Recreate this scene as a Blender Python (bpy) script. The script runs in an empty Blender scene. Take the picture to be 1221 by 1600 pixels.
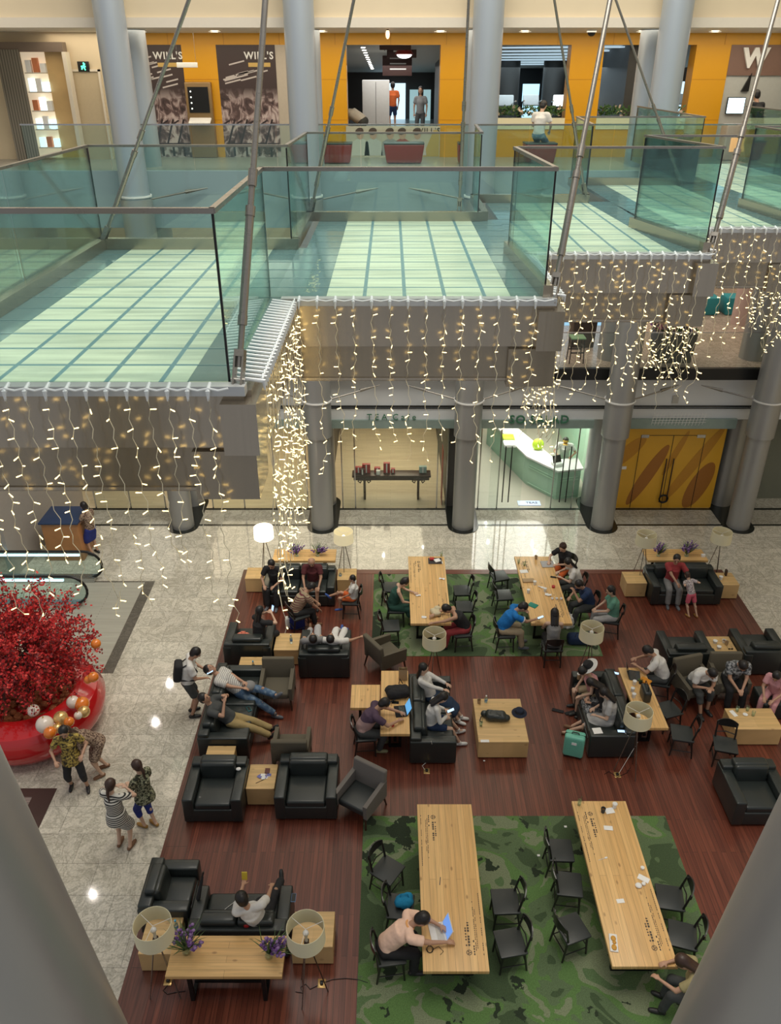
import bpy, bmesh, math, random
from mathutils import Vector, Matrix, Quaternion
random.seed(7)
C = bpy.context.scene
COL = C.collection
PI = math.pi
R = math.radians
# ---------------------------------------------------------------- camera
CAMZ = 12.2
FOC = 1253.0
PITCH = math.atan((800 - 105) / FOC)
cd = bpy.data.cameras.new('camera')
cam = bpy.data.objects.new('camera', cd); COL.objects.link(cam)
cam.location = (0, 0, CAMZ)
cam.rotation_euler = (PI / 2 - PITCH, 0, 0)
cd.sensor_fit = 'VERTICAL'; cd.sensor_height = 24.0; cd.lens = FOC / 1600 * 24.0
cd.clip_start = 0.05; cd.clip_end = 200
C.camera = cam
C.view_settings.view_transform = 'Standard'
C.view_settings.look = 'None'
C.view_settings.gamma = 1.0
C.view_settings.use_curve_mapping = False
C.view_settings.exposure = 0.2
# ---------------------------------------------------------------- world: soft grey daylight from the atrium skylight
w = bpy.data.worlds.new('world'); C.world = w; w.use_nodes = True
bg = w.node_tree.nodes['Background']
bg.inputs[0].default_value = (0.93, 0.95, 1.0, 1); bg.inputs[1].default_value = 0.34
def area(name, loc, size, power, color=(1, 1, 1), rot=(0, 0, 0), sy=None, spread=PI):
    l = bpy.data.lights.new(name, 'AREA'); l.shape = 'RECTANGLE'; l.size = size; l.size_y = sy or size
    l.energy = power; l.color = color; l.spread = spread
    o = bpy.data.objects.new(name, l); COL.objects.link(o); o.location = loc; o.rotation_euler = rot
    return o
area('atrium_skylight', (1.5, 11.5, 23.0), 13, 3800, (1.0, 0.93, 0.80), sy=17)
area('gallery_light', (1.0, 23.2, 12.98), 20, 330, (1.0, 0.86, 0.66), sy=2.2)
area('mezzanine_fill', (2.0, 27.4, 9.55), 26, 700, (1.0, 0.86, 0.70), sy=7)  # broad fill panel added to brighten the upper marble floor
area('corridor_fill', (0.1, 33, 12.25), 2.4, 170, (1.0, 0.96, 0.9), sy=12)  # fill lamp added to lift the dark corridor ceiling
area('gym_fill', (6.5, 32, 12.2), 7, 260, (0.75, 0.92, 1.0), sy=8)  # added fill, brightens the gym ceiling by bounce off its floor

# ---------------------------------------------------------------- coordinates measured on the photograph (1221x1600)
def ray(u, v):
    xc = (u - 610.5) / FOC; yc = (800 - v) / FOC
    return Vector((xc, math.cos(PITCH) + yc * math.sin(PITCH), -math.sin(PITCH) + yc * math.cos(PITCH)))
def G(u, v, z=0.0):
    d = ray(u, v); t = (z - CAMZ) / d.z
    return Vector((d.x * t, d.y * t, z))
def W(u, v, Y):
    d = ray(u, v); t = Y / d.y
    return Vector((d.x * t, Y, CAMZ + d.z * t))

# ---------------------------------------------------------------- materials
MATS = {}
def new_mat(name):
    m = bpy.data.materials.new(name); m.use_nodes = True
    MATS[name] = m
    return m, m.node_tree.nodes, m.node_tree.links, m.node_tree.nodes['Principled BSDF']
def mat(name, col, rough=0.5, metal=0.0, var=0.06, scale=12.0, bump=0.0, emit=None, estr=0.0, coat=0.0, trans=0.0, alpha=1.0, sheen=0.0):
    if name in MATS: return MATS[name]
    m, N, L, b = new_mat(name)
    b.inputs['Roughness'].default_value = rough; b.inputs['Metallic'].default_value = metal
    b.inputs['Coat Weight'].default_value = coat
    b.inputs['Transmission Weight'].default_value = trans
    b.inputs['Sheen Weight'].default_value = sheen
    tc = N.new('ShaderNodeTexCoord'); no = N.new('ShaderNodeTexNoise')
    no.inputs['Scale'].default_value = scale; no.inputs['Detail'].default_value = 4
    L.new(tc.outputs['Object'], no.inputs['Vector'])
    mx = N.new('ShaderNodeMix'); mx.data_type = 'RGBA'
    mx.inputs[6].default_value = (*[max(0, c * (1 - var)) for c in col], 1)
    mx.inputs[7].default_value = (*[min(1, c * (1 + var)) for c in col], 1)
    L.new(no.outputs['Fac'], mx.inputs[0]); L.new(mx.outputs[2], b.inputs['Base Color'])
    if bump:
        bp = N.new('ShaderNodeBump'); bp.inputs['Strength'].default_value = bump; bp.inputs['Distance'].default_value = 0.01
        L.new(no.outputs['Fac'], bp.inputs['Height']); L.new(bp.outputs[0], b.inputs['Normal'])
    if emit:
        b.inputs['Emission Color'].default_value = (*emit, 1); b.inputs['Emission Strength'].default_value = estr
    if alpha < 1: b.inputs['Alpha'].default_value = alpha
    return m
def ramp(N, stops, interp='LINEAR'):
    r = N.new('ShaderNodeValToRGB'); r.color_ramp.interpolation = interp
    el = r.color_ramp.elements
    while len(el) > 1: el.remove(el[-1])
    el[0].position = stops[0][0]; el[0].color = (*stops[0][1], 1)
    for p, c in stops[1:]:
        e = el.new(p); e.color = (*c, 1)
    return r
def mapping(N, L, scale=(1, 1, 1), rot=(0, 0, 0), loc=(0, 0, 0), src='Object'):
    tc = N.new('ShaderNodeTexCoord'); mp = N.new('ShaderNodeMapping')
    mp.inputs['Scale'].default_value = scale; mp.inputs['Rotation'].default_value = rot; mp.inputs['Location'].default_value = loc
    L.new(tc.outputs[src], mp.inputs['Vector'])
    return mp
def mixc(N, L, fac, a, b, blend='MIX'):
    mx = N.new('ShaderNodeMix'); mx.data_type = 'RGBA'; mx.blend_type = blend
    for s, i in ((fac, 0), (a, 6), (b, 7)):
        if hasattr(s, 'is_output'): L.new(s, mx.inputs[i])
        elif i == 0: mx.inputs[0].default_value = s
        else: mx.inputs[i].default_value = (*s, 1)
    return mx.outputs[2]
def marble_mat(name, base=(0.64, 0.605, 0.52), tile=0.62, rough=0.06):
    m, N, L, b = new_mat(name)
    mp = mapping(N, L)
    br = N.new('ShaderNodeTexBrick'); br.offset = 0.5; br.inputs['Scale'].default_value = 1.0
    br.inputs['Brick Width'].default_value = tile * 1.5; br.inputs['Row Height'].default_value = tile
    br.inputs['Mortar Size'].default_value = 0.006; br.inputs['Mortar Smooth'].default_value = 0.3
    br.inputs['Color1'].default_value = (*[c * 1.05 for c in base], 1); br.inputs['Color2'].default_value = (*[c * 0.9 for c in base], 1)
    br.inputs['Mortar'].default_value = (*[c * 0.55 for c in base], 1)
    L.new(mp.outputs[0], br.inputs['Vector'])
    n1 = N.new('ShaderNodeTexNoise'); n1.inputs['Scale'].default_value = 2.2; n1.inputs['Detail'].default_value = 12; n1.inputs['Roughness'].default_value = 0.72
    n1.inputs['Distortion'].default_value = 1.6
    L.new(mp.outputs[0], n1.inputs['Vector'])
    rv = ramp(N, [(0.0, (1, 1, 1)), (0.44, (1, 1, 1)), (0.50, (0.66, 0.66, 0.64)), (0.55, (1, 1, 1)), (1, (0.9, 0.9, 0.88))])
    L.new(n1.outputs['Fac'], rv.inputs[0])
    n2 = N.new('ShaderNodeTexNoise'); n2.inputs['Scale'].default_value = 28; n2.inputs['Detail'].default_value = 6
    L.new(mp.outputs[0], n2.inputs['Vector'])
    r2 = ramp(N, [(0.35, (0.80, 0.80, 0.78)), (0.62, (1.06, 1.05, 1.03))])
    L.new(n2.outputs['Fac'], r2.inputs[0])
    c = mixc(N, L, 1.0, br.outputs['Color'], rv.outputs[0], 'MULTIPLY')
    c = mixc(N, L, 1.0, c, r2.outputs[0], 'MULTIPLY')
    L.new(c, b.inputs['Base Color']); b.inputs['Roughness'].default_value = rough
    return m
def plank_mat(name, cols, width, length, along='Y', rough=0.35, knots=0.0, gap=0.004, streak=1.0, rotz=0.0):
    """boards running along an axis of the object's own space"""
    m, N, L, b = new_mat(name)
    rz = PI / 2 if along == 'Y' else 0.0
    mp = mapping(N, L, rot=(0, 0, rz + rotz))
    br = N.new('ShaderNodeTexBrick'); br.offset = 0.37; br.offset_frequency = 2; br.inputs['Scale'].default_value = 1.0
    br.inputs['Brick Width'].default_value = length; br.inputs['Row Height'].default_value = width
    br.inputs['Mortar Size'].default_value = gap; br.inputs['Mortar Smooth'].default_value = 0.1
    br.inputs['Color1'].default_value = (0, 0, 0, 1); br.inputs['Color2'].default_value = (1, 1, 1, 1); br.inputs['Mortar'].default_value = (0.5, 0.5, 0.5, 1)
    L.new(mp.outputs[0], br.inputs['Vector'])
    base = mixc(N, L, br.outputs['Color'], cols[0], cols[1])
    mp2 = N.new('ShaderNodeMapping'); mp2.inputs['Scale'].default_value = (1.2, 26, 1.2); L.new(mp.outputs[0], mp2.inputs['Vector'])
    ns = N.new('ShaderNodeTexNoise'); ns.inputs['Scale'].default_value = 1.0; ns.inputs['Detail'].default_value = 6; ns.inputs['Distortion'].default_value = 0.4
    L.new(mp2.outputs[0], ns.inputs['Vector'])
    d = 1 - 0.42 * streak
    rs = ramp(N, [(0.3, (d, d, d)), (0.68, (1.12, 1.12, 1.12))]); L.new(ns.outputs['Fac'], rs.inputs[0])
    c = mixc(N, L, 1.0, base, rs.outputs[0], 'MULTIPLY')
    if knots:
        vo = N.new('ShaderNodeTexVoronoi'); vo.inputs['Scale'].default_value = 1.0; 
        mp3 = N.new('ShaderNodeMapping'); mp3.inputs['Scale'].default_value = (2.6, 5.5, 3); L.new(mp.outputs[0], mp3.inputs['Vector']); L.new(mp3.outputs[0], vo.inputs['Vector'])
        rk = ramp(N, [(0.0, (1, 1, 1)), (0.07, (0.7, 0.7, 0.7)), (0.13, (0, 0, 0))]); L.new(vo.outputs['Distance'], rk.inputs[0])
        mk = N.new('ShaderNodeMath'); mk.operation = 'MULTIPLY'; mk.inputs[1].default_value = knots; L.new(rk.outputs[0], mk.inputs[0])
        c = mixc(N, L, mk.outputs[0], c, cols[2])
    c = mixc(N, L, br.outputs['Fac'], c, cols[3])
    L.new(c, b.inputs['Base Color']); b.inputs['Roughness'].default_value = rough
    return m
def rug_mat(name):
    m, N, L, b = new_mat(name)
    mp = mapping(N, L)
    v1 = N.new('ShaderNodeTexNoise'); v1.inputs['Scale'].default_value = 1.0; v1.inputs['Detail'].default_value = 3; v1.inputs['Roughness'].default_value = .45; v1.inputs['Distortion'].default_value = 0.9
    L.new(mp.outputs[0], v1.inputs['Vector'])
    r1 = ramp(N, [(0, (0.05, 0.085, 0.035)), (0.42, (0.10, 0.155, 0.07)), (0.49, (0.10, 0.195, 0.055)), (0.55, (0.19, 0.23, 0.13)), (0.62, (0.095, 0.16, 0.065)), (0.70, (0.15, 0.20, 0.10))], 'CONSTANT')
    L.new(v1.outputs['Fac'], r1.inputs[0])
    # dark leaf silhouettes
    wv = N.new('ShaderNodeTexNoise'); wv.inputs['Scale'].default_value = 5.0; wv.inputs['Detail'].default_value = 4
    L.new(mp.outputs[0], wv.inputs['Vector'])
    ad = N.new('ShaderNodeVectorMath'); ad.operation = 'MULTIPLY_ADD'; ad.inputs[1].default_value = (0.55, 0.55, 0.0)
    L.new(wv.outputs['Color'], ad.inputs[0]); L.new(mp.outputs[0], ad.inputs[2])
    v2 = N.new('ShaderNodeTexVoronoi'); v2.inputs['Scale'].default_value = 2.4; L.new(ad.outputs[0], v2.inputs['Vector'])
    n3 = N.new('ShaderNodeTexNoise'); n3.inputs['Scale'].default_value = 0.55; n3.inputs['Detail'].default_value = 1; L.new(mp.outputs[0], n3.inputs['Vector'])
    mm = N.new('ShaderNodeMath'); mm.operation = 'MULTIPLY_ADD'; mm.inputs[1].default_value = -1.3; mm.inputs[2].default_value = 0.86
    L.new(n3.outputs['Fac'], mm.inputs[0])
    lt = N.new('ShaderNodeMath'); lt.operation = 'LESS_THAN'; L.new(v2.outputs['Distance'], lt.inputs[0]); L.new(mm.outputs[0], lt.inputs[1])
    c = mixc(N, L, lt.outputs[0], r1.outputs[0], (0.018, 0.032, 0.014))
    n4 = N.new('ShaderNodeTexNoise'); n4.inputs['Scale'].default_value = 60; n4.inputs['Detail'].default_value = 3; L.new(mp.outputs[0], n4.inputs['Vector'])
    r4 = ramp(N, [(0.3, (0.72, 0.72, 0.72)), (0.7, (1.2, 1.2, 1.2))]); L.new(n4.outputs['Fac'], r4.inputs[0])
    c = mixc(N, L, 1.0, c, r4.outputs[0], 'MULTIPLY')
    L.new(c, b.inputs['Base Color']); b.inputs['Roughness'].default_value = 0.95; b.inputs['Sheen Weight'].default_value = 0.1
    return m
def glass_mat(name, tint=(0.86, 0.95, 0.93), refl=0.045, rough=0.02):
    """thin architectural glass: tinted see-through body with fresnel mirror reflections"""
    m = bpy.data.materials.new(name); m.use_nodes = True; MATS[name] = m
    N = m.node_tree.nodes; L = m.node_tree.links; N.clear()
    o = N.new('ShaderNodeOutputMaterial'); t = N.new('ShaderNodeBsdfTransparent'); g = N.new('ShaderNodeBsdfGlossy'); mx = N.new('ShaderNodeMixShader')
    t.inputs[0].default_value = (*tint, 1); g.inputs['Color'].default_value = (0.85, 1, 0.97, 1); g.inputs['Roughness'].default_value = rough
    f = N.new('ShaderNodeFresnel'); f.inputs[0].default_value = 1.5
    ma = N.new('ShaderNodeMath'); ma.operation = 'MULTIPLY_ADD'; ma.inputs[1].default_value = 0.6; ma.inputs[2].default_value = refl - 0.04
    L.new(f.outputs[0], ma.inputs[0]); L.new(ma.outputs[0], mx.inputs[0]); L.new(t.outputs[0], mx.inputs[1]); L.new(g.outputs[0], mx.inputs[2]); L.new(mx.outputs[0], o.inputs[0])
    return m
def steel_mat(name, col, rough=0.3, stretch=(40, 40, 0.6), metal=0.85, amount=0.12):
    m, N, L, b = new_mat(name)
    mp = mapping(N, L, scale=stretch)
    n = N.new('ShaderNodeTexNoise'); n.inputs['Scale'].default_value = 1.0; n.inputs['Detail'].default_value = 3; L.new(mp.outputs[0], n.inputs['Vector'])
    c = mixc(N, L, n.outputs['Fac'], tuple(x * (1 - amount) for x in col), tuple(min(1, x * (1 + amount)) for x in col))
    L.new(c, b.inputs['Base Color'])
    rr = N.new('ShaderNodeMapRange'); rr.inputs[3].default_value = rough * 0.8; rr.inputs[4].default_value = rough * 1.3
    L.new(n.outputs['Fac'], rr.inputs[0]); L.new(rr.outputs[0], b.inputs['Roughness']); b.inputs['Metallic'].default_value = metal
    bp = N.new('ShaderNodeBump'); bp.inputs['Strength'].default_value = 0.08; bp.inputs['Distance'].default_value = 0.004
    L.new(n.outputs['Fac'], bp.inputs['Height']); L.new(bp.outputs[0], b.inputs['Normal'])
    return m
def stripe_mat(name, a, bcol, period=0.055, axis='Z', duty=0.5, rough=0.85):
    m, N, L, b = new_mat(name)
    tc = N.new('ShaderNodeTexCoord'); sp = N.new('ShaderNodeSeparateXYZ'); L.new(tc.outputs['Object'], sp.inputs[0])
    f = N.new('ShaderNodeMath'); f.operation = 'MULTIPLY'; f.inputs[1].default_value = 1 / period; L.new(sp.outputs[axis], f.inputs[0])
    fr = N.new('ShaderNodeMath'); fr.operation = 'FRACT'; L.new(f.outputs[0], fr.inputs[0])
    lt = N.new('ShaderNodeMath'); lt.operation = 'LESS_THAN'; lt.inputs[1].default_value = duty; L.new(fr.outputs[0], lt.inputs[0])
    L.new(mixc(N, L, lt.outputs[0], a, bcol), b.inputs['Base Color']); b.inputs['Roughness'].default_value = rough
    return m
def print_mat(name, stops, scale=14, rough=0.85, detail=2, interp='CONSTANT'):
    m, N, L, b = new_mat(name)
    mp = mapping(N, L); n = N.new('ShaderNodeTexNoise'); n.inputs['Scale'].default_value = scale; n.inputs['Detail'].default_value = detail
    L.new(mp.outputs[0], n.inputs['Vector']); r = ramp(N, stops, interp); L.new(n.outputs['Fac'], r.inputs[0]); L.new(r.outputs[0], b.inputs['Base Color'])
    b.inputs['Roughness'].default_value = rough
    return m
def emis(name, col, s):
    return mat(name, (0.02, 0.02, 0.02) if s > 2 else col, 0.6, emit=col, estr=s, var=0.0)

M = MATS
marble_mat('marble')
marble_mat('marble_dark', (0.47, 0.45, 0.39))
marble_mat('marble_pink', (0.62, 0.50, 0.42), rough=.25)
plank_mat('deck_wood', [(0.115, 0.030, 0.018), (0.195, 0.056, 0.032), (0.05, 0.02, 0.012), (0.035, 0.012, 0.008)], 0.085, 1.9, 'Y', rough=0.30, gap=0.003, streak=0.9)
plank_mat('border_wood', [(0.12, 0.042, 0.028), (0.15, 0.055, 0.036), (0.05, 0.02, 0.012), (0.045, 0.018, 0.012)], 0.5, 2.2, 'Y', rough=0.3, gap=0.004)
PINE = [(0.66, 0.40, 0.155), (0.76, 0.49, 0.205), (0.25, 0.12, 0.045), (0.33, 0.19, 0.075)]
plank_mat('pine_y', PINE, 0.108, 40.0, 'Y', rough=0.42, knots=0.75, gap=0.0022, streak=0.35)
plank_mat('pine_x', PINE, 0.108, 40.0, 'X', rough=0.42, knots=0.75, gap=0.0022, streak=0.35)
plank_mat('cube_pine', [(0.60, 0.40, 0.17), (0.68, 0.46, 0.21), (0.30, 0.15, 0.06), (0.5, 0.31, 0.13)], 0.25, 3.0, 'X', rough=0.42, knots=0.5, gap=0.0012, streak=0.4)
plank_mat('pale_floor', [(0.60, 0.52, 0.36), (0.66, 0.58, 0.42), (0.3, 0.2, 0.1), (0.4, 0.34, 0.24)], 0.12, 1.2, 'X', rough=0.3, gap=0.003, streak=0.25)
rug_mat('rug')
glass_mat('glass', (0.86, 0.94, 0.928), 0.06)
glass_mat('clear_glass', (0.95, 0.97, 0.96), 0.045)
steel_mat('column_paint', (0.36, 0.365, 0.36), 0.36, (3, 3, 0.5), 0.45, 0.05)
steel_mat('column_blue', (0.40, 0.45, 0.50), 0.36, (3, 3, 0.5), 0.4, 0.05)
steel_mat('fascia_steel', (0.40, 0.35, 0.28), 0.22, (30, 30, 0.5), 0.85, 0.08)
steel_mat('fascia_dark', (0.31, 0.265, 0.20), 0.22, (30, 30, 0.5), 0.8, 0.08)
steel_mat('steel', (0.5, 0.5, 0.49), 0.22, (20, 20, 20), 0.95, 0.05)
steel_mat('rod_steel', (0.30, 0.28, 0.25), 0.28, (8, 8, 60), 0.85, 0.06)
mat('cap_steel', (0.52, 0.54, 0.55), 0.4, 0.5)
mat('black_frame', (0.012, 0.012, 0.012), 0.35, 0.2)
mat('black_metal', (0.015, 0.015, 0.015), 0.4, 0.5)
mat('black_wood', (0.014, 0.013, 0.012), 0.32, 0, coat=0.25)
mat('leather', (0.020, 0.026, 0.025), 0.36, 0, scale=60, bump=0.12, coat=0.12)
mat('pad_leather', (0.028, 0.033, 0.033), 0.40, 0, scale=50, bump=0.1)
mat('grey_fabric', (0.17, 0.155, 0.14), 0.95, scale=150, bump=0.3, var=0.15)
mat('khaki_fabric', (0.12, 0.105, 0.075), 0.95, scale=150, bump=0.3, var=0.15)
mat('walnut', (0.05, 0.025, 0.015), 0.4)
mat('shade', (0.80, 0.75, 0.52), 0.9, scale=120, var=0.05, trans=0.0)
mat('shade_lit', (0.9, 0.85, 0.7), 0.9, emit=(1.0, 0.86, 0.6), estr=3.2)
mat('shade_dim', (0.7, 0.64, 0.44), 0.9, emit=(1.0, 0.85, 0.5), estr=0.35)
mat('white', (0.78, 0.78, 0.76), 0.5)
mat('paper', (0.85, 0.85, 0.83), 0.8)
mat('bulb_glass', (0.8, 0.8, 0.8), 0.15)
mat('white_wall', (0.70, 0.72, 0.72), 0.5, var=0.03, scale=2)
mat('blue_fascia', (0.27, 0.34, 0.365), 0.45, var=0.04, scale=2)
mat('cream_wall', (0.62, 0.52, 0.36), 0.6, var=0.04, scale=2)
mat('cream_ceiling', (0.66, 0.60, 0.50), 0.6, var=0.03)
mat('dark_wall', (0.05, 0.048, 0.045), 0.5)
mat('green_glass_beam', (0.27, 0.35, 0.32), 0.2, 0.1, var=0.2, scale=3)
mat('mint_paint', (0.36, 0.56, 0.42), 0.4, var=0.03)
mat('black_line', (0.012, 0.014, 0.012), 0.2)
mat('wire_white', (0.80, 0.74, 0.55), 0.5)
mat('tie_white', (0.72, 0.76, 0.78), 0.45)
# ---------------------------------------------------------------- mesh helpers
class MB:
    def __init__(s): s.v = []; s.f = []
    def add(s, vs, fs, mtx=None):
        o = len(s.v)
        s.v += [tuple(mtx @ Vector(p)) for p in vs] if mtx is not None else [tuple(p) for p in vs]
        s.f += [[i + o for i in f] for f in fs]
        return s
    def box(s, c, d, mtx=None, rz=0.0, rx=0.0, ry=0.0):
        m = Matrix.Translation(c) @ Matrix.Rotation(rz, 4, 'Z') @ Matrix.Rotation(ry, 4, 'Y') @ Matrix.Rotation(rx, 4, 'X')
        if mtx is not None: m = mtx @ m
        x, y, z = d[0] / 2, d[1] / 2, d[2] / 2
        vs = [(-x, -y, -z), (x, -y, -z), (x, y, -z), (-x, y, -z), (-x, -y, z), (x, -y, z), (x, y, z), (-x, y, z)]
        return s.add(vs, [(0, 3, 2, 1), (4, 5, 6, 7), (0, 1, 5, 4), (1, 2, 6, 5), (2, 3, 7, 6), (3, 0, 4, 7)], m)
    def bb(s, x0, x1, y0, y1, z0, z1):
        return s.box(((x0 + x1) / 2, (y0 + y1) / 2, (z0 + z1) / 2), (abs(x1 - x0), abs(y1 - y0), abs(z1 - z0)))
    def rbox(s, c, d, r=0.03, seg=3, rz=0.0, rx=0.0, ry=0.0, taper=None):
        bm = bmesh.new(); bmesh.ops.create_cube(bm, size=1.0)
        for v in bm.verts:
            v.co = Vector((v.co.x * d[0], v.co.y * d[1], v.co.z * d[2]))
            if taper and v.co.z < 0: v.co.x *= taper; v.co.y *= taper
        bmesh.ops.bevel(bm, geom=list(bm.edges), offset=min(r, min(d) * 0.48), segments=seg, profile=0.5, affect='EDGES')
        m = Matrix.Translation(c) @ Matrix.Rotation(rz, 4, 'Z') @ Matrix.Rotation(ry, 4, 'Y') @ Matrix.Rotation(rx, 4, 'X')
        bm.verts.index_update()
        s.add([v.co.copy() for v in bm.verts], [[v.index for v in f.verts] for f in bm.faces], m); bm.free()
        return s
    def cone(s, p0, p1, r0, r1, n=12, cap=True):
        p0, p1 = Vector(p0), Vector(p1); d = p1 - p0
        if d.length < 1e-6: return s
        q = d.to_track_quat('Z', 'Y'); o = len(s.v)
        for p, r in ((p0, r0), (p1, r1)):
            for i in range(n):
                a = 2 * PI * i / n
                s.v.append(tuple(p + q @ Vector((r * math.cos(a), r * math.sin(a), 0))))
        for i in range(n): s.f.append([o + i, o + (i + 1) % n, o + n + (i + 1) % n, o + n + i])
        if cap: s.f.append([o + i for i in range(n)][::-1]); s.f.append([o + n + i for i in range(n)])
        return s
    def tube(s, pts, r, n=8, closed=False):
        pts = [Vector(p) for p in pts]; o = len(s.v); k = len(pts)
        rr = r if isinstance(r, (list, tuple)) else [r] * k
        up = Vector((0, 0, 1))
        for i, p in enumerate(pts):
            a = pts[(i - 1) % k] if (closed or i > 0) else p
            b = pts[(i + 1) % k] if (closed or i < k - 1) else p
            d = (b - a)
            if d.length < 1e-9: d = Vector((0, 0, 1))
            d.normalize()
            x = d.cross(up)
            if x.length < 0.05: x = d.cross(Vector((0, 1, 0)))
            x.normalize(); y = x.cross(d).normalized()
            for j in range(n):
                t = 2 * PI * j / n
                s.v.append(tuple(p + (x * math.cos(t) + y * math.sin(t)) * rr[i]))
        for i in range(k if closed else k - 1):
            i2 = (i + 1) % k
            for j in range(n):
                j2 = (j + 1) % n
                s.f.append([o + i * n + j, o + i * n + j2, o + i2 * n + j2, o + i2 * n + j])
        if not closed:
            s.f.append([o + j for j in range(n)][::-1]); s.f.append([o + (k - 1) * n + j for j in range(n)])
        return s
    def lathe(s, prof, c=(0, 0, 0), n=24, closed=False, mtx=None):
        o = len(s.v); c = Vector(c)
        for r, z in prof:
            for i in range(n):
                a = 2 * PI * i / n
                p = Vector((r * math.cos(a), r * math.sin(a), z))
                if mtx is not None: p = mtx @ p
                s.v.append(tuple(p + c))
        k = len(prof)
        for i in range(k if closed else k - 1):
            i2 = (i + 1) % k
            for j in range(n):
                j2 = (j + 1) % n
                s.f.append([o + i * n + j, o + i * n + j2, o + i2 * n + j2, o + i2 * n + j])
        if not closed:
            if prof[0][0] > 1e-5: s.f.append([o + j for j in range(n)][::-1])
            if prof[-1][0] > 1e-5: s.f.append([o + (k - 1) * n + j for j in range(n)])
        return s
    def ball(s, c, r, n=12, m=8, rot=None):
        if not isinstance(r, (tuple, list)): r = (r, r, r)
        o = len(s.v); c = Vector(c)
        def put(p):
            q = Vector((p[0] * r[0], p[1] * r[1], p[2] * r[2]))
            if rot is not None: q = rot @ q
            s.v.append(tuple(c + q))
        put((0, 0, -1))
        for i in range(1, m):
            t = PI * i / m - PI / 2
            for j in range(n):
                a = 2 * PI * j / n; put((math.cos(t) * math.cos(a), math.cos(t) * math.sin(a), math.sin(t)))
        put((0, 0, 1)); last = len(s.v) - 1
        for j in range(n): s.f.append([o, o + 1 + (j + 1) % n, o + 1 + j])
        for i in range(m - 2):
            for j in range(n):
                a = o + 1 + i * n; b_ = a + n
                s.f.append([a + j, a + (j + 1) % n, b_ + (j + 1) % n, b_ + j])
        a = o + 1 + (m - 2) * n
        for j in range(n): s.f.append([a + j, a + (j + 1) % n, last])
        return s
    def prism(s, poly, z0, z1):
        n = len(poly); o = len(s.v)
        for z in (z0, z1):
            for x, y in poly: s.v.append((x, y, z))
        s.f.append([o + i for i in range(n)][::-1]); s.f.append([o + n + i for i in range(n)])
        for i in range(n): j = (i + 1) % n; s.f.append([o + i, o + j, o + n + j, o + n + i])
        return s
    def slab(s, a, b, c, d, t):
        """thick quad through 4 points, thickness t along its normal"""
        P = [Vector(p) for p in (a, b, c, d)]; nrm = (P[1] - P[0]).cross(P[3] - P[0]).normalized() * (t / 2)
        vs = [p - nrm for p in P] + [p + nrm for p in P]
        return s.add(vs, [(3, 2, 1, 0), (4, 5, 6, 7), (0, 1, 5, 4), (1, 2, 6, 5), (2, 3, 7, 6), (3, 0, 4, 7)])
    def mesh(s, name, material, angle=35):
        me = bpy.data.meshes.new(name); me.from_pydata(s.v, [], s.f); me.update()
        bm = bmesh.new(); bm.from_mesh(me); bmesh.ops.recalc_face_normals(bm, faces=bm.faces); bm.to_mesh(me); bm.free()
        me.polygons.foreach_set('use_smooth', [True] * len(me.polygons))
        me.set_sharp_from_angle(angle=R(angle))
        if material: me.materials.append(M[material] if isinstance(material, str) else material)
        return me
    def build(s, name, material, parent=None, loc=None, label=None, angle=35):
        o = bpy.data.objects.new(name, s.mesh(name, material, angle)); COL.objects.link(o)
        if parent: o.parent = parent
        if loc is not None: o.location = loc
        if label: o['label'] = label
        return o
def empty(name, label=None, cat=None, loc=(0, 0, 0), rz=0.0, group=None):
    o = bpy.data.objects.new(name, None); COL.objects.link(o); o.location = loc; o.rotation_euler = (0, 0, rz); o.empty_display_size = 0.2
    return tag(o, label, cat, group)
def tag(o, label=None, cat=None, group=None, kind=None):
    if label: o['label'] = label
    if cat: o['category'] = cat
    if group: o['group'] = group
    if kind: o['kind'] = kind
    return o
def struct(name, mb, material, label=None, parent=None):
    o = mb.build(name, material, parent)
    if not parent: o['kind'] = 'structure'
    if label: o['label'] = label
    return o
def copy_tree(o, parent=None):
    c = o.copy(); COL.objects.link(c); c.parent = parent
    for ch in list(KIDS(o)): copy_tree(ch, c)
    return c
_kids = {}
def KIDS(o):
    return [c for c in o.children]
def place(proto, loc, rz, label, group=None, state={}):
    """first use moves the prototype itself, later uses copy it with its parts"""
    k = proto.name
    o = proto if k not in state else copy_tree(proto)
    state[k] = 1
    o.location = loc; o.rotation_euler = (0, 0, rz); o['label'] = label
    if group: o['group'] = group
    return o
def text_mesh(name, txt, size, depth, material, mtx, parent=None, spacing=1.0, bold=0.0, align='CENTER'):
    cu = bpy.data.curves.new(name, 'FONT'); cu.body = txt; cu.size = size; cu.extrude = depth / 2; cu.align_x = align; cu.align_y = 'CENTER'
    cu.space_character = spacing; cu.offset = bold; cu.resolution_u = 3
    t = bpy.data.objects.new(name, cu); COL.objects.link(t)
    dg = bpy.context.evaluated_depsgraph_get(); me = bpy.data.meshes.new_from_object(t.evaluated_get(dg))
    bpy.data.objects.remove(t)
    o = bpy.data.objects.new(name, me); COL.objects.link(o); me.materials.append(M[material]); 
    if parent: o.parent = parent
    o.matrix_local = mtx
    return o
def facing(loc, rz=0.0):   # upright lettering that reads from -Y
    return Matrix.Translation(loc) @ Matrix.Rotation(rz, 4, 'Z') @ Matrix.Rotation(PI / 2, 4, 'X')
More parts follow.
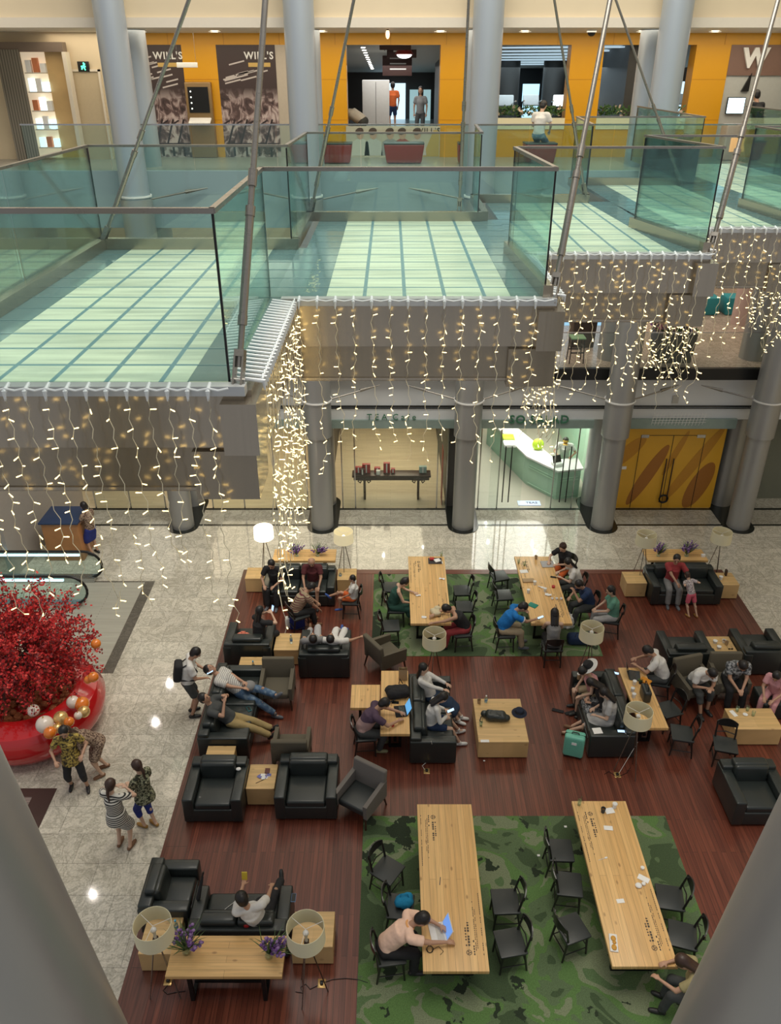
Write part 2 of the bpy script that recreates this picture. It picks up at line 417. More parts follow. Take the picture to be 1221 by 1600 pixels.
# ================================================================ THE SETTING
FZ = 0.04      # top of the wooden platform
L1Z, L2Z, DZ = 4.8, 9.95, 10.2
struct('floor', MB().bb(-20, 17, -2, 22.2, -0.3, 0.0), 'marble', 'polished grey-white marble tile floor of the atrium')
struct('floor_arcade', MB().bb(-9.3, 12.5, 21.15, 22.15, -0.0, 0.004), 'marble_dark')
for i, (y0, y1) in enumerate([(21.13, 21.21), (22.12, 22.24)]):
    struct('trim_%d' % (i + 1), MB().bb(-10.6, 12.5, y0, y1, 0.0, 0.009), 'black_line', 'thin black stone inlay line across the marble, %s one' % ['front', 'rear'][i])
struct('floor_platform', MB().bb(-4.05, 9.16, 3.2, 18.62, 0.0, FZ), 'deck_wood', 'dark red-brown wooden plank floor of the seating area')
b = MB(); b.bb(-4.06, -3.62, 3.2, 18.63, 0.0, FZ + 0.006); b.bb(8.85, 9.17, 3.2, 18.63, 0.0, FZ + 0.006)
struct('trim_3', b, 'border_wood', 'reddish wooden border boards along the platform sides')
plank_mat('border_x', [(0.17, 0.062, 0.043), (0.2, 0.075, 0.05), (0.05, 0.02, 0.012), (0.06, 0.025, 0.018)], 0.5, 2.2, 'X', rough=0.35)
struct('trim_4', MB().bb(-3.62, 8.85, 18.42, 18.63, 0.0, FZ + 0.006), 'border_x', 'reddish wooden border board at the back edge of the platform')
# rugs
for nm, (x0, x1, y0, y1), lb in (('area_rug', (-0.5, 5.1, 4.2, 10.28), 'large green leaf-patterned rug nearest the bottom, under two long tables'),
                                 ('area_rug', (-0.45, 5.02, 14.9, 18.4), 'green leaf-patterned rug farther back, under the two crowded long tables')):
    tag(MB().bb(x0, x1, y0, y1, FZ, FZ + 0.008).build(nm, 'rug'), lb, 'rug')
RZ = FZ + 0.008
# outer walls far off to the sides, mezzanine and gallery slabs
struct('wall_left', MB().bb(-14.2, -14, 14, 46, 0, 18), 'cream_wall')
struct('wall_right', MB().bb(16, 16.2, 2, 46, 0, 18), 'cream_wall')
struct('wall_back', MB().bb(-14, 16, 46, 46.3, 0, 18), 'dark_wall')
struct('floor_mezzanine', MB().bb(-14, 16, 21.75, 34, 4.5, L1Z), 'marble_pink', 'pale pink marble floor of the first upper level')
struct('wall_mezzanine', MB().bb(-14, 16, 34, 34.2, 3, 10), 'cream_wall')
struct('trim_5', MB().bb(-14, 16, 21.62, 21.75, 4.47, L1Z), 'black_frame')
struct('trim_6', MB().bb(-14, 16, 22.0, 22.2, 3.12, 4.47), 'white_wall', 'white slab edge above the shopfronts')
struct('trim_7', MB().bb(-14, 16, 21.96, 22.0, 3.52, 3.56).bb(-14, 16, 21.96, 22.0, 3.47, 3.49), 'black_line')
struct('floor_gallery', MB().bb(-14, 16, 21.7, 46, 9.65, L2Z), mat('gallery_stone', (.30, .29, .26), .3), 'floor of the top gallery in front of the yellow facade')
struct('trim_8', MB().bb(-14, 16, 21.5, 21.7, 8.6, L2Z), 'blue_fascia', 'pale blue-grey slab edge of the top gallery')
struct('wall_upper', MB().bb(-14, 16, 21.7, 21.9, 13.2, 18), 'cream_wall')
struct('ceiling_gallery', MB().bb(-14, 16, 21.6, 25.0, 13.0, 13.2), 'cream_ceiling', 'cream ceiling of the top gallery')

# ---------------------------------------------------------------- columns
def column(x, y, lab, front=True):
    t = empty('round_column', lab, 'column', (x, y, 0), 0, None)
    MB().cone((0, 0, 0), (0, 0, 3.02), 0.33, 0.33, 32).build('lower_shaft', 'column_paint', t)
    MB().cone((0, 0, 3.0), (0, 0, 9.35), 0.39, 0.39, 32).build('middle_shaft', 'column_paint', t)
    MB().cone((0, 0, 9.3), (0, 0, 18), 0.345, 0.345, 32).build('upper_shaft', 'column_blue', t)
    for z, r in ((4.08, 0.40), (9.42, 0.36)):
        MB().lathe([(r, z - .02), (r + .03, z - .02), (r + .03, z + .02), (r, z + .02)], n=32, closed=True).build('cable_ring', 'white', t)
    return t
CX = [-6.3, -2.06, 2.2, 6.42, 10.56]
names = ['leftmost, beside the red tree', 'second from left, beside the densest fairy lights', 'middle one, right of the dark altar table', 'fourth, between salad shop and yellow doors', 'rightmost, at the edge of the photo']
for x, n in zip(CX, names):
    column(x, 21.12, 'grey steel column in front of the shops, ' + n)
    column(x, 22.62, 'grey steel column behind its twin, ' + n)
for x, n in zip(CX, names):
    pts = []
    for i in range(13): a = PI + PI * i / 12; pts.append((x + .47 * math.cos(a), 21.1 + .47 * math.sin(a)))
    for i in range(13): a = PI * i / 12; pts.append((x + .47 * math.cos(a), 22.6 + .47 * math.sin(a)))
    tag(MB().prism(pts, 0, 0.02).build('column_base', 'black_line'), 'black floor plate under the column pair, ' + n, 'column base')
# brace struts reaching from the column rings to the slab edges
def brace(x, z, sgn, lab):
    t = empty('brace_strut', lab, 'strut', (x, 21.0, z))
    q = (sgn * 1.75, 0.62 if z < 6 else 0.36, 0.22)
    MB().cone((sgn * .4, 0.1, 0), (sgn * 1.3, 0.42 if z < 6 else .3, .15), 0.022, 0.022, 10).build('rod', 'rod_steel', t)
    MB().cone((sgn * 1.2, .4 if z < 6 else .28, .14), q, 0.05, 0.012, 10).build('tapered_tip', 'rod_steel', t)
for k, x in enumerate(CX):
    for sg in (-1, 1):
        if (k == 0 and sg < 0): continue
        for z, lv in ((4.1, 'shop level'), (9.35, 'gallery level')):
            brace(x, z, sg, 'thin steel brace strut at %s, reaching %s from the column %s' % (lv, 'left' if sg < 0 else 'right', names[k].split(',')[0]))

# ---------------------------------------------------------------- shopfront zone (Y 22.2)
struct('trim_9', MB().bb(-10.5, 6.0, 21.93, 22.3, 2.86, 3.12).bb(6.9, 10.2, 21.9, 22.3, 2.86, 3.16), 'green_glass_beam', 'green glass canopy beam over the shopfronts')
struct('ceiling_shops', MB().bb(-14, 16, 22.2, 34, 3.36, 3.45), 'cream_ceiling')
SF = 22.24
def shop_glass(lab, xs, z1=2.84, door=None):
    t = empty('glass_shopfront', lab, 'shop window', (xs[0], SF, 0))
    x0 = xs[0]
    for a, b_ in zip(xs[:-1], xs[1:]):
        if door and abs(a - door[0]) < .01: continue
        MB().bb(a - x0 + .02, b_ - x0 - .02, -.006, .006, .03, z1 - .02).build('glass_panel', 'clear_glass', t)
    for a in xs: MB().bb(a - x0 - .018, a - x0 + .018, -.02, .02, 0.0, z1).build('mullion', 'steel', t)
    MB().bb(0, xs[-1] - x0, -.025, .025, z1 - .02, z1 + .03).build('head_rail', 'black_frame', t)
    return t
shop_glass('glass shopfront wall at far left under the fairy lights', [-9.3, -8.2, -7.1])
shop_glass('glass shopfront behind the dense curtain of fairy lights', [-5.6, -4.6, -3.6, -2.6])
shop_glass('glass shopfront of the shop with the dark altar table', [-1.5, -1.1, 1.45, 1.75])
shop_glass('glass shopfront of the salad shop with mint counter', [2.75, 3.35, 5.05, 5.7], door=(3.35,))
struct('floor_shops', MB().bb(-13, 2.2, 22.2, 34, -0.02, 0.004), 'pale_floor')
mat('salad_floor', (0.42, 0.40, 0.33), 0.35)
struct('floor_side_passage', MB().bb(6.6, 16, 22.2, 34, -0.02, 0.004), 'marble_dark')
struct('floor_west', MB().bb(-20, -13, 22.2, 34, -0.02, 0.004), 'marble_dark')
struct('floor_salad', MB().bb(2.2, 6.6, 22.2, 34, -0.02, 0.006), 'salad_floor')
struct('wall_shop_1', MB().bb(-2.2, -1.95, 22.9, 30, 0, 3.3), 'dark_wall')
struct('wall_shop_2', MB().bb(1.75, 2.5, 22.35, 30, 0, 3.3), 'dark_wall')
struct('wall_shop_3', MB().bb(-13, 13, 30, 30.2, 0, 3.3), 'cream_wall')
struct('wall_shop_4', MB().bb(6.45, 6.9, 23.0, 30, 0, 3.3), 'mint_paint')
area('shop_ceiling_light', (-0.1, 25.5, 3.3), 2.6, 110, (1.0, 0.85, 0.6), sy=4)
area('shop_ceiling_light', (4.4, 25.2, 3.3), 3.0, 230, (1.0, 0.98, 0.88), sy=4)
area('shop_ceiling_light', (-4.6, 25.2, 3.3), 4.0, 110, (1.0, 0.82, 0.55), sy=4)
area('shop_ceiling_light', (-8.6, 25.2, 3.3), 2.0, 30, (1.0, 0.9, 0.75), sy=4)
struct('wall_shop_5', MB().bb(11.3, 16, 22.9, 23.1, 0, 3.4), mat('dim_green_wall', (.16, .17, .13), .6))
struct('wall_shop_6', MB().bb(-14, -13, 22.2, 30, 0, 3.4), 'dark_wall')
# partition wall, far left
a, c = G(128, 785), G(20, 903)
struct('wall_partition', MB().slab(a, c, c + Vector((0, 0, 4.4)), a + Vector((0, 0, 4.4)), 0.15), mat('taupe_wall', (0.34, 0.31, 0.28), 0.5), 'plain taupe partition wall at far left')

# dark altar table in the shop
t = empty('altar_table', 'long dark carved altar table in the shop behind the glass', 'table', (0.03, 22.95, 0))
MB().rbox((0, 0, .86), (2.5, .42, .07), .012).build('table_top', mat('rosewood', (0.05, 0.018, 0.010), .35), t)
for sx in (-1, 1):
    lg = MB().rbox((sx * .86, 0, .42), (.07, .30, .83), .01).build('leg', 'rosewood', t)
    m = MB()
    for k in (-1, 1):
        m.tube([(k * .03, -.12, 0), (k * .14, -.12, -.02), (k * .2, -.12, -.09), (k * .13, -.12, -.15), (k * .1, -.12, -.09)], .022, 6)
    m.rbox((0, -.1, -.04), (.42, .05, .08), .02)
    m.build('carved_bracket', 'rosewood', lg, (sx * .86, -.06, .78))
MB().bb(-1.2, 1.2, -.18, -.15, .72, .82).build('apron', 'rosewood', t)
mat('gift_red', (0.45, 0.02, 0.02), .4); mat('gift_black', (0.05, 0.01, 0.01), .4); mat('teal_box', (0.35, 0.52, 0.5), .4)
gifts = [(-1.05, .3, .2, 'gift_red', 'leftmost tall red'), (-.8, .32, .3, 'gift_red', 'wide red'), (-.92, .16, .2, 'gift_black', 'dark red low'), (-.45, .24, .18, 'gift_red', 'flat red'),
         (-.42, .16, .14, 'white', 'small white-labelled'), (-.15, .26, .34, 'gift_red', 'tallest red'), (.05, .16, .14, 'gift_red', 'small cubic red'), (1.0, .3, .22, 'teal_box', 'pale teal')]
for i, (x, wd, h, mt, lb) in enumerate(gifts):
    y = -.1 if i in (2, 4) else .04
    g = empty('gift_box', lb + ' gift box standing on the dark altar table', 'box', (0.03 + x, 22.95 + y, .896), 0, 'boxes on the altar table')
    MB().rbox((0, 0, h / 2), (wd * .8, .12, h), .008).build('box_body', mt, g)
    MB().bb(-.02, .02, -.063, -.061, 0.01, h - .01).build('box_label', 'paper', g)
tag(MB().rbox((1.62, 22.6, 1.0), (.02, .5, 1.9), .008).build('red_banner', mat('banner_red', (.3, .03, .02), .5)), 'tall dark red banner beside the altar table shop', 'banner')

# salad shop: mint counter, worker side, handles, sign
p = [G(822, 757), G(869, 781), G(905, 776), G(905, 776) + Vector((.1, 1.3, 0)), G(869, 781) + Vector((-.1, 1.6, 0))]
P0, P1, P2 = G(822, 757), G(868, 781), G(903, 777)
Bk = Vector((3.55, 27.2, 0))
t = empty('shop_counter', 'mint green panelled counter with white top in the salad shop', 'counter', (P1.x, P1.y, 0))
o_ = Vector((P1.x, P1.y, 0))
inn = [Vector((P2.x + .05, P2.y + .75, 0)), Vector((P1.x + .05, P1.y + .8, 0)), Vector((P0.x + .6, P0.y + .45, 0)), Bk + Vector((.6, 0, 0))]
outer = [Bk, P0, P1, P2]
poly = [(q - o_).xy[:] for q in outer + inn]
MB().prism(poly, 0.0, 1.0).build('counter_body', 'mint_paint', t)
big = [(q - o_).xy[:] for q in [Bk - Vector((.05, 0, 0)), P0 + Vector((-.06, -.03, 0)), P1 + Vector((-.02, -.07, 0)), P2 + Vector((.06, -.03, 0))] + inn]
MB().prism(big, 1.0, 1.06).build('counter_top', 'white', t)
for (q0, q1) in ((P0, P1), (P1, P2)):
    dd = (q1 - q0); ln = dd.length; dd.normalize(); nn = Vector((dd.y, -dd.x, 0)) * .015
    for z0, z1 in ((.1, .68), (.74, .94)):
        m = MB(); s0 = q0 - o_ + dd * .08 + nn; s1 = q1 - o_ - dd * .08 + nn
        for za, zb in ((z0, z0 + .025), (z1 - .025, z1)): m.slab(s0 + Vector((0, 0, za)), s1 + Vector((0, 0, za)), s1 + Vector((0, 0, zb)), s0 + Vector((0, 0, zb)), .02)
        m.build('panel_moulding', mat('mint_light', (.45, .66, .5), .4), t)
mat('lime', (0.42, 0.62, 0.03), .5)
tag(MB().ball((P0.x + .38, P0.y + .5, 1.24), (.2, .16, .2), 14, 10).build('lettuce_bowl', 'lime'), 'bright lime green bowl of leaves on the mint counter', 'salad bowl')
t = empty('cash_register', 'white and black till standing on the mint counter', 'till', (P1.x + .02, P1.y + .38, 1.06), R(25))
MB().rbox((0, 0, .05), (.3, .28, .1), .02).build('till_base', 'white', t)
MB().rbox((0, .04, .2), (.3, .03, .24), .01, rx=-.4).build('till_screen', 'black_frame', t)
t = empty('salad_display', 'row of white food tubs on the salad counter', 'display', (3.9, 25.6, 1.06))
for k in range(4): MB().rbox((0.1 + .03 * k, -.9 + .5 * k, .06), (.4, .4, .12), .03).build('food_tub', ['white', 'lime', 'white', 'shade'][k], t)
for k, (uu, lb) in enumerate([(790, 'left'), (880, 'right')]):
    q = G(uu, 808)
    t = empty('door_handle_pair', 'pair of tall black bar handles on the %s glass door of the salad shop' % lb, 'door handle', (q.x, 22.0, 0))
    for dx in (-.09, .1):
        MB().cone((dx, 0, .35), (dx, 0, 2.25), .018, .018, 10).build('bar', 'black_metal', t)
    MB().bb(-.5, .5, .1, .115, .012, 2.78).build('door_pane', 'clear_glass', t)
    for z in (.5, 2.1): MB().cone((-.09, 0, z), (-.09, .1, z), .01, .01, 8).cone((.1, 0, z), (.1, .1, z), .01, .01, 8).build('bracket', 'steel', t)
t = empty('floor_sign', 'pale blue lit sign panel on the salad shop floor', 'sign', G(827, 787) + Vector((0, 0, .01)))
MB().rbox((0, 0, .01), (.72, .3, .02), .008).build('sign_board', mat('sign_blue', (.55, .68, .9), .4, emit=(.6, .75, 1), estr=.25), t)
text_mesh('sign_text', 'TEAS', .17, .004, 'black_frame', Matrix.Translation((.08, 0, .024)), t)
# sign lettering
t = empty('shop_sign', 'dark green SO SALAD lettering on the canopy beam', 'sign', W(843, 656, 21.91))
mat('sign_green', (.05, .17, .10), .4)
text_mesh('lettering', 'SO SALAD', .35, .05, 'sign_green', facing((0, 0, 0)), t, spacing=1.12, bold=.006)
t = empty('shop_sign', 'small script TEA CAFE lettering above the altar table shop', 'sign', W(612, 652, 21.915))
text_mesh('lettering', 'T E A  C a f e', .26, .03, 'sign_green', facing((0, 0, 0)), t)
# yellow boarded double door
x0, x1 = W(960, 735, 22.3).x, W(1137, 700, 22.3).x
x0, x1 = 6.95, 10.12
t = empty('yellow_shopfront', 'yellow double-door shopfront with brown brush strokes', 'shop door', (x0, 22.26, 0))
MB().bb(0, x1 - x0, 0, .05, 0, 2.84).build('door_wall', mat('ochre', (0.74, 0.40, 0.035), .35, var=.05, scale=3), t)
mat('ochre_dark', (0.38, 0.15, 0.025), .4); mat('ochre_mid', (0.54, 0.25, 0.025), .4)
def ellipse(cx, cz, a, b_, ang, n=28, hole=0):
    o = []
    for i in range(n):
        tt = 2 * PI * i / n; x, z = a * math.cos(tt), b_ * math.sin(tt)
        o.append((cx + x * math.cos(ang) - z * math.sin(ang), cz + x * math.sin(ang) + z * math.cos(ang)))
    return o
def flat(poly, mt, parent, nm, y, th=.004):
    m = MB(); m.prism(poly, 0, th); 
    m.v = [(x, y - z, zz) for x, zz, z in m.v]
    return m.build(nm, mt, parent)
for cx, cz, a, b_, an, mt in [(1.0, 1.15, 1.15, .2, 1.12, 'ochre_dark'), (2.35, 1.5, 1.5, .17, 1.05, 'ochre_mid'), (.25, 1.9, .75, .22, .8, 'ochre_mid'), (2.65, .8, .85, .3, 1.2, 'ochre_dark'), (1.75, 1.9, .8, .1, 1.2, 'ochre_mid')]:
    pl = [(min(max(x, .01), x1 - x0 - .01), min(max(z, .02), 2.82)) for x, z in ellipse(cx, cz, a, b_, an)]
    flat(pl, mt, t, 'brush_stroke', -.001)
m = MB()
for x in (.62, 1.6, 2.55): m.bb(x - .008, x + .008, -.012, -.004, .02, 2.5)
m.bb(.62, 2.55, -.012, -.004, 2.49, 2.505).build('door_gap', 'black_line', t)
for dx in (-.11, .11): MB().cone((1.6 + dx, -.07, .25), (1.6 + dx, -.07, 1.75), .02, .02, 10).build('bar_handle', 'walnut', t)
MB().bb(.62, .85, -.02, -.005, 2.42, 2.52).bb(2.3, 2.55, -.02, -.005, 2.42, 2.52).build('hinge_plate', 'steel', t)
MB().tube([(1.6 + .13 * math.cos(k * PI / 6), -.1, .38 + .13 * math.sin(k * PI / 6)) for k in range(12)], .03, 6, closed=True).build('chain_lock', 'black_metal', t)
MB().bb(.1, .32, -.008, 0, 1.36, 1.46).build('notice', 'paper', t)
t = empty('wire_sign', 'white wire-grid shop sign above the yellow doors', 'sign', W(1062, 655, 21.89))
m = MB(); rn = random.Random(3)
for k in range(16): m.cone((-.8 + k * .1, 0, -.17 - rn.random() * .05), (-.74 + k * .1, 0, .2), .007, .007, 5)
for k in range(4): m.cone((-.8, 0, -.12 + k * .08), (.8, 0, -.1 + k * .08), .006, .006, 5)
m.build('sign_grid', 'paper', t)
tag(MB().bb(0, .18, -.02, 0, 0, .24).build('wall_plate', mat('plate_grey', (.45, .44, .4), .5), None, W(1050, 630, 21.99)), 'small grey access plate on the white slab edge above the yellow doors', 'wall plate')
t = empty('potted_tree', 'green potted plant behind the rightmost column', 'plant', (10.75, 23.6, 0))
MB().lathe([(.2, 0), (.26, .45), (.22, .45), (.2, .4)], n=18).build('pot', 'black_frame', t)
m = MB(); rn = random.Random(5)
for k in range(160):
    c0 = Vector((rn.gauss(0, .22), rn.gauss(0, .2), 1.0 + rn.random() * 1.6)); d0 = Vector((rn.uniform(-1, 1), rn.uniform(-1, 1), rn.uniform(-.3, .6))).normalized() * .13
    s_ = d0.orthogonal().normalized() * .04; m.add([c0, c0 + d0 * .5 + s_, c0 + d0, c0 + d0 * .5 - s_], [(0, 1, 2, 3)])
fo = m.build('foliage', mat('leaf_green', (.06, .14, .04), .5), t); fo['kind'] = 'stuff'
MB().cone((0, 0, .4), (0, 0, 1.9), .03, .015, 8).build('stem', 'walnut', t)

# ---------------------------------------------------------------- first upper level seen through the gap (z 4.8)
def balustrade(nm, lab, pts, z0, z1, posts=True, gm='glass', rail=.022, seg=1.5, railmat='steel', endposts=True):
    t = empty(nm, lab, 'balustrade', (pts[0][0], pts[0][1], z0))
    o = Vector((pts[0][0], pts[0][1], z0)); h = z1 - z0
    for a, b_ in zip(pts[:-1], pts[1:]):
        a = Vector((a[0], a[1], z0)) - o; b_ = Vector((b_[0], b_[1], z0)) - o
        n = max(1, round((b_ - a).length / seg)); up = Vector((0, 0, h - rail))
        for k in range(n):
            p0 = a.lerp(b_, (k + .004) / n); p1 = a.lerp(b_, (k + .996) / n)
            MB().slab(p0, p1, p1 + up, p0 + up, .014).build('glass_panel', gm, t)
    o2 = [Vector((q[0], q[1], z1)) - o for q in pts]
    m = MB()
    for a, b_ in zip(o2[:-1], o2[1:]):
        d = (b_ - a); m.box((a + b_) / 2 + Vector((0, 0, -rail)), (d.length + .03, .045, rail * 1.6), rz=math.atan2(d.y, d.x))
    m.build('handrail', railmat, t)
    if endposts:
        for q in pts: MB().box((q[0] - o.x, q[1] - o.y, h / 2 - .02), (.016, .016, h - .04)).build('edge_strip', 'black_frame', t)
    return t
balustrade('glass_balustrade', 'glass balustrade of the first upper level above the shop signs', [(-10.2, 21.72), (15.8, 21.72)], L1Z, 5.82, seg=2.1, rail=.012, gm='clear_glass')
balustrade('glass_balustrade', 'long glass balustrade along the top gallery in front of the yellow facade', [(-9.0, 21.62), (15.8, 21.62)], L2Z, 11.0, seg=2.1, rail=.02)
def planter(lab, loc, wd, dp, h, seed, n=260, cols=('leaf_green', 'petal_pink', 'petal_purple')):
    t = empty('flower_planter', lab, 'planter', loc)
    MB().rbox((0, 0, h / 2), (wd, dp, h), .02, taper=.9).build('box', mat('planter_dark', (.045, .03, .022), .5), t)
    rn = random.Random(seed)
    for ci, cm in enumerate(cols):
        m = MB()
        for k in range(n if ci == 0 else n // 4):
            c0 = Vector((rn.uniform(-.55, .55) * wd, rn.uniform(-.5, .5) * dp, h + rn.random() * .4)); d0 = Vector((rn.uniform(-1, 1), rn.uniform(-1, 1), rn.uniform(0, 1))).normalized() * .16
            s_ = d0.orthogonal().normalized() * (.03 if ci == 0 else .06); m.add([c0, c0 + d0 * .5 + s_, c0 + d0, c0 + d0 * .5 - s_], [(0, 1, 2, 3)])
        f = m.build('foliage' if ci == 0 else 'blossoms', cm, t); f['kind'] = 'stuff'
mat('petal_pink', (.6, .25, .3), .6); mat('petal_purple', (.28, .12, .38), .6); mat('petal_yellow', (.7, .6, .2), .6)
q = G(1055, 570, L1Z); planter('dark square planter with pink flowers behind the fairy-light cluster on the upper level', (q.x, q.y + .5, L1Z), 1.1, .8, .85, 11)
q = G(950, 572, L1Z); planter('dark planter with pale spiky plants left of the big flower planter, upper level', (q.x - .35, q.y + 2.0, L1Z), .7, .7, .8, 12, cols=('leaf_green', 'petal_yellow'))
q = G(903, 572, L1Z)
t = empty('bar_stool', 'dark metal bar stool beside a blue-lit doorway on the upper level', 'stool', (q.x, q.y + .4, L1Z))
MB().rbox((0, 0, .72), (.42, .42, .05), .02).build('seat', mat('green_seat', (.16, .28, .14), .6), t)
for sx in (-1, 1):
    for sy in (-1, 1): MB().cone((sx * .17, sy * .17, .7), (sx * .2, sy * .2, 0), .015, .015, 8).build('leg', 'black_metal', t)
MB().bb(-.19, .19, -.2, -.17, .3, .33).bb(-.19, .19, .17, .2, .3, .33).bb(-.2, -.17, -.19, .19, .45, .48).bb(.17, .2, -.19, .19, .45, .48).build('rungs', 'black_metal', t)
tag(MB().rbox((6.2, 26.0, L1Z + .7), (1.6, .1, 1.5), .02).build('light_box', emis('blue_lit', (.35, .65, .9), .7)), 'pale blue lit panel behind the bar stool on the upper level', 'panel')
tag(MB().rbox((13.2, 27.5, L1Z + .3), (3.6, .7, .6), .05).build('bench', mat('turquoise', (.03, .32, .38), .5)), 'turquoise upholstered bench on the upper level at right', 'bench')
tag(MB().rbox((10.6, 27.5, L1Z + .3), (1.1, .7, .6), .05).build('bench', 'turquoise'), 'small turquoise bench seat on the upper level, left of the long one', 'bench')
tag(MB().cone((11.6, 26.2, L1Z), (11.6, 26.2, 9.6), .35, .35, 24).build('pink_pillar', mat('pink_wall', (.62, .46, .42), .6)), 'pinkish round pillar on the upper level at right', 'pillar')

# ---------------------------------------------------------------- yellow facade of the gym (Y 25)
YF = 25.0
mat('yellow', (0.74, 0.36, 0.012), .32, var=.04, scale=1.2)
def WX(u, v): return W(u, v, YF).x
zt = W(600, 70, YF).z
struct('wall_facade', MB().bb(-9.1, 12.6, YF, YF + .3, zt, 13.0), 'yellow', 'yellow panel band over the gym entrance')
piers = [(284, 338), (493, 541), (689, 742), (893, 944), (1088, 1142)]
for i, (a, b_) in enumerate(piers):
    xa, xb = WX(a, 80) if a > 610 else WX(a, 80), WX(b_, 80)
    o = MB().bb(xa, xb, YF - .02, YF + .5, L2Z, zt).build('wall_pier', 'yellow'); o['kind'] = 'structure'; o['label'] = 'yellow panelled pier number %s from the left of the gym facade' % ['one', 'two', 'three', 'four', 'five'][i]
m = MB()
for i, (a, b_) in enumerate(piers):
    xa, xb = WX(a, 80), WX(b_, 80)
    for z in (10.9, 11.9): m.bb(xa, xb, YF - .024, YF - .019, z, z + .012)
for k in range(15): m.bb(-9 + k * 1.5, -8.988 + k * 1.5, YF - .004, YF + .001, zt, 13)
struct('trim_10', m, mat('yellow_joint', (.5, .22, .01), .5))
xs = [WX(u, 80) for u in (205, 284, 338, 430, 447, 493)]
# posters
def poster(xa, xb, lab):
    t = empty('gym_poster', lab, 'poster', (xa, YF - .02, L2Z))
    wd = xb - xa; h = zt - L2Z
    nm = 'gym_photo'
    if nm not in M:
        m_, N, L, b0 = new_mat(nm)
        tc = N.new('ShaderNodeTexCoord'); sp = N.new('ShaderNodeSeparateXYZ'); L.new(tc.outputs['Object'], sp.inputs[0])
        mp = mapping(N, L, scale=(3.2, 1, 2.2)); n1 = N.new('ShaderNodeTexNoise'); n1.inputs['Scale'].default_value = 1.6; n1.inputs['Detail'].default_value = 5; n1.inputs['Distortion'].default_value = 1.2; L.new(mp.outputs[0], n1.inputs['Vector'])
        r1 = ramp(N, [(.3, (.03, .018, .018)), (.46, (.12, .075, .07)), (.54, (.36, .27, .26)), (.62, (.55, .46, .44))]); L.new(n1.outputs['Fac'], r1.inputs[0])
        rz_ = N.new('ShaderNodeMapRange'); rz_.inputs[1].default_value = 1.35; rz_.inputs[2].default_value = 1.75; L.new(sp.outputs['Z'], rz_.inputs[0])
        c = mixc(N, L, rz_.outputs[0], r1.outputs[0], (.055, .035, .032)); L.new(c, b0.inputs['Base Color']); b0.inputs['Roughness'].default_value = .4
    MB().bb(0, wd, 0, .03, 0, h).build('printed_photo', 'gym_photo', t)
    rn = random.Random(int(xa * 10)); m = MB()
    for k in range(12):
        x = rn.uniform(.1, wd - .45); z = rn.uniform(1.7, h - .3); m.box((x + .18, -.004, z), (rn.uniform(.25, .45), .004, .035), ry=-.22)
    m.build('light_streaks', mat('streak', (.55, .5, .48), .5), t)
    text_mesh('lettering', "WILL'S", .24, .01, 'paper', facing((wd * .72, -.012, h - .26)), t, spacing=1.15, bold=.006)
    MB().bb(wd * .72 - .3, wd * .72 + .3, -.012, -.002, h - .52, h - .42).build('gold_strip', mat('gold', (.6, .4, .12), .4), t)
    for k in range(4):   # exercise machines printed in the lower half
        bx = wd * (.14 + .22 * k); m = MB()
        m.box((bx, -.004, .62), (.05, .004, .75), ry=.35).box((bx + .12, -.004, .35), (.32, .004, .04)).box((bx - .1, -.004, .9), (.2, .004, .04), ry=-.5).box((bx + .05, -.004, .18), (.06, .004, .3))
        m.build('printed_machine', mat('print_dark', (.03, .02, .022), .5), t)
poster(xs[0], xs[1], 'dark gym poster left of the wall kiosk, partly behind the steel columns')
poster(xs[2], xs[3], 'dark gym poster right of the wall kiosk')
struct('wall_pale_strip', MB().bb(xs[3], xs[5], YF - .01, YF + .4, L2Z, zt), mat('beige_panel', (.50, .44, .36), .4))
# wall kiosk
q = W(313, 248, YF - .1)
t = empty('wall_kiosk', 'bronze wall kiosk with black screen between the two gym posters', 'kiosk', (WX(313, 150), YF - .14, L2Z))
mat('bronze', (.34, .22, .10), .35, .6)
MB().rbox((0, 0, .95), (.72, .2, 1.9), .03).build('housing', 'bronze', t)
MB().bb(-.28, .28, -.12, -.1, 1.15, 1.78).build('screen', 'black_frame', t)
MB().rbox((0, -.22, .95), (.6, .3, .05), .02, rx=.4).build('shelf', 'white', t)
m = MB()
for k in range(4): m.ball((-.2, -.13, 1.25 + k * .14), .022, 8, 6)
m.build('icons', emis('icon_lit', (.8, .85, .8), 1.2), t)
t = empty('hanging_sign', 'small white sign panel hung on wires before the first yellow pier', 'sign', (WX(303, 92), YF - .9, 12.25))
MB().rbox((0, 0, 0), (.55, .03, .12), .01).build('panel', 'white', t)
for sx in (-.24, .24): MB().cone((sx, 0, .05), (sx, 0, .75), .004, .004, 5).build('wire', 'steel', t)
# openings: deep interior
struct('floor_gym', MB().bb(-3.6, 12.6, 25.1, 46, L2Z, L2Z + .01), mat('gym_floor', (.30, .31, .31), .25))
struct('ceiling_gym', MB().slab((-3.6, 25.3, 12.83), (12.6, 25.3, 12.83), (12.6, 46, 11.95), (-3.6, 46, 11.95), .1), mat('gym_ceiling', (.42, .42, .38), .6))
struct('wall_gym_1', MB().bb(-2.2, -1.95, 25.5, 40, L2Z, 12.75), 'dark_wall')
struct('wall_gym_2', MB().bb(1.75, 2.3, 25.5, 36, L2Z, 12.75), 'dark_wall')
struct('wall_gym_3', MB().bb(6.6, 6.9, 25.5, 40, L2Z, 12.75), 'dark_wall')
xa, xb = WX(545, 80), WX(687, 80)
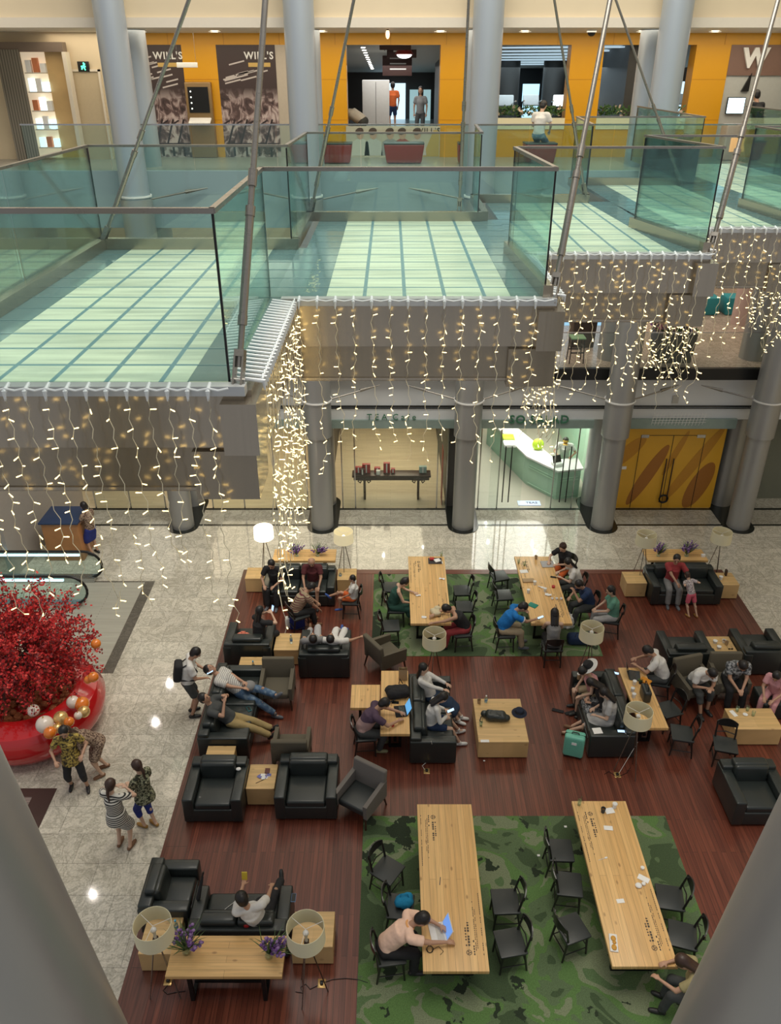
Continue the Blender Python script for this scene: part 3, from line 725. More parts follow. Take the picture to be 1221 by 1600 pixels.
# bright far end of the corridor
q0, q1 = W(586, 197, 44), W(634, 130, 44)
tag(MB().bb(q0.x, q1.x, 43.9, 44, L2Z, q1.z).build('lit_window', emis('sky_lit', (.62, .85, 1.0), 1.1)), 'bright blue-white window at the end of the corridor', 'window')
q0, q1 = W(640, 197, 43), W(646, 140, 43)
tag(MB().bb(q0.x, q0.x + 1.0, 42.9, 43, L2Z, q1.z).build('lit_window', emis('teal_lit', (.35, .55, .58), .7)), 'narrow dim teal window right of the bright corridor end', 'window')
struct('wall_corridor_end', MB().bb(-3.6, 3, 44.1, 44.3, L2Z, 12.75), 'black_frame')
m = MB()
for k in range(12): m.cone((-.8, 27 + k * 1.2, 12.69 - k * .051), (-.8, 27 + k * 1.2, 12.705 - k * .051), .06, .06, 10)
tag(m.build('light_strip', emis('spot_lit', (1, .97, .9), 9)), 'row of small round ceiling spots along the corridor', 'ceiling light')
for k, (uu, vv, ww, hh, yy) in enumerate([(618, 72, .85, .16, 26), (628, 83, .8, .2, 28), (621, 100, .8, .5, 31)]):
    q = W(uu, vv, yy)
    t = empty('hanging_direction_sign', ['topmost dark brown hanging sign with white top edge', 'dark brown hanging sign behind the red pendant lamp', 'largest dark brown hanging direction sign with three lines, farthest in'][k] + ' in the corridor', 'sign', (q.x, yy, q.z))
    MB().rbox((0, 0, 0), (ww * yy / 25, .05, hh * yy / 22), .01).build('sign_board', mat('brown_sign', (.075, .035, .03), .5), t)
    m = MB()
    for j in range(1 if k < 2 else 3): m.bb(-.25, .3, -.032, -.026, .03 - j * .16 + (.12 if k == 2 else 0), .07 - j * .16 + (.12 if k == 2 else 0))
    m.build('lettering', 'paper', t); MB().cone((-.3, 0, .05), (-.3, 0, 12.6 - q.z), .008, .008, 5).cone((.3, 0, .05), (.3, 0, 12.6 - q.z), .008, .008, 5).build('hanger', 'black_metal', t)
q = W(632, 84, 27); t = empty('pendant_lamp', 'red and white glowing pendant lamp in the corridor', 'lamp', q)
MB().lathe([(.05, .16), (.2, .1), (.27, 0), (.27, -.02)], n=20).build('lamp_shade', mat('lamp_red', (.5, .06, .05), .4), t)
MB().ball((0, 0, -.02), (.22, .22, .1), 14, 8).build('globe', emis('globe_lit', (1, .95, .9), 5), t)
MB().cone((0, 0, .15), (0, 0, 12.75 - q.z), .008, .008, 5).build('cord', 'black_metal', t)
q = W(606, 46, 22.5); t = empty('pendant_bulb', 'small amber pendant bulb hanging from the gallery ceiling', 'lamp', (q.x, 22.5, q.z - .1))
MB().ball((0, 0, 0), (.05, .05, .1), 10, 8).build('bulb', emis('amber_lit', (1, .55, .3), 2.5), t)
MB().cone((0, 0, .08), (0, 0, .3), .03, .03, 8).build('cap', 'black_metal', t)
q = W(588, 178, 28.5); t = empty('white_cabinet', 'tall white cabinet inside the corridor opening', 'cabinet', (q.x, 28.5, L2Z))
MB().rbox((0, 0, .95), (.85, .5, 1.9), .02).build('body', 'white', t)
MB().bb(-.005, .005, -.256, -.25, .05, 1.85).build('door_gap', 'black_line', t)
# banner
xa, xb = WX(541, 200), WX(688, 200); 
t = empty('gym_banner', "long printed WILL'S banner of exercising people under the corridor opening", 'banner', (xa, YF - .06, L2Z))
bw = xb - xa; bz = W(600, 197, YF).z - L2Z
MB().bb(0, bw, 0, .05, 0, bz).build('banner_board', mat('banner_bg', (.62, .54, .44), .5, var=.12, scale=1.5), t)
flat([(bw * .82, .02), (bw - .02, .02), (bw - .02, bz - .1), (bw * .93, bz - .1)], 'gold', t, 'yellow_field', -.002)
skn = mat('print_skin', (.62, .38, .28), .6); hd = mat('print_hair', (.09, .05, .04), .6)
cols = [(.7, .66, .6), (.62, .6, .58), (.36, .35, .36), (.45, .12, .10), (.66, .56, .54)]
for k, fx in enumerate([.15, .29, .47, .60, .76]):
    cx = bw * fx
    flat([(cx - .26, .05), (cx + .26, .05), (cx + .22, bz * .5), (cx + .08, bz * .6), (cx - .08, bz * .6), (cx - .22, bz * .5)], mat('print_top_%d' % k, cols[k], .6), t, 'printed_figure', -.003)
    flat(ellipse(cx, bz * .74, .10, .13, 0, 16), 'print_skin', t, 'printed_face', -.008)
    flat(ellipse(cx - .02, bz * .84, .12, .09, .3, 16), 'print_hair', t, 'printed_hair', -.012)
text_mesh('lettering', "WILL'S", .2, .01, 'black_frame', facing((bw * .87, -.01, bz - .12)), t, spacing=1.2)
# ledges with flowers in the two right openings
for k, (a, b_) in enumerate([(742, 893), (944, 1088)]):
    xa, xb = WX(a, 80), WX(b_, 80)
    o = MB().bb(xa, xb, YF - .02, YF + .25, L2Z + .72, L2Z + 1.0).build('wall_ledge', 'shade'); o['kind'] = 'structure'
    o = MB().bb(xa, xb, YF, YF + .22, L2Z, L2Z + .72).build('wall_dado', 'yellow'); o['kind'] = 'structure'
    t = empty('flower_box', 'low hedge with pale flowers on the cream ledge, %s opening' % ['third', 'rightmost'][k], 'planter', ((xa + xb) / 2, YF + .12, L2Z + 1.0))
    rn = random.Random(20 + k)
    for ci, cm in enumerate(('leaf_green', 'petal_pink')):
        m = MB()
        for j in range(400 if ci == 0 else 40):
            c0 = Vector((rn.uniform(-.46, .46) * (xb - xa), rn.uniform(-.08, .08), .05 + rn.random() * .22)); d0 = Vector((rn.uniform(-1, 1), rn.uniform(-1, 1), rn.uniform(0, 1))).normalized() * .12
            s_ = d0.orthogonal().normalized() * (.03 if ci == 0 else .05); m.add([c0, c0 + d0 * .5 + s_, c0 + d0, c0 + d0 * .5 - s_], [(0, 1, 2, 3)])
        f = m.build('foliage' if ci == 0 else 'blossoms', cm if ci == 0 else mat('petal_pale', (.8, .62, .5), .6), t); f['kind'] = 'stuff'
# gym: light strips on the ceiling, columns, lit back wall, exercise machines
for k in range(7):
    tag(MB().box((5.0 - k * .12, 26.8 + k * 1.6, 12.70 - k * .068), (3.6, .6, .03), rz=-.25).build('ceiling_light_panel', emis('cool_lit', (.55, .72, .85), .7)), 'long bluish ceiling light strip in the gym, strip %s from the front' % ['one', 'two', 'three', 'four', 'five', 'six', 'seven'][k], 'ceiling light', 'gym ceiling strips')
for x, y in ((4.4, 34), (6.1, 34), (8.6, 31), (10.2, 29.5)):
    tag(MB().cone((x, y, L2Z), (x, y, 12.75), .42, .42, 20).build('dark_pillar', 'dark_wall'), 'dark round pillar inside the gym %s' % {4.4: 'behind the left flower ledge', 6.1: 'near the bronze reveal', 8.6: 'in the right opening', 10.2: 'farthest right'}[x], 'pillar')
struct('wall_gym_4', MB().bb(2.3, 12.6, 40, 40.2, L2Z, 12.75), 'black_frame')
for k, (x, ww, zz) in enumerate([(3.4, 1.0, 1.9), (5.3, 1.6, 1.2), (7.5, .8, 1.9), (9.2, 1.4, 1.7)]):
    tag(MB().bb(x * 1.25, x * 1.25 + ww, 39.85, 39.95, L2Z + .2, L2Z + zz).build('lit_window', 'sky_lit'), 'bright bluish window at the back of the gym, number %s from left' % ['one', 'two', 'three', 'four'][k], 'window', 'gym back windows')
for k, (xa, xb) in enumerate([(4.4, 5.0), (5.25, 5.9), (6.75, 7.2), (7.5, 7.85), (9.2, 9.75), (10.3, 10.6)]):
    tag(MB().bb(xa, xb, 35.9, 36.0, L2Z, 11.62).build('glowing_mirror', emis('mirror_glow', (.5, .82, 1.0), .85)), 'mirror panel with painted-in cyan glow inside the gym, number %s from the left' % ['one', 'two', 'three', 'four', 'five', 'six'][k], 'mirror', 'gym mirror panels')  # bright cyan patches put into the panels as emission
rn = random.Random(9)
for k in range(9):
    x, y = 2.9 + k * .95 + rn.uniform(-.1, .1), 30 + rn.uniform(0, 5)
    t = empty('exercise_machine', 'exercise machine on the gym floor, place %s from the left' % ['one', 'two', 'three', 'four', 'five', 'six', 'seven', 'eight', 'nine'][k], 'gym machine', (x, y, L2Z), rn.uniform(-.5, .5), 'gym machines')
    MB().rbox((0, 0, .1), (.7, 1.5, .18), .04).build('base', 'black_metal', t)
    MB().tube([(-.3, .6, .1), (-.3, .7, 1.2), (-.3, .3, 1.25)], .03, 6).tube([(.3, .6, .1), (.3, .7, 1.2), (.3, .3, 1.25)], .03, 6).build('frame', 'steel', t)
    MB().rbox((0, .68, 1.25), (.55, .1, .35), .03, rx=-.3).build('console', 'icon_lit' if k % 3 == 0 else 'white', t)
# right-hand shop
xw = WX(1142, 80)
struct('wall_shop_right', MB().bb(xw, 13.6, YF + .02, YF + .2, L2Z, zt), mat('shop_grey', (.50, .52, .5), .5))
struct('trim_11', MB().bb(xw, 13.6, YF - .03, YF + .02, 12.0, zt), mat('mauve', (.22, .13, .1), .5))
t = empty('shop_sign', 'white W lettering on the brown sign band at upper right', 'sign', (W(1172, 92, YF).x + .12, YF - .06, W(1172, 92, YF).z))
text_mesh('lettering', 'W', .62, .08, 'paper', facing((0, 0, 0)) @ Matrix.Shear('XZ', 4, (0, 0)), t, bold=.03)
q = W(1149, 165, YF)
t = empty('wall_monitor', 'small wall monitor glowing blue-white at upper right', 'monitor', (q.x, YF - .03, q.z))
MB().rbox((0, 0, 0), (.5, .06, .42), .01).build('bezel', 'black_frame', t)
MB().bb(-.23, .23, -.036, -.031, -.19, .19).build('screen', emis('monitor_lit', (.65, .88, 1), 1.6), t)
q = W(1166, 130, YF)
t = empty('bracket_shelf', 'dark triangular wall bracket above the monitor', 'bracket', (q.x, YF - .05, q.z))
MB().add([(-.1, 0, -.2), (.1, 0, -.2), (.1, 0, .25), (-.1, .08, -.2), (.1, .08, -.2), (.1, .08, .25)], [(0, 1, 2), (5, 4, 3), (0, 3, 4, 1), (1, 4, 5, 2), (2, 5, 3, 0)]).build('plate', 'black_frame', t)
t = empty('glowing_counter', 'counter with orange glowing front at far upper right', 'counter', (W(1165, 215, 24).x + .3, 24.2, L2Z))
MB().rbox((0, 0, .45), (1.7, .5, .9), .05).build('body', mat('peach', (.5, .36, .3), .5), t)
for k in range(2): MB().rbox((-.5 + k * .9, -.26, .4), (.4, .03, .35), .02).build('glow_panel', emis('orange_lit', (1, .4, .15), .8), t)
# ---- left side of the top gallery
struct('wall_gallery_left', MB().bb(-14, WX(204, 80), YF - .6, YF - .4, L2Z, 13.0), 'cream_wall', 'cream wall with a lit shop window at upper left')
q0, q1 = W(45, 240, 24.3), W(104, 75, 24.3)
t = empty('shop_window', 'brightly lit shop window with shelves of goods at upper left', 'shop window', (q1.x - 1.15, 24.3, L2Z))
MB().bb(.56, 1.1, -.05, .0, .05, 2.6).build('timber_panel', 'cube_pine', t)
MB().bb(-.1, 1.1, .0, .06, .05, 2.6).build('back_panel', emis('window_warm', (1, .82, .58), .38), t)
MB().bb(-.65, 1.15, -.3, .0, 2.6, 2.82).build('canopy', mat('taupe', (.16, .12, .09), .5), t)
MB().bb(1.1, 1.2, -.3, 0, 0, 2.6).build('side_jamb', 'cream_ceiling', t)
MB().bb(-.6, .0, -.34, -.28, 0, 2.65).build('fluted_screen', stripe_mat('fluted', (.22, .2, .16), (.12, .11, .09), .07, 'X'), t)
rn = random.Random(4)
for k in range(5):
    sh = MB().bb(.0, .56, -.2, .0, .3 + k * .45, .33 + k * .45).build('shelf', 'cream_ceiling', t)
    m = [MB() for _ in range(3)]
    for j in range(3): m[rn.randrange(3)].bb(.04 + j * .19, .18 + j * .19, -.16, -.05, .33 + k * .45, .33 + k * .45 + rn.uniform(.2, .34))
    for mm, cm in zip(m, ('sky_lit', 'paper', 'orange_box')):
        if cm == 'orange_box': mat('orange_box', (.6, .2, .08), .5)
        if mm.v: mm.build('boxed_goods', cm, sh)
q = W(130, 104, 24.3)
t = empty('exit_sign', 'small green running-man exit sign on the cream wall', 'sign', (q.x, 24.34, q.z))
MB().rbox((0, 0, 0), (.3, .06, .24), .01).build('sign_box', 'black_frame', t)
g_ = emis('exit_lit', (.1, .9, .5), 1.6)
MB().box((0, -.034, 0), (.13, .005, .035)).box((.02, -.034, .03), (.04, .005, .1), ry=.6).box((-.03, -.034, -.03), (.035, .005, .09), ry=.5).box((.03, -.034, -.05), (.03, .005, .08), ry=-.4).ball((.02, -.034, .075), (.022, .003, .022), 8, 6).build('running_figure', g_, t)
t = empty('recessed_door', 'cream recessed service door below the exit sign', 'door', (W(143, 200, 24.3).x, 24.36, L2Z))
MB().bb(-.4, .4, 0, .03, 0, 2.15).build('door_leaf', mat('door_cream', (.5, .41, .27), .5), t)
MB().bb(-.45, -.4, -.04, .04, 0, 2.2).bb(.4, .45, -.04, .04, 0, 2.2).bb(-.45, .45, -.04, .04, 2.15, 2.2).build('frame', 'cream_ceiling', t)
# red flared booths on the gallery
mat('booth_red', (.30, .03, .025), .4)
for k, (a, b_, lb) in enumerate([(498, 551, 'leftmost, left of the banner'), (600, 663, 'in front of the banner'), (715, 737, 'beside the middle column'), (818, 868, 'with a man in white above it')]):
    xa, xb = W(a, 240, 23.35).x, W(b_, 240, 23.35).x
    t = empty('red_booth', 'dark red flared booth seat on the top gallery, ' + lb, 'seat', ((xa + xb) / 2, 23.35, L2Z))
    MB().rbox((0, 0, .25), (xb - xa, .6, .46), .04, taper=.86).build('body', 'booth_red', t)
    MB().rbox((0, 0, .49), (xb - xa, .6, .04), .02).build('seat_top', 'leather', t)
# gallery downlights
for k, uu in enumerate([212, 330, 500, 690, 825, 1012, 1128]):
    x = W(uu, 43, 23).x
    t = empty('ceiling_downlight', 'round recessed downlight in the gallery ceiling, %s from the left' % ['first', 'second', 'third', 'fourth', 'fifth', 'sixth', 'last'][k], 'ceiling light', (x, 23.4, 12.99), 0)
    MB().lathe([(.1, 0), (.15, 0), (.15, -.02), (.1, -.02)], n=20, closed=True).build('trim_ring', 'white', t)
    MB().cone((0, 0, -.012), (0, 0, 0), .1, .1, 20).build('lens', emis('down_lit', (1, .9, .7), 9), t)
t = empty('security_camera', 'small black dome camera on the gallery ceiling', 'camera', (W(925, 50, 23).x, 23.0, 12.98))
MB().ball((0, 0, -.03), (.1, .1, .09), 14, 8).build('dome', 'black_frame', t)
MB().cone((0, 0, -.03), (0, 0, .02), .12, .12, 16).build('mount', 'white', t)
# ================================================================ SUSPENDED GLASS WALKWAY
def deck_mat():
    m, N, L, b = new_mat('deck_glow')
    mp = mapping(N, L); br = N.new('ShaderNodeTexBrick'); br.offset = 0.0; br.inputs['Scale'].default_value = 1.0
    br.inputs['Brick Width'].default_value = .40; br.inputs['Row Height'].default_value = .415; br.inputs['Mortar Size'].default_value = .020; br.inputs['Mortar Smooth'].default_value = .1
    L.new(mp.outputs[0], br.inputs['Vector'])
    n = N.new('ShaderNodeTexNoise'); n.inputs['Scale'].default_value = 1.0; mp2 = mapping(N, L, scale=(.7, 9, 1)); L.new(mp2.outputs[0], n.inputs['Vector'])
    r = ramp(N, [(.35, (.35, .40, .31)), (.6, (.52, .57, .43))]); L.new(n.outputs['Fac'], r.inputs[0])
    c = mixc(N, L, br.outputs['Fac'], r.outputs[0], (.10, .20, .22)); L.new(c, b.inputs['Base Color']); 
    tc = N.new('ShaderNodeTexCoord'); sp = N.new('ShaderNodeSeparateXYZ'); L.new(tc.outputs['Object'], sp.inputs[0])   # shade of cross beams under the glass, painted into the emission colour
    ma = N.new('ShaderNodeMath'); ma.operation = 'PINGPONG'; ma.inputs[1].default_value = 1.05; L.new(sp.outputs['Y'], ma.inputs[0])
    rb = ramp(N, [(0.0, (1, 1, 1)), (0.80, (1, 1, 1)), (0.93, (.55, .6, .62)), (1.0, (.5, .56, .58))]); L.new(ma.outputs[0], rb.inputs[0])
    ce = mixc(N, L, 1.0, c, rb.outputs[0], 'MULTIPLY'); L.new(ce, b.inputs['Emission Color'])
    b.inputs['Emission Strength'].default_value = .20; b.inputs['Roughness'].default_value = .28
deck_mat()
mat('deck_teal', (.11, .19, .20), .12, .1, var=.15, scale=2)
mat('seam_teal', (.18, .28, .30), .3, .3)
def deck(nm, lab, x0, x1, y0, y1, xs1=None, ybk=None, close_left=True, lapL=None, lapR=None):
    """one square bay: glowing glass floor, teal margins, steel fascia below. xs1 = right edge x at the back"""
    o = Vector((x0, y0, DZ)); t = empty(nm, lab, 'walkway deck', o)
    wd = x1 - x0; dp = y1 - y0; wb = (xs1 if xs1 is not None else x1) - x0
    mg = .42
    inner = MB().prism([(mg, .02), (wd - mg, .02), (wb - mg, dp - .08), (mg, dp - .08)], -.05, 0.0)
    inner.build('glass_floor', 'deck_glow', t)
    MB().prism([(0, 0), (mg, 0), (mg, dp), (0, dp)], -.05, -.002).prism([(wd - mg, 0), (wd, 0), (wb, dp), (wb - mg, dp)], -.05, -.002).prism([(mg, dp - .08), (wb - mg, dp - .08), (wb - mg, dp), (mg, dp)], -.05, -.002).build('floor_margin', 'deck_teal', t)
    m = MB()
    for k in range(1, int(dp / .415)):
        y = k * .415 - .006; m.bb(0.0, mg, y, y + .012, -.002, .001)
        f = y / dp; xr = wd + (wb - wd) * f; m.bb(xr - mg, xr, y, y + .012, -.002, .001)
    m.build('seams', 'seam_teal', t)
    # cap + fascia along the front and the right side, return on the left
    MB().bb(-.02, wd + .02, -.1, .0, -.06, .012).build('front_cap', 'cap_steel', t)
    MB().bb(0, wd, -.06, 0.1, -.48, -.06).build('upper_fascia', 'fascia_steel', t)
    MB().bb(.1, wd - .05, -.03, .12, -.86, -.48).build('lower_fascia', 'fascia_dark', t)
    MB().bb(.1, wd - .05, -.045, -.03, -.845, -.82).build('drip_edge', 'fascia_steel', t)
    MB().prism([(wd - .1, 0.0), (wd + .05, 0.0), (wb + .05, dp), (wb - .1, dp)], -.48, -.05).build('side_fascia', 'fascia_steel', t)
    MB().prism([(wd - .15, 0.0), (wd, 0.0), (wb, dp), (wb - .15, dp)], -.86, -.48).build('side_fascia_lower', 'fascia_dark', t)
    MB().bb(0.0, .1, 0, dp, -.86, -.05).bb(.1, wb - .1, dp - .1, dp, -.86, -.05).build('rear_fascia', 'fascia_steel', t)
    MB().bb(.1, wd - .15, .1, dp - .1, -.5, -.44).build('soffit', 'white_wall', t)
    # corner end block
    e = MB().bb(wd - .16, wd + .1, -.16, .42, -.5, -.1).build('corner_block', 'fascia_steel', t)
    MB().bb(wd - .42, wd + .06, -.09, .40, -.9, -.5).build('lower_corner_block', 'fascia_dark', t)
    # curbs at the back
    return t
A = (-3.67, -1.06, 5.52, 10.5); B = (-1.06, 1.62, 8.0, 12.65); Cc = (1.62, 3.92, 10.2, 14.5); D = (3.745, 5.95, 12.0, 16.8)
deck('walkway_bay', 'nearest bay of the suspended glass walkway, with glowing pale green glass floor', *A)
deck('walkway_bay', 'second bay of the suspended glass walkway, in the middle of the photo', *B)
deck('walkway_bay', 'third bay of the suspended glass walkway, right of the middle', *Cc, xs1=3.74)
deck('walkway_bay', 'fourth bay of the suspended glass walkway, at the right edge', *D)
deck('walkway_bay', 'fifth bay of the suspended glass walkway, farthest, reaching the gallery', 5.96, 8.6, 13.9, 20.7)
def curb(lab, pts):
    t = MB(); 
    for a, b_ in zip(pts[:-1], pts[1:]):
        a = Vector((*a, DZ)); b_ = Vector((*b_, DZ)); d = b_ - a
        t.box((a + b_) / 2 + Vector((0, 0, .065)), (d.length + .1, .1, .13), rz=math.atan2(d.y, d.x))
    return tag(t.build('deck_curb', 'fascia_steel'), lab, 'curb')
curb('low steel curb round the left and back of the nearest walkway bay', [(A[0] + .06, A[2]), (A[0] + .06, A[3] - .06), (-1.2, A[3] - .06)])
curb('low steel curb round the left and back of the second walkway bay', [(-1.2, 10.5), (-1.2, 12.55), (1.3, 12.55)])
curb('low steel curb along the right of the second walkway bay', [(1.55, 8.0), (1.45, 10.2)])
curb('low steel curb round the left and back of the third walkway bay', [(1.4, 12.6), (1.4, 14.4), (3.3, 14.4)])
curb('low steel curb along the right of the third walkway bay', [(3.86, 10.2), (3.47, 12.0)])
curb('low steel curb round the left and back of the fourth walkway bay', [(3.3, 14.4), (3.5, 16.7), (5.6, 16.7)])
curb('low steel curb along the right of the fourth walkway bay', [(5.9, 12.0), (5.75, 13.9)])
RT = 11.4
balustrade('glass_balustrade', 'nearest glass balustrade with steel handrail, at the front left of the walkway', [(-3.6, 5.56), (-1.17, 5.56), (-1.2, 8.02), (1.53, 8.02), (1.45, 10.2)], DZ, RT, seg=2.6, rail=.022, railmat='rod_steel')
balustrade('glass_balustrade', 'glass balustrade round the back of the nearest and second walkway bays', [(-3.61, 5.66), (-3.61, 10.44), (-1.24, 10.44), (-1.2, 12.58), (1.3, 12.58), (1.38, 14.4), (3.3, 14.45)], DZ, RT, seg=2.6, rail=.016, railmat='rod_steel')
balustrade('glass_balustrade', 'glass balustrade at the front of the third and fourth walkway bays', [(1.5, 10.22), (3.88, 10.22), (3.48, 12.02), (5.9, 12.02), (5.75, 13.95), (8.5, 13.95), (8.5, 21.4)], DZ, RT, seg=2.6, rail=.016, railmat='rod_steel')
balustrade('glass_balustrade', 'farthest glass balustrade round the back of the fourth walkway bay', [(3.3, 14.5), (3.5, 16.75), (5.9, 16.75), (5.9, 21.4)], DZ, RT, seg=2.6, rail=.016, railmat='rod_steel')
# suspension rods
def rod(lab, base, top_px, Y, r=.028, big=True):
    top = W(top_px[0], top_px[1], Y); b0 = Vector(base); d = (top - b0).normalized(); end = b0 + d * 7.5
    t = empty('suspension_rod', lab, 'rod', base); L_ = lambda s_: tuple(d * s_)
    MB().cone(L_(.15), L_((end - b0).length), r * .8, r * .8, 12).build('rod', 'rod_steel', t)
    m = MB().cone(L_(.45), L_(.52), r * 1.25, r * 1.25, 12).cone(L_(.5), L_(1.25), r * 1.1, r * 1.1, 14).cone(L_(1.22), L_(1.29), r * 1.3, r * 1.3, 12)
    m.cone(L_(1.43), L_(1.55), r * 1.2, r * 1.2, 12).build('turnbuckle_sleeve', 'rod_steel', t)
    f = d.to_track_quat('Z', 'Y').to_matrix().to_4x4()
    MB().box((-r * 1.1, 0, .1), (r * .5, r * 2.2, .26), mtx=f).box((r * 1.1, 0, .1), (r * .5, r * 2.2, .26), mtx=f).box((0, 0, .25), (r * 2.6, r * 2.2, .05), mtx=f).build('clevis', 'rod_steel', t)
    MB().cone(f @ Vector((-r * 1.9, 0, .06)), f @ Vector((r * 1.9, 0, .06)), r * .5, r * .5, 10).build('pin', 'steel', t)
rod('thick steel suspension rod rising from the corner of the nearest walkway bay', (-1.1, 5.48, DZ - .02), (412, 40), 6.6)
rod('thick steel suspension rod rising from the right corner of the second walkway bay', (1.6, 7.95, DZ - .02), (946, 40), 9.2, .032)
rod('thick steel suspension rod rising from the right corner of the third walkway bay', (3.92, 10.15, DZ - .02), (1184, 120), 11.0, .034)
rod('thin steel suspension rod at the back left corner of the nearest walkway bay', (-3.62, 10.4, DZ + .05), (281, 40), 10.0, .026)
rod('thin steel suspension rod at the back left corner of the second walkway bay', (-1.2, 12.6, DZ + .05), (545, 40), 12.2, .026)
rod('thin steel suspension rod at the back right corner of the second walkway bay', (1.02, 12.6, DZ + .05), (731, 40), 12.3, .024)
rod('thin steel suspension rod behind the third walkway bay', (3.3, 14.4, DZ + .05), (873, 40), 13.8, .024)
rod('thinnest steel suspension rod in front of the right gym opening', (5.6, 16.6, DZ + .05), (977, 40), 16.6, .026)
# ---------------------------------------------------------------- icicle fairy lights
emis('led', (1.0, 0.74, 0.30), 4.5)
mat('led_sleeve', (.9, .85, .7), .4, emit=(1, .85, .55), estr=1.6)
def led_proto():
    b_ = MB().cone((0, 0, 0), (0, 0, .03), .0036, .0036, 6).cone((0, 0, .028), (0, 0, .046), .0052, .0042, 8)
    return b_.mesh('bulb', 'led')
LED = led_proto()
LED2 = MB().cone((0, 0, 0), (0, 0, .03), .0042, .0042, 6).cone((0, 0, .028), (0, 0, .046), .0068, .0056, 8).mesh('bulb', 'led')
CAM = Vector((0, 0, CAMZ))
def curtain(lab, p0, p1, n, lens, seed, out=(0, -1, 0), big=False, wander=.03, rope=.006, prob=.52, con=.05):
    rn = random.Random(seed); p0 = Vector(p0); p1 = Vector(p1); out = Vector(out)
    t = empty('icicle_light_curtain', lab, 'fairy lights', p0)
    # header cable clipped to the edge with white cable ties
    m = MB(); pts = []; ties = MB(); k_ = n * 4
    for i in range(k_ + 1):
        q = p0.lerp(p1, i / k_) - p0; sag = .007 * (1 - math.cos(2 * PI * (i / 4 % 1)))
        pts.append(q + Vector((0, 0, .012 - sag)) + out * (.035 + .3 * sag))
    m.tube(pts, .008, 6).build('header_cable', 'tie_white', t)
    for i in range(n):
        q = p0.lerp(p1, (i + .0) / n) - p0
        if i == 0:
            ties.cone(Vector((0, 0, .022)) - out * con, out * .05 + Vector((0, 0, -.01)), .012, .017, 8)
            ties.cone(out * .05 + Vector((0, 0, 0)), out * .055 + Vector((0, 0, -.075)), .017, .007, 8); tm = ties.mesh('connector', 'tie_white')
        o = bpy.data.objects.new('connector', tm); COL.objects.link(o); o.parent = t; o.location = q
    bulbs = []
    for i in range(n):
        q = p0.lerp(p1, (i + .02) / n) - p0 + out * .06
        L_ = rn.uniform(*lens); st_ = .075; ns = int(L_ / st_); ph = rn.uniform(0, 6); sp = [q + Vector((0, 0, -.06))]
        dx = (p1 - p0).normalized(); drift = rn.uniform(-.06, .06)
        for j in range(1, ns + 1):
            z = -.06 - j * st_
            f = j / ns
            zz = (1 if j % 2 else -1) * .010
            pt = q + dx * (zz + wander * math.sin(ph + j * .9) * f + drift * f * f) + out * (wander * .6 * math.cos(ph + j * .7) * f) + Vector((0, 0, z))
            sp.append(pt)
            if rn.random() < prob:
                a = rn.uniform(0, 2 * PI); tilt = rn.uniform(-.5, .35)
                d = (dx * math.cos(a) + out * abs(math.sin(a)) * .7 + Vector((0, 0, tilt))).normalized()
                bulbs.append((pt, d))
        MB().tube(sp, rope * .55, 4).build('strand', 'wire_white', t)
    bulbs.sort(key=lambda b_: (b_[0] + p0 - CAM).length)
    me = LED2 if big else LED
    for pt, d in bulbs[:100]:
        o = bpy.data.objects.new('bulb', me); COL.objects.link(o); o.parent = t; o.location = pt; o.rotation_mode = 'QUATERNION'; o.rotation_quaternion = d.to_track_quat('Z', 'Y')
    rest = bulbs[100:]
    if rest:
        vs = [v.co.copy() for v in me.vertices]; fs = [list(p.vertices) for p in me.polygons]; m = MB()
        for pt, d in rest: m.add(vs, fs, Matrix.Translation(pt) @ d.to_track_quat('Z', 'Y').to_matrix().to_4x4())
        o = m.build('bulb_cluster', 'led', t); o['kind'] = 'stuff'
    return t
ZC = DZ - .0
curtain('curtain of icicle fairy lights along the front of the nearest walkway bay, at left', (-3.6, A[2] - .1, ZC), (-1.15, A[2] - .1, ZC), 17, (1.35, 2.15), 1)
curtain('dense curtain of icicle fairy lights down the right side of the nearest walkway bay', (-.98, 5.6, ZC), (-.98, 7.9, ZC), 26, (1.5, 2.3), 2, out=(1, 0, 0), wander=.06, con=.17)
curtain('curtain of icicle fairy lights along the front of the second walkway bay, mid photo', (-.9, B[2] - .1, ZC), (1.6, B[2] - .1, ZC), 14, (1.35, 1.85), 3)
curtain('icicle fairy lights along the right side of the second walkway bay', (1.7, 8.1, ZC), (1.7, 10.1, ZC), 19, (1.5, 1.95), 4, out=(1, 0, 0), con=.12, big=True, wander=.06)
curtain('curtain of icicle fairy lights along the front of the third walkway bay, at right', (1.8, Cc[2] - .1, ZC), (3.95, Cc[2] - .1, ZC), 14, (1.55, 2.0), 5, big=True)
curtain('bushy cluster of icicle fairy lights at the right side of the third walkway bay', (4.0, 10.3, ZC), (3.62, 11.95, ZC), 18, (1.6, 2.05), 6, out=(1, 0, 0), big=True, wander=.07)
curtain('curtain of icicle fairy lights along the front of the fourth walkway bay, far right', (4.05, D[2] - .1, ZC), (5.95, D[2] - .1, ZC), 12, (1.3, 1.9), 8, big=True)
curtain('bushy cluster of icicle fairy lights at the right edge beside the fourth walkway bay', (6.05, 12.1, ZC), (6.05, 13.9, ZC), 16, (1.6, 2.0), 9, out=(1, 0, 0), big=True, wander=.08)
# ---------------------------------------------------------------- big slanting columns in the foreground corners
def slant(lab, base, top, r):
    t = MB().cone(base, top, r, r, 48)
    return tag(t.build('slanting_column', 'column_paint'), lab, 'column')
slant('large grey slanting steel column cutting off the bottom left corner', (-3.0, 4.776, 0), (-2.4825, 1.748, 18), .45)
slant('large grey slanting steel column cutting off the bottom right corner', (2.61, 4.04, 0), (3.045, 2.36, 18), .45)
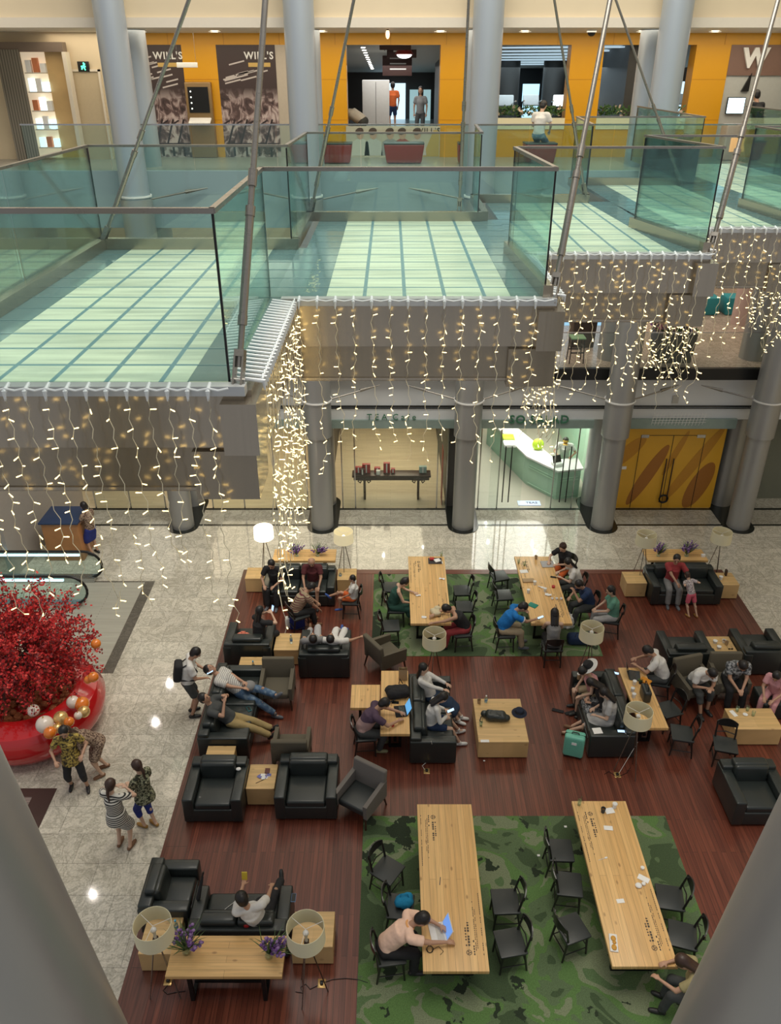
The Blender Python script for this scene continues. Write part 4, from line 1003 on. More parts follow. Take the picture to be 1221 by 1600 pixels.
# ---------------------------------------------------------------- small ceiling spots high in the atrium, mirrored in the marble
spots = [(265, 1068), (243, 1129), (145, 1397), (600, 868), (661, 855), (763, 847), (832, 850), (836, 862), (760, 820), (205, 1340), (1175, 858)]
words = ['first', 'second', 'third', 'fourth', 'fifth', 'sixth', 'seventh', 'eighth', 'ninth', 'tenth', 'eleventh']
for k, (uu, vv) in enumerate(spots):
    p_ = G(uu, vv); far = p_.y > 17.5; zl = 3.33 if far else (9.45 if p_.y > 10.5 else 15.0)
    q = Vector((p_.x * (1 + zl / CAMZ), p_.y * (1 + zl / CAMZ), zl))
    if far: t = empty('ceiling_downlight', 'small round downlight hidden in the shop ceilings, the %s of the set' % words[k], 'ceiling light', q, 0, 'shop downlights')
    else: t = empty('atrium_spotlight', 'small round spotlight high over the atrium, the %s of the set' % words[k], 'spotlight', q, 0, 'high atrium spotlights')
    s_ = .4 if far else 1.0
    MB().cone((0, 0, 0), (0, 0, .06 if far else .25), .16 * s_, .16 * s_, 16).build('housing', 'black_frame', t)
    MB().cone((0, 0, -.02), (0, 0, 0), .08 * s_, .08 * s_, 16).build('lens', emis('spot_white', (1, .95, .85), 260), t)
# ================================================================ FURNITURE (everything on the platform stands on z = FZ)
def long_table(lab, x0, x1, y0, y1, marks=True, H_=.75, mt='pine_y', z=None, legs='frame'):
    z = RZ if z is None else z
    cx, cy = (x0 + x1) / 2, (y0 + y1) / 2; w_, l_ = x1 - x0, y1 - y0
    t = empty('communal_table', lab, 'table', (cx, cy, z))
    MB().rbox((0, 0, H_ - .035), (w_, l_, .07), .006, 2).build('table_top', mt, t)
    ax = 'y' if l_ > w_ else 'x'
    for s_ in (-1, 1):
        if ax == 'y':
            yy = s_ * (l_ / 2 - .42); hw = w_ / 2 - .16
            m = MB().bb(-hw, hw, yy - .03, yy + .03, 0, .05).bb(-hw, hw, yy - .03, yy + .03, H_ - .12, H_ - .07)
            m.bb(-hw, -hw + .05, yy - .03, yy + .03, .05, H_ - .12).bb(hw - .05, hw, yy - .03, yy + .03, .05, H_ - .12)
        else:
            xx = s_ * (w_ / 2 - .3); hw = l_ / 2 - .08
            m = MB().bb(xx - .03, xx + .03, -hw, hw, 0, .05).bb(xx - .03, xx + .03, -hw, hw, H_ - .12, H_ - .07)
            m.bb(xx - .03, xx + .03, -hw, -hw + .05, .05, H_ - .12).bb(xx - .03, xx + .03, hw - .05, hw, .05, H_ - .12)
        m.build('leg_frame', 'black_metal', t)
    if ax == 'y': MB().bb(-.03, .03, -l_ / 2 + .42, l_ / 2 - .42, .12, .17).build('stretcher', 'black_metal', t)
    else: MB().bb(-w_ / 2 + .3, w_ / 2 - .3, -.03, .03, .12, .17).build('stretcher', 'black_metal', t)
    if marks:   # burnt-in mark and rows of tiny lettering at two opposite corners
        for s_ in (-1, 1):
            m = MB(); X = lambda x, y: (s_ * x, s_ * y)
            def strip(x, ya, yb, wd):
                cx_, cy_ = X(x, (ya + yb) / 2); m.box((cx_, cy_, H_ + .0008), (wd, abs(yb - ya), .0012))
            cxx, cyy = X(-w_ / 2 + .27, l_ / 2 - .28)
            m.lathe([(.033, H_), (.042, H_), (.042, H_ + .0015), (.033, H_ + .0015)], (cxx, cyy, 0), 20, closed=True)
            for k in range(3): a = 2 * PI * k / 3; m.box((cxx + .018 * math.cos(a), cyy + .018 * math.sin(a), H_ + .0008), (.022, .016, .0012), rz=a)
            m.build('stamped_logo', mat('ink', (.07, .05, .035), .6), t); rn = random.Random(5)
            for (x, ya, n, wd, st) in ((-w_ / 2 + .26, l_ / 2 - .38, 9, .030, .045), (-w_ / 2 + .30, l_ / 2 - .38, 7, .022, .045), (-w_ / 2 + .16, l_ / 2 - .24, 26, .012, .034), (-w_ / 2 + .135, l_ / 2 - .34, 20, .010, .034), (-w_ / 2 + .055, l_ / 2 - .24, 30, .010, .034), (-w_ / 2 + .19, l_ / 2 - .24, 6, .02, .04)):
                m = MB()
                for k in range(n):
                    if rn.random() < .82: strip(x, ya - k * st, ya - k * st - st * rn.uniform(.45, .8), wd)
                o = m.build('stamped_text_line', 'ink', t); o['kind'] = 'stuff'
    return t
TZ = RZ + .75
long_table('long pine communal table on the near rug, with the white laptop', .47, 1.43, 6.9, 9.9)
long_table('long pine communal table on the near rug, at right, littered with napkins', 3.22, 4.18, 6.97, 9.97)
long_table('long pine communal table on the far rug, left, with a dark tray', .47, 1.43, 15.17, 18.12)
long_table('long pine communal table on the far rug, right, crowded with cups and people', 3.30, 4.27, 15.17, 18.12)
long_table('narrow pine desk table against the back of the middle sofa, with backpack and black laptop', -.2, .38, 11.62, 13.5, marks=False, z=FZ)
long_table('narrow pine desk table behind the right sofa, with cups and laptop', 4.95, 5.5, 11.78, 13.6, marks=False, z=FZ)
long_table('pine console table with two purple flower arrangements at bottom left', -3.24, -1.56, 6.83, 7.45, marks=False, mt='pine_x', z=FZ)
long_table('pine console table behind the far left sofa, under the end of the fairy lights', -3.13, -1.46, 17.92, 18.5, marks=False, mt='pine_x', z=FZ)
long_table('pine console table behind the far right sofa', 6.82, 8.42, 17.94, 18.5, marks=False, mt='pine_x', z=FZ)
long_table('small pine table pushed against the narrow desk, under the elbow of the laptop man', -.82, -.22, 12.35, 13.05, marks=False, z=FZ)
# chairs
def make_chair():
    t = empty('bistro_chair', 'x', 'chair')
    MB().rbox((0, 0, .455), (.46, .44, .045), .02, 3, taper=.94).build('seat', 'pad_leather', t)
    MB().rbox((0, 0, .425), (.42, .40, .03), .012).build('seat_frame', 'black_wood', t)
    for sx in (-1, 1):
        MB().tube([(sx * .175, .165, .42), (sx * .19, .19, 0)], [.021, .016], 8).build('leg', 'black_wood', t)
        MB().tube([(sx * .175, -.175, .43), (sx * .19, -.235, 0)], [.021, .016], 8).build('leg', 'black_wood', t)
        MB().tube([(sx * .18, -.17, .42), (sx * .185, -.20, .58), (sx * .18, -.235, .76), (sx * .165, -.245, .80)], [.019, .019, .017, .014], 8).build('back_post', 'black_wood', t)
    m = MB(); n = 10   # broad curved top slat
    for k in range(n + 1):
        a = (k / n - .5) * 2; x = a * .20; y = -.245 - .05 * (1 - a * a); hh = .095 * (1 - .55 * a * a)
        m.v += [(x, y - .012, .78 - hh), (x, y + .012, .78 - hh), (x, y + .004, .78 + hh), (x, y - .014, .78 + hh)]
    for k in range(n):
        o = k * 4
        for j in range(4): m.f.append([o + j, o + (j + 1) % 4, o + 4 + (j + 1) % 4, o + 4 + j])
    m.f += [[0, 1, 2, 3], [n * 4 + 3, n * 4 + 2, n * 4 + 1, n * 4]]
    m.build('backrest', 'black_wood', t)
    m = MB().tube([(-.18, -.205, .58), (0, -.235, .6), (.18, -.205, .58)], .011, 6)
    m.build('lower_slat', 'black_wood', t)
    m = MB().cone((-.185, .18, .2), (.185, .18, .2), .010, .010, 6).cone((-.185, -.205, .2), (.185, -.205, .2), .010, .010, 6).cone((-.185, .18, .16), (-.185, -.215, .16), .010, .010, 6).cone((.185, .18, .16), (.185, -.215, .16), .010, .010, 6)
    m.build('stretchers', 'black_wood', t)
    return t
chair0 = make_chair()
def chair(x, y, deg, lab, z=RZ): return place(chair0, (x, y, z), R(deg), 'black ' + lab, None)
# facing: 0 = towards +y (away), -90 = towards +x (right), 90 = towards -x (left)
chair(-.05, 8.79, -125, 'bistro chair turned askew, topmost left of the near laptop table')
chair(.16, 8.12, -95, 'bistro chair holding a bright blue bag left of the near laptop table')
chair(.0, 7.38, -82, 'bistro chair under the man in the pink polo shirt')
chair(1.84, 8.21, 92, 'bistro chair right of the near laptop table, upper one of two')
chair(1.83, 7.52, 100, 'bistro chair right of the near laptop table, lower one of two')
chair(2.90, 9.17, -92, 'bistro chair left of the napkin-littered table, topmost of three')
chair(2.92, 8.52, -97, 'bistro chair left of the napkin-littered table, middle of three')
chair(2.82, 7.75, -70, 'bistro chair left of the napkin-littered table, lowest of three, turned askew')
chair(4.50, 8.28, 80, 'bistro chair tucked under the right side of the napkin-littered table, upper one')
chair(4.50, 7.64, 74, 'bistro chair tucked under the right side of the napkin-littered table, lower one')
chair(4.42, 6.72, 82, 'bistro chair under the blurred person at bottom right')
chair(-.50, 11.93, -85, 'bistro chair under the man in the purple and pink tee', FZ)
chair(5.88, 13.55, 75, 'bistro chair under the man in the white shirt at the right desk table', FZ)
chair(5.80, 12.62, 108, 'bistro chair at the right desk table, empty, next to the dark khaki armchair', FZ)
chair(5.86, 11.93, 78, 'bistro chair below the other empty chair at the right desk table', FZ)
chair(6.62, 11.62, 165, 'bistro chair with its back against the low table at the right edge', FZ)
chair(.0, 17.1, -90, 'bistro chair left of the far tray table, topmost')
chair(.14, 16.2, -90, 'bistro chair under the woman in the dark green dress')
chair(.0, 15.47, -86, 'empty bistro chair left of the far tray table, nearest the camera')
chair(1.83, 16.95, 92, 'empty bistro chair right of the far tray table, farthest back')
chair(1.84, 16.25, 90, 'empty bistro chair right of the far tray table, in the middle')
chair(1.70, 15.25, 96, 'bistro chair under the person in the black tee with red stripes')
chair(2.86, 17.62, -75, 'empty bistro chair left of the crowded far table, farthest back')
chair(2.86, 16.75, -85, 'empty bistro chair left of the crowded far table, below the farthest')
chair(2.72, 15.22, -88, 'bistro chair under the man in the bright blue polo')
chair(4.62, 17.9, 120, 'bistro chair under the woman in black and orange at the crowded table')
chair(4.74, 17.1, 88, 'bistro chair under the long-haired woman in a white tee')
chair(4.86, 16.25, 92, 'bistro chair under the man in the navy tee')
chair(5.35, 15.78, 75, 'bistro chair under the woman in the sea green shirt', FZ)
chair(3.74, 14.72, 0, 'bistro chair seen from behind, under the woman in a grey strappy top', FZ)
chair(-1.0, 16.55, 88, 'bistro chair under the boy in orange shorts', FZ)
chair(-2.25, 15.95, -60, 'bistro chair under the person in the striped tee', FZ)
# leather seating
def leather_seat(nm, lab, cat, x, y, deg, w_, d_=.95, n=1, backh=.74, armw=.2):
    t = empty(nm, lab, cat, (x, y, FZ), R(deg))
    MB().rbox((0, .02, .19), (w_ - .02, d_ - .06, .30), .02).build('base', 'leather', t)
    for sx in (-1, 1):
        MB().rbox((sx * (w_ / 2 - armw / 2), 0, .325), (armw, d_, .57), .028).build('armrest', 'leather', t)
    MB().rbox((0, -d_ / 2 + .12, .36), (w_ - .04, .22, .66), .03).build('back_frame', 'leather', t)
    iw = (w_ - 2 * armw) / n
    for k in range(n):
        x0 = -w_ / 2 + armw + iw * (k + .5)
        c = MB().rbox((x0, .10, .38), (iw - .012, d_ - .26, .16), .045, 4).build('seat_cushion', 'leather', t)
        MB().rbox((x0, -d_ / 2 + .27, .60), (iw - .015, .16, .36), .06, 4, rx=.13).build('back_cushion', 'leather', t)
        MB().rbox((x0, -d_ / 2 + .17, backh), (iw - .01, .20, .12), .05, 4).build('head_roll', 'leather', t)
    for sx in (-1, 1):
        for sy in (-1, 1): MB().bb(sx * (w_ / 2 - .1) - .03, sx * (w_ / 2 - .1) + .03, sy * (d_ / 2 - .1) - .03, sy * (d_ / 2 - .1) + .03, 0, .05).build('foot', 'black_metal', t)
    return t
# facing 180 = towards the camera
leather_seat('leather_armchair', 'black leather armchair facing the camera at lower left, beside the marble edge', 'armchair', -3.24, 10.62, 180, 1.08, 1.02)
leather_seat('leather_armchair', 'black leather armchair facing the camera, right of the card-strewn cube table', 'armchair', -1.55, 10.68, 180, 1.14, 1.02)
leather_seat('leather_sofa', 'black leather sofa under the two lounging men at left', 'sofa', -3.32, 12.75, -90, 2.25, 1.0, n=2)
leather_seat('leather_armchair', 'black leather armchair seen from behind, with a salmon bag on its seat', 'armchair', -3.28, 14.95, 0, 1.1, .98)
leather_seat('leather_armchair', 'wide black leather armchair seen from behind, shared by two lying people', 'armchair', -1.5, 14.62, 0, 1.16, 1.05)
leather_seat('leather_sofa', 'black leather sofa facing the camera at far left, with an old man in maroon', 'sofa', -2.35, 17.35, 180, 1.85, .95, n=2)
leather_seat('leather_sofa', 'black leather sofa facing the camera at far right, with a woman in red', 'sofa', 7.6, 17.4, 180, 1.8, .95, n=2)
leather_seat('leather_sofa', 'black leather sofa in the middle, back against the narrow desk table', 'sofa', .84, 12.52, -90, 1.98, .92, n=2)
leather_seat('leather_sofa', 'black leather sofa right of the middle, crowded with people and bags', 'sofa', 4.43, 12.68, 90, 1.98, .94, n=2)
leather_seat('leather_sofa', 'black leather sofa seen from behind at bottom left, with the man in white', 'sofa', -2.35, 7.98, 0, 1.55, .86, n=2)
leather_seat('leather_armchair', 'black leather seat seen past the armrest at the left end of the bottom left sofa', 'armchair', -3.58, 8.42, -90, .95, .8)
leather_seat('leather_armchair', 'black leather armchair at the right edge, left of the cup-covered cube table', 'armchair', 6.78, 14.62, 0, 1.1, .98)
leather_seat('leather_armchair', 'black leather armchair at the right edge, right of the cup-covered cube table', 'armchair', 8.5, 14.7, 0, 1.05, 1.0)
leather_seat('leather_armchair', 'big black leather armchair at the right edge, lowest on the wooden floor', 'armchair', 6.75, 10.55, 180, 1.05, 1.02)
def fabric_chair(lab, x, y, deg, mt='grey_fabric'):
    t = empty('fabric_armchair', lab, 'armchair', (x, y, FZ), R(deg))
    MB().rbox((0, .02, .37), (.56, .62, .15), .04, 3).build('seat', 'pad_leather' if mt == 'grey_fabric' and deg not in (0, 180) else mt, t)
    MB().rbox((0, -.30, .62), (.70, .11, .58), .03, 3, rx=.14).build('backrest', mt, t)
    for sx in (-1, 1):
        m = MB(); a = [(-.33, .28), (.34, .28), (.35, .60), (-.34, .68)]
        for xx in (sx * .36, sx * .28): m.v += [(xx, yy, zz) for yy, zz in a]
        m.f = [[0, 1, 2, 3], [7, 6, 5, 4], [0, 4, 5, 1], [1, 5, 6, 2], [2, 6, 7, 3], [3, 7, 4, 0]]
        m.build('armrest', mt, t)
        MB().tube([(sx * .31, .30, .30), (sx * .33, .34, 0)], [.025, .016], 8).build('leg', 'walnut', t)
        MB().tube([(sx * .31, -.28, .30), (sx * .33, -.36, 0)], [.025, .016], 8).build('leg', 'walnut', t)
    return t
fabric_chair('grey fabric armchair standing askew alone on the wooden floor, left of the near rug', -.55, 10.42, 148)
fabric_chair('grey-brown fabric armchair facing the camera, with a foot resting on it', -2.46, 13.42, 180, 'khaki_fabric')
fabric_chair('khaki fabric armchair with only its seat visible behind the right-hand leather armchair', -1.95, 11.62, 0, 'khaki_fabric')
fabric_chair('dim grey fabric armchair at the left edge of the far rug', -.12, 14.52, -55, 'khaki_fabric')
fabric_chair('khaki fabric armchair under the man in the plain white tee at the right edge', 6.6, 13.48, 195, 'khaki_fabric')
fabric_chair('khaki fabric armchair under the man in the grey patterned shirt at the right edge', 7.4, 13.6, 180, 'khaki_fabric')
# cube tables
def cube(lab, x0, x1, y0, y1, h=.45, nm='cube_table'):
    t = empty(nm, lab, 'side table', ((x0 + x1) / 2, (y0 + y1) / 2, FZ)); w_, d_ = x1 - x0, y1 - y0
    MB().rbox((0, 0, h - .02), (w_, d_, .04), .004, 1).build('top_board', 'cube_pine', t)
    MB().bb(-w_ / 2 + .004, w_ / 2 - .004, -d_ / 2 + .004, d_ / 2 - .004, .03, h - .04).build('body', 'cube_pine', t)
    MB().bb(-w_ / 2 + .04, w_ / 2 - .04, -d_ / 2 + .04, d_ / 2 - .04, 0, .03).build('plinth', 'black_frame', t)
    return t
cube('pine cube table between the two black armchairs, strewn with cards', -2.69, -2.16, 10.52, 11.12)
cube('pine cube table between the lounging men sofa and the armchair below it', -3.6, -3.05, 11.2, 11.6)
cube('pine cube table with a blue-capped bottle at left', -3.4, -2.85, 13.9, 14.33)
cube('pine cube table between the two armchairs seen from behind', -2.69, -2.12, 14.57, 15.2)
cube('pine cube table at the far left corner of the platform', -3.82, -3.29, 17.52, 18.05)
cube('pine cube table right of the far left sofa, with a small jar', -1.40, -.90, 17.46, 18.0)
cube('pine cube table left of the far right sofa, empty', 6.14, 6.67, 17.3, 17.85)
cube('pine cube table right of the far right sofa, with a cup', 8.54, 9.04, 17.22, 17.8)
cube('pine cube table covered with cups between two black seats at the right', 7.40, 7.96, 14.5, 15.08)
cube('pine low table at the right edge with glasses and a folded paper', 6.98, 7.95, 12.05, 12.66, nm='low_table')
cube('wide pine coffee table in the middle with black bag and cap', 1.75, 2.75, 11.7, 12.95, nm='coffee_table')
cube('pine cube table at the left end of the bottom left sofa, under the lamp', -3.82, -3.26, 7.35, 7.96)
cube('pine cube table at the right end of the bottom left sofa, under the lamp', -1.52, -.88, 7.46, 8.05)
# floor lamps
def lamp(lab, px, lit=None, zc=1.5, tripod=0.0, r=.26, base=None):
    q = G(px[0], px[1], zc)
    t = empty('floor_lamp', lab, 'floor lamp', (q.x, q.y, FZ)); z = zc - FZ; h = .30
    sm = lit or 'shade'
    MB().lathe([(r, z - h / 2), (r * .97, z + h / 2), (r * .97 - .006, z + h / 2), (r - .006, z - h / 2)], n=40, closed=True).build('lamp_shade', sm, t)
    m = MB()
    for k in range(3):
        a = 2 * PI * k / 3 + .4; m.cone((0, 0, z + .09), (r * .965 * math.cos(a), r * .965 * math.sin(a), z + .12), .004, .004, 6)
    m.build('spider', 'white', t)
    MB().ball((0, 0, z + .0), .045, 12, 8).build('light_bulb', 'bulb_glass' if not lit else 'led_sleeve', t)
    MB().cone((0, 0, z - .2), (0, 0, z - .03), .022, .022, 10).build('socket', 'white', t)
    for k in range(3):
        a = 2 * PI * k / 3 + tripod; lg = MB().tube([(.02 * math.cos(a), .02 * math.sin(a), z - .19), (.26 * math.cos(a), .26 * math.sin(a), 0)], [.010, .009], 8).build('leg', 'rod_steel' if k else 'walnut', t)
    MB().rbox((0, 0, z - .2), (.07, .07, .06), .01).build('leg_hub', 'walnut', t)
    return t
lamp('lit tripod floor lamp with glowing white drum shade at far left', (412, 832), 'shade_lit')
lamp('tripod floor lamp with dim yellowish drum shade, right of the far left console', (537, 838), 'shade_dim', tripod=.5)
lamp('tripod floor lamp with cream drum shade, left of the far right console', (1010, 842), tripod=.2)
lamp('tripod floor lamp with cream drum shade, right of the far right console', (1128, 838), tripod=.7)
lamp('tripod floor lamp with open cream drum shade at the foot of the far tray table', (679, 998), tripod=.3)
lamp('tripod floor lamp with cream drum shade beside the crowded far table', (925, 988), tripod=1.2)
lamp('tripod floor lamp with cream drum shade over the right desk table', (998, 1119), tripod=.9)
lamp('tripod floor lamp with cream drum shade at bottom left, left end of the console', (240, 1453), tripod=1.6, r=.275)
lamp('tripod floor lamp with cream drum shade at the right end of the bottom left console', (478, 1458), tripod=.1, r=.275)
# flower arrangements
def flowers(lab, x, y, z, lean, seed, s=1.0):
    t = empty('flower_arrangement', lab, 'flowers', (x, y, z)); rn = random.Random(seed)
    MB().lathe([(.0, 0.005), (.045 * s, .005), (.05 * s, .02), (.035 * s, .10 * s), (.03 * s, .10 * s), (.03 * s, .02)], n=14).build('vase', 'clear_glass', t)
    m = MB(); fl = MB(); fl2 = MB(); st = MB()
    for k in range(46):
        d = Vector((lean[0] + rn.gauss(0, .42), lean[1] + rn.gauss(0, .3), .75)).normalized(); L_ = rn.uniform(.22, .42) * s
        p0 = Vector((0, 0, .06)); p1 = p0 + d * L_ * .6; p2 = p1 + (d + Vector((rn.uniform(-.3, .3), rn.uniform(-.3, .3), -.35))).normalized() * L_ * .45
        s_ = d.cross(Vector((0, 0, 1))).normalized() * .007 * s
        m.add([p0 - s_, p0 + s_, p1 + s_, p1 - s_, p2], [(0, 1, 2, 3), (3, 2, 4)])
    for k in range(11):
        d = Vector((lean[0] + rn.gauss(0, .35), lean[1] + rn.gauss(0, .25), .8)).normalized(); L_ = rn.uniform(.2, .36) * s
        st.cone((0, 0, .04), tuple(d * L_), .004, .003, 5)
        for j in range(7):
            c = d * (L_ * (.62 + j * .07)) + Vector((rn.gauss(0, .012), rn.gauss(0, .012), 0)) * s; (fl if j % 2 else fl2).ball(c, (.022 * s, .022 * s, .016 * s), 6, 4)
    for mm, nm, cm in ((m, 'leaves', 'grass_green'), (st, 'stems', 'grass_green'), (fl, 'blossoms', 'violet'), (fl2, 'blossoms', 'violet_pale')):
        o = mm.build(nm, cm, t)
        if nm != 'stems': o['kind'] = 'stuff'
mat('grass_green', (.10, .17, .06), .6); mat('violet', (.16, .06, .26), .6); mat('violet_pale', (.30, .18, .42), .6)
CT = FZ + .75
flowers('purple flower arrangement at the left end of the bottom left console table', -3.0, 7.18, CT, (-.1, .1), 1, 1.25)
flowers('purple flower arrangement at the right end of the bottom left console table', -1.78, 7.12, CT, (.35, .1), 2, 1.25)
flowers('purple flower arrangement, left one on the far left console table', -2.5, 18.15, CT, (-.25, .1), 3)
flowers('purple flower arrangement, right one on the far left console table', -1.95, 18.15, CT, (.3, .1), 4)
flowers('purple flower arrangement, left one on the far right console table', 7.15, 18.15, CT, (.3, .1), 5)
flowers('purple flower arrangement, right one on the far right console table', 7.9, 18.15, CT, (.1, .1), 6, 1.15)
# ---------------------------------------------------------------- red tree, pot, mats, escalator
t = empty('red_tree', 'red blossom tree in a giant glossy red pot at the left edge', 'tree', (-7.5, 12.7, 0))
mat('glossy_red', (.52, .012, .014), .12, coat=.6, var=.1, scale=2)
MB().lathe([(1.15, 0), (1.22, .04), (1.45, .35), (1.48, .6), (1.35, .85), (1.1, .98), (.98, 1.0), (.92, .96), (.92, .8), (0, .78)], n=56).build('pot', 'glossy_red', t)
m = MB(); rn = random.Random(21); tips = []
def grow(p, d, L_, r, lv):
    q = p + d * L_; m.cone(p, q, r, r * .65, 7)
    tips.append((q, lv))
    if lv >= 4: return
    for k in range(3 if lv else 5):
        nd = (d + Vector((rn.gauss(0, .55), rn.gauss(0, .55), rn.gauss(.05, .3)))).normalized(); grow(q, nd, L_ * rn.uniform(.62, .85), r * .62, lv + 1)
grow(Vector((0, 0, .75)), Vector((0, 0, 1)), .5, .11, 0)
m.build('trunk_and_branches', mat('bark', (.06, .025, .02), .8), t)
tipsp = [q for q, lv in tips if lv >= 3]
mat('leaf_red', (.55, .018, .02), .6, var=.3, scale=5); mat('leaf_red_dark', (.20, .010, .014), .6, var=.3, scale=5); mat('leaf_red_light', (.75, .08, .06), .6)
twigs = []; tw = MB()
for k in range(520):   # fine twigs radiating outwards, leaves strung along them
    a = rn.uniform(0, 2 * PI); ct = rn.uniform(-.75, 1); d = Vector((math.cos(a) * math.sqrt(1 - ct * ct), math.sin(a) * math.sqrt(1 - ct * ct), ct * .95))
    lump = rn.uniform(.78, 1.12); c = Vector((-.05, .12, 1.95)); r0 = rn.uniform(.15, .85)
    p0 = c + Vector((d.x * 1.4, d.y * 1.35, d.z * 1.3)) * r0 * lump; p1 = c + Vector((d.x * 1.4, d.y * 1.35, d.z * 1.3)) * min(r0 + .5, 1.08) * lump + Vector((rn.gauss(0, .12), rn.gauss(0, .12), rn.gauss(0, .12)))
    twigs.append((p0, p1)); tw.cone(p0, p1, .007, .003, 4)
o = tw.build('twigs', 'bark', t); o['kind'] = 'stuff'
for cm, n in (('leaf_red', 9500), ('leaf_red_dark', 4200), ('leaf_red_light', 3000)):
    m = MB()
    for k in range(n):
        p0, p1 = twigs[int(rn.random() ** 1.0 * len(twigs))]; f = rn.random()
        c0 = p0.lerp(p1, f) + Vector((rn.gauss(0, .035), rn.gauss(0, .035), rn.gauss(0, .035)))
        d0 = Vector((rn.uniform(-1, 1), rn.uniform(-1, 1), rn.uniform(-1, 1))).normalized() * rn.uniform(.045, .085); s_ = d0.orthogonal().normalized() * .022
        m.add([c0, c0 + d0 * .5 + s_, c0 + d0, c0 + d0 * .5 - s_], [(0, 1, 2, 3)])
    o = m.build('foliage', cm, t); o['kind'] = 'stuff'
mat('orange_gloss', (.75, .20, .02), .15, coat=.5); mat('gold_gloss', (.75, .5, .2), .2, .6); mat('pearl', (.75, .66, .58), .2, coat=.4)
orn = [(150, 1006, 2.2, .1, 'orange_gloss'), (146, 1058, 2.2, .1, 'orange_gloss'), (138, 1062, 2.1, .08, 'orange_gloss'), (131, 1112, 1.1, .12, 'gold_gloss'), (114, 1097, 1.15, .13, 'pearl'), (128, 1100, 1.1, .15, 'orange_gloss'),
       (70, 1132, 1.2, .17, 'pearl'), (95, 1122, 1.2, .14, 'gold_gloss'), (78, 1145, 1.15, .12, 'orange_gloss'), (52, 1110, 1.3, .12, 'pearl'), (108, 1128, 1.15, .10, 'orange_gloss'), (90, 1138, 1.1, .1, 'gold_gloss'), (122, 1118, 1.15, .08, 'pearl')]
cn = {'orange_gloss': 'orange', 'gold_gloss': 'golden', 'pearl': 'pearly pink'}
wh = ['highest on the right side of the tree', 'right side, just above the pot', 'touching its neighbour just above the pot', 'on the pot rim at right', 'behind the golden one on the rim', 'largest dark-glossed on the right rim', 'largest, above the woman in yellow', 'above the pair of women',
      'between the big pearl and the woman in yellow', 'near the left photo edge', 'above the bending woman', 'just over the woman in yellow', 'smallest, on the right rim']
for (uu, vv, z, r_, cm), w_ in zip(orn, wh):
    q = G(uu, vv, z); o = empty('bauble', '%s round bauble on the red tree, %s' % (cn[cm], w_), 'ornament', q)
    MB().ball((0, 0, 0), r_, 16, 10).build('ball', cm, o); MB().cone((0, 0, r_ * .95), (0, 0, r_ * 1.15), .015, .015, 8).build('cap', 'gold_gloss', o)
# gilded ring base of decorations inside the pot
m = MB(); 
for k in range(260):
    a = rn.uniform(0, 2 * PI); rr = rn.uniform(.2, .9); m.ball((rr * math.cos(a), rr * math.sin(a), .8 + rn.random() * .12), rn.uniform(.04, .08), 6, 4)
o = m.build('pot_filling', mat('filling', (.35, .12, .05), .4, .3, var=.6, scale=6), t); o['kind'] = 'stuff'
plank_mat('grate', [(.38, .37, .31), (.42, .41, .35), (.2, .2, .2), (.20, .19, .16)], .055, 30, 'X', rough=.4, gap=.006, streak=.2)
marble_mat('dark_granite', (.13, .115, .095), tile=.5, rough=.25)
t = empty('floor_grate', 'ribbed metal landing plate with dark stone border right of the red tree', 'floor plate', (-7.45, 16.2, 0))
MB().bb(-1.1, 1.06, -1.86, 1.92, 0, .006).build('border', 'dark_granite', t)
MB().bb(-1.1, .80, -1.75, 1.85, .006, .012).build('ribbed_plate', 'grate', t)
t = empty('floor_grate', 'brownish entrance mat with dark border at the left edge, below the red pot', 'floor plate', (-8.0, 9.6, 0))
MB().bb(-2, 1.55, -1.4, 1.37, 0, .006).build('border', mat('border_brown', (.06, .035, .03), .35), t)
plank_mat('mat_ribs', [(.22, .17, .15), (.26, .2, .18), (.1, .1, .1), (.12, .09, .08)], .06, 30, 'X', rough=.7, gap=.006, streak=.2)
MB().bb(-2, 1.15, -1.3, 1.15, .006, .012).build('ribbed_mat', 'mat_ribs', t)
def esc(lab, yy):
    t = empty('escalator_balustrade', lab, 'escalator', (-8.0, yy, 0)); r_ = .42; pts = []
    pts.append((-7, 0, .93)); pts.append((-.2, 0, .93))
    for k in range(1, 12): a = PI / 2 - PI * k / 12; pts.append((-.2 + r_ * math.cos(a) * 1.05, 0, .51 + r_ * math.sin(a)))
    pts.append((-.2, 0, .09)); pts.append((-7, 0, .09))
    MB().tube(pts, .035, 8).build('handrail', 'black_frame', t)
    pl = [(p_[0], p_[2]) for p_ in pts]
    m = MB(); m.prism(pl, 0, .02); m.v = [(x, y - .01, z) for x, z, y in m.v]; m.build('glass_side', 'glass', t)
    MB().bb(-7, -.3, -.03, .03, .80, .84).build('light_strip', emis('strip_blue', (.55, .85, 1.0), 1.6), t)
    MB().bb(-7, .0, -.12, .12, 0, .14).build('skirt', 'steel', t)
esc('escalator side with black handrail loop and blue-lit strip, far one at left', 18.15)
esc('escalator side with black handrail loop and blue-lit strip, near one behind the red tree', 16.95)
t = empty('wooden_kiosk', 'orange-brown wooden display stand behind the escalator at left', 'kiosk', (-9.15, 19.6, 0))
MB().rbox((0, 0, .6), (1.0, .9, 1.2), .02).build('body', mat('orange_wood', (.42, .19, .07), .45, var=.2, scale=4), t)
MB().rbox((0, 0, 1.22), (1.1, 1.0, .05), .01).build('top', mat('dark_blue', (.02, .04, .10), .4), t)
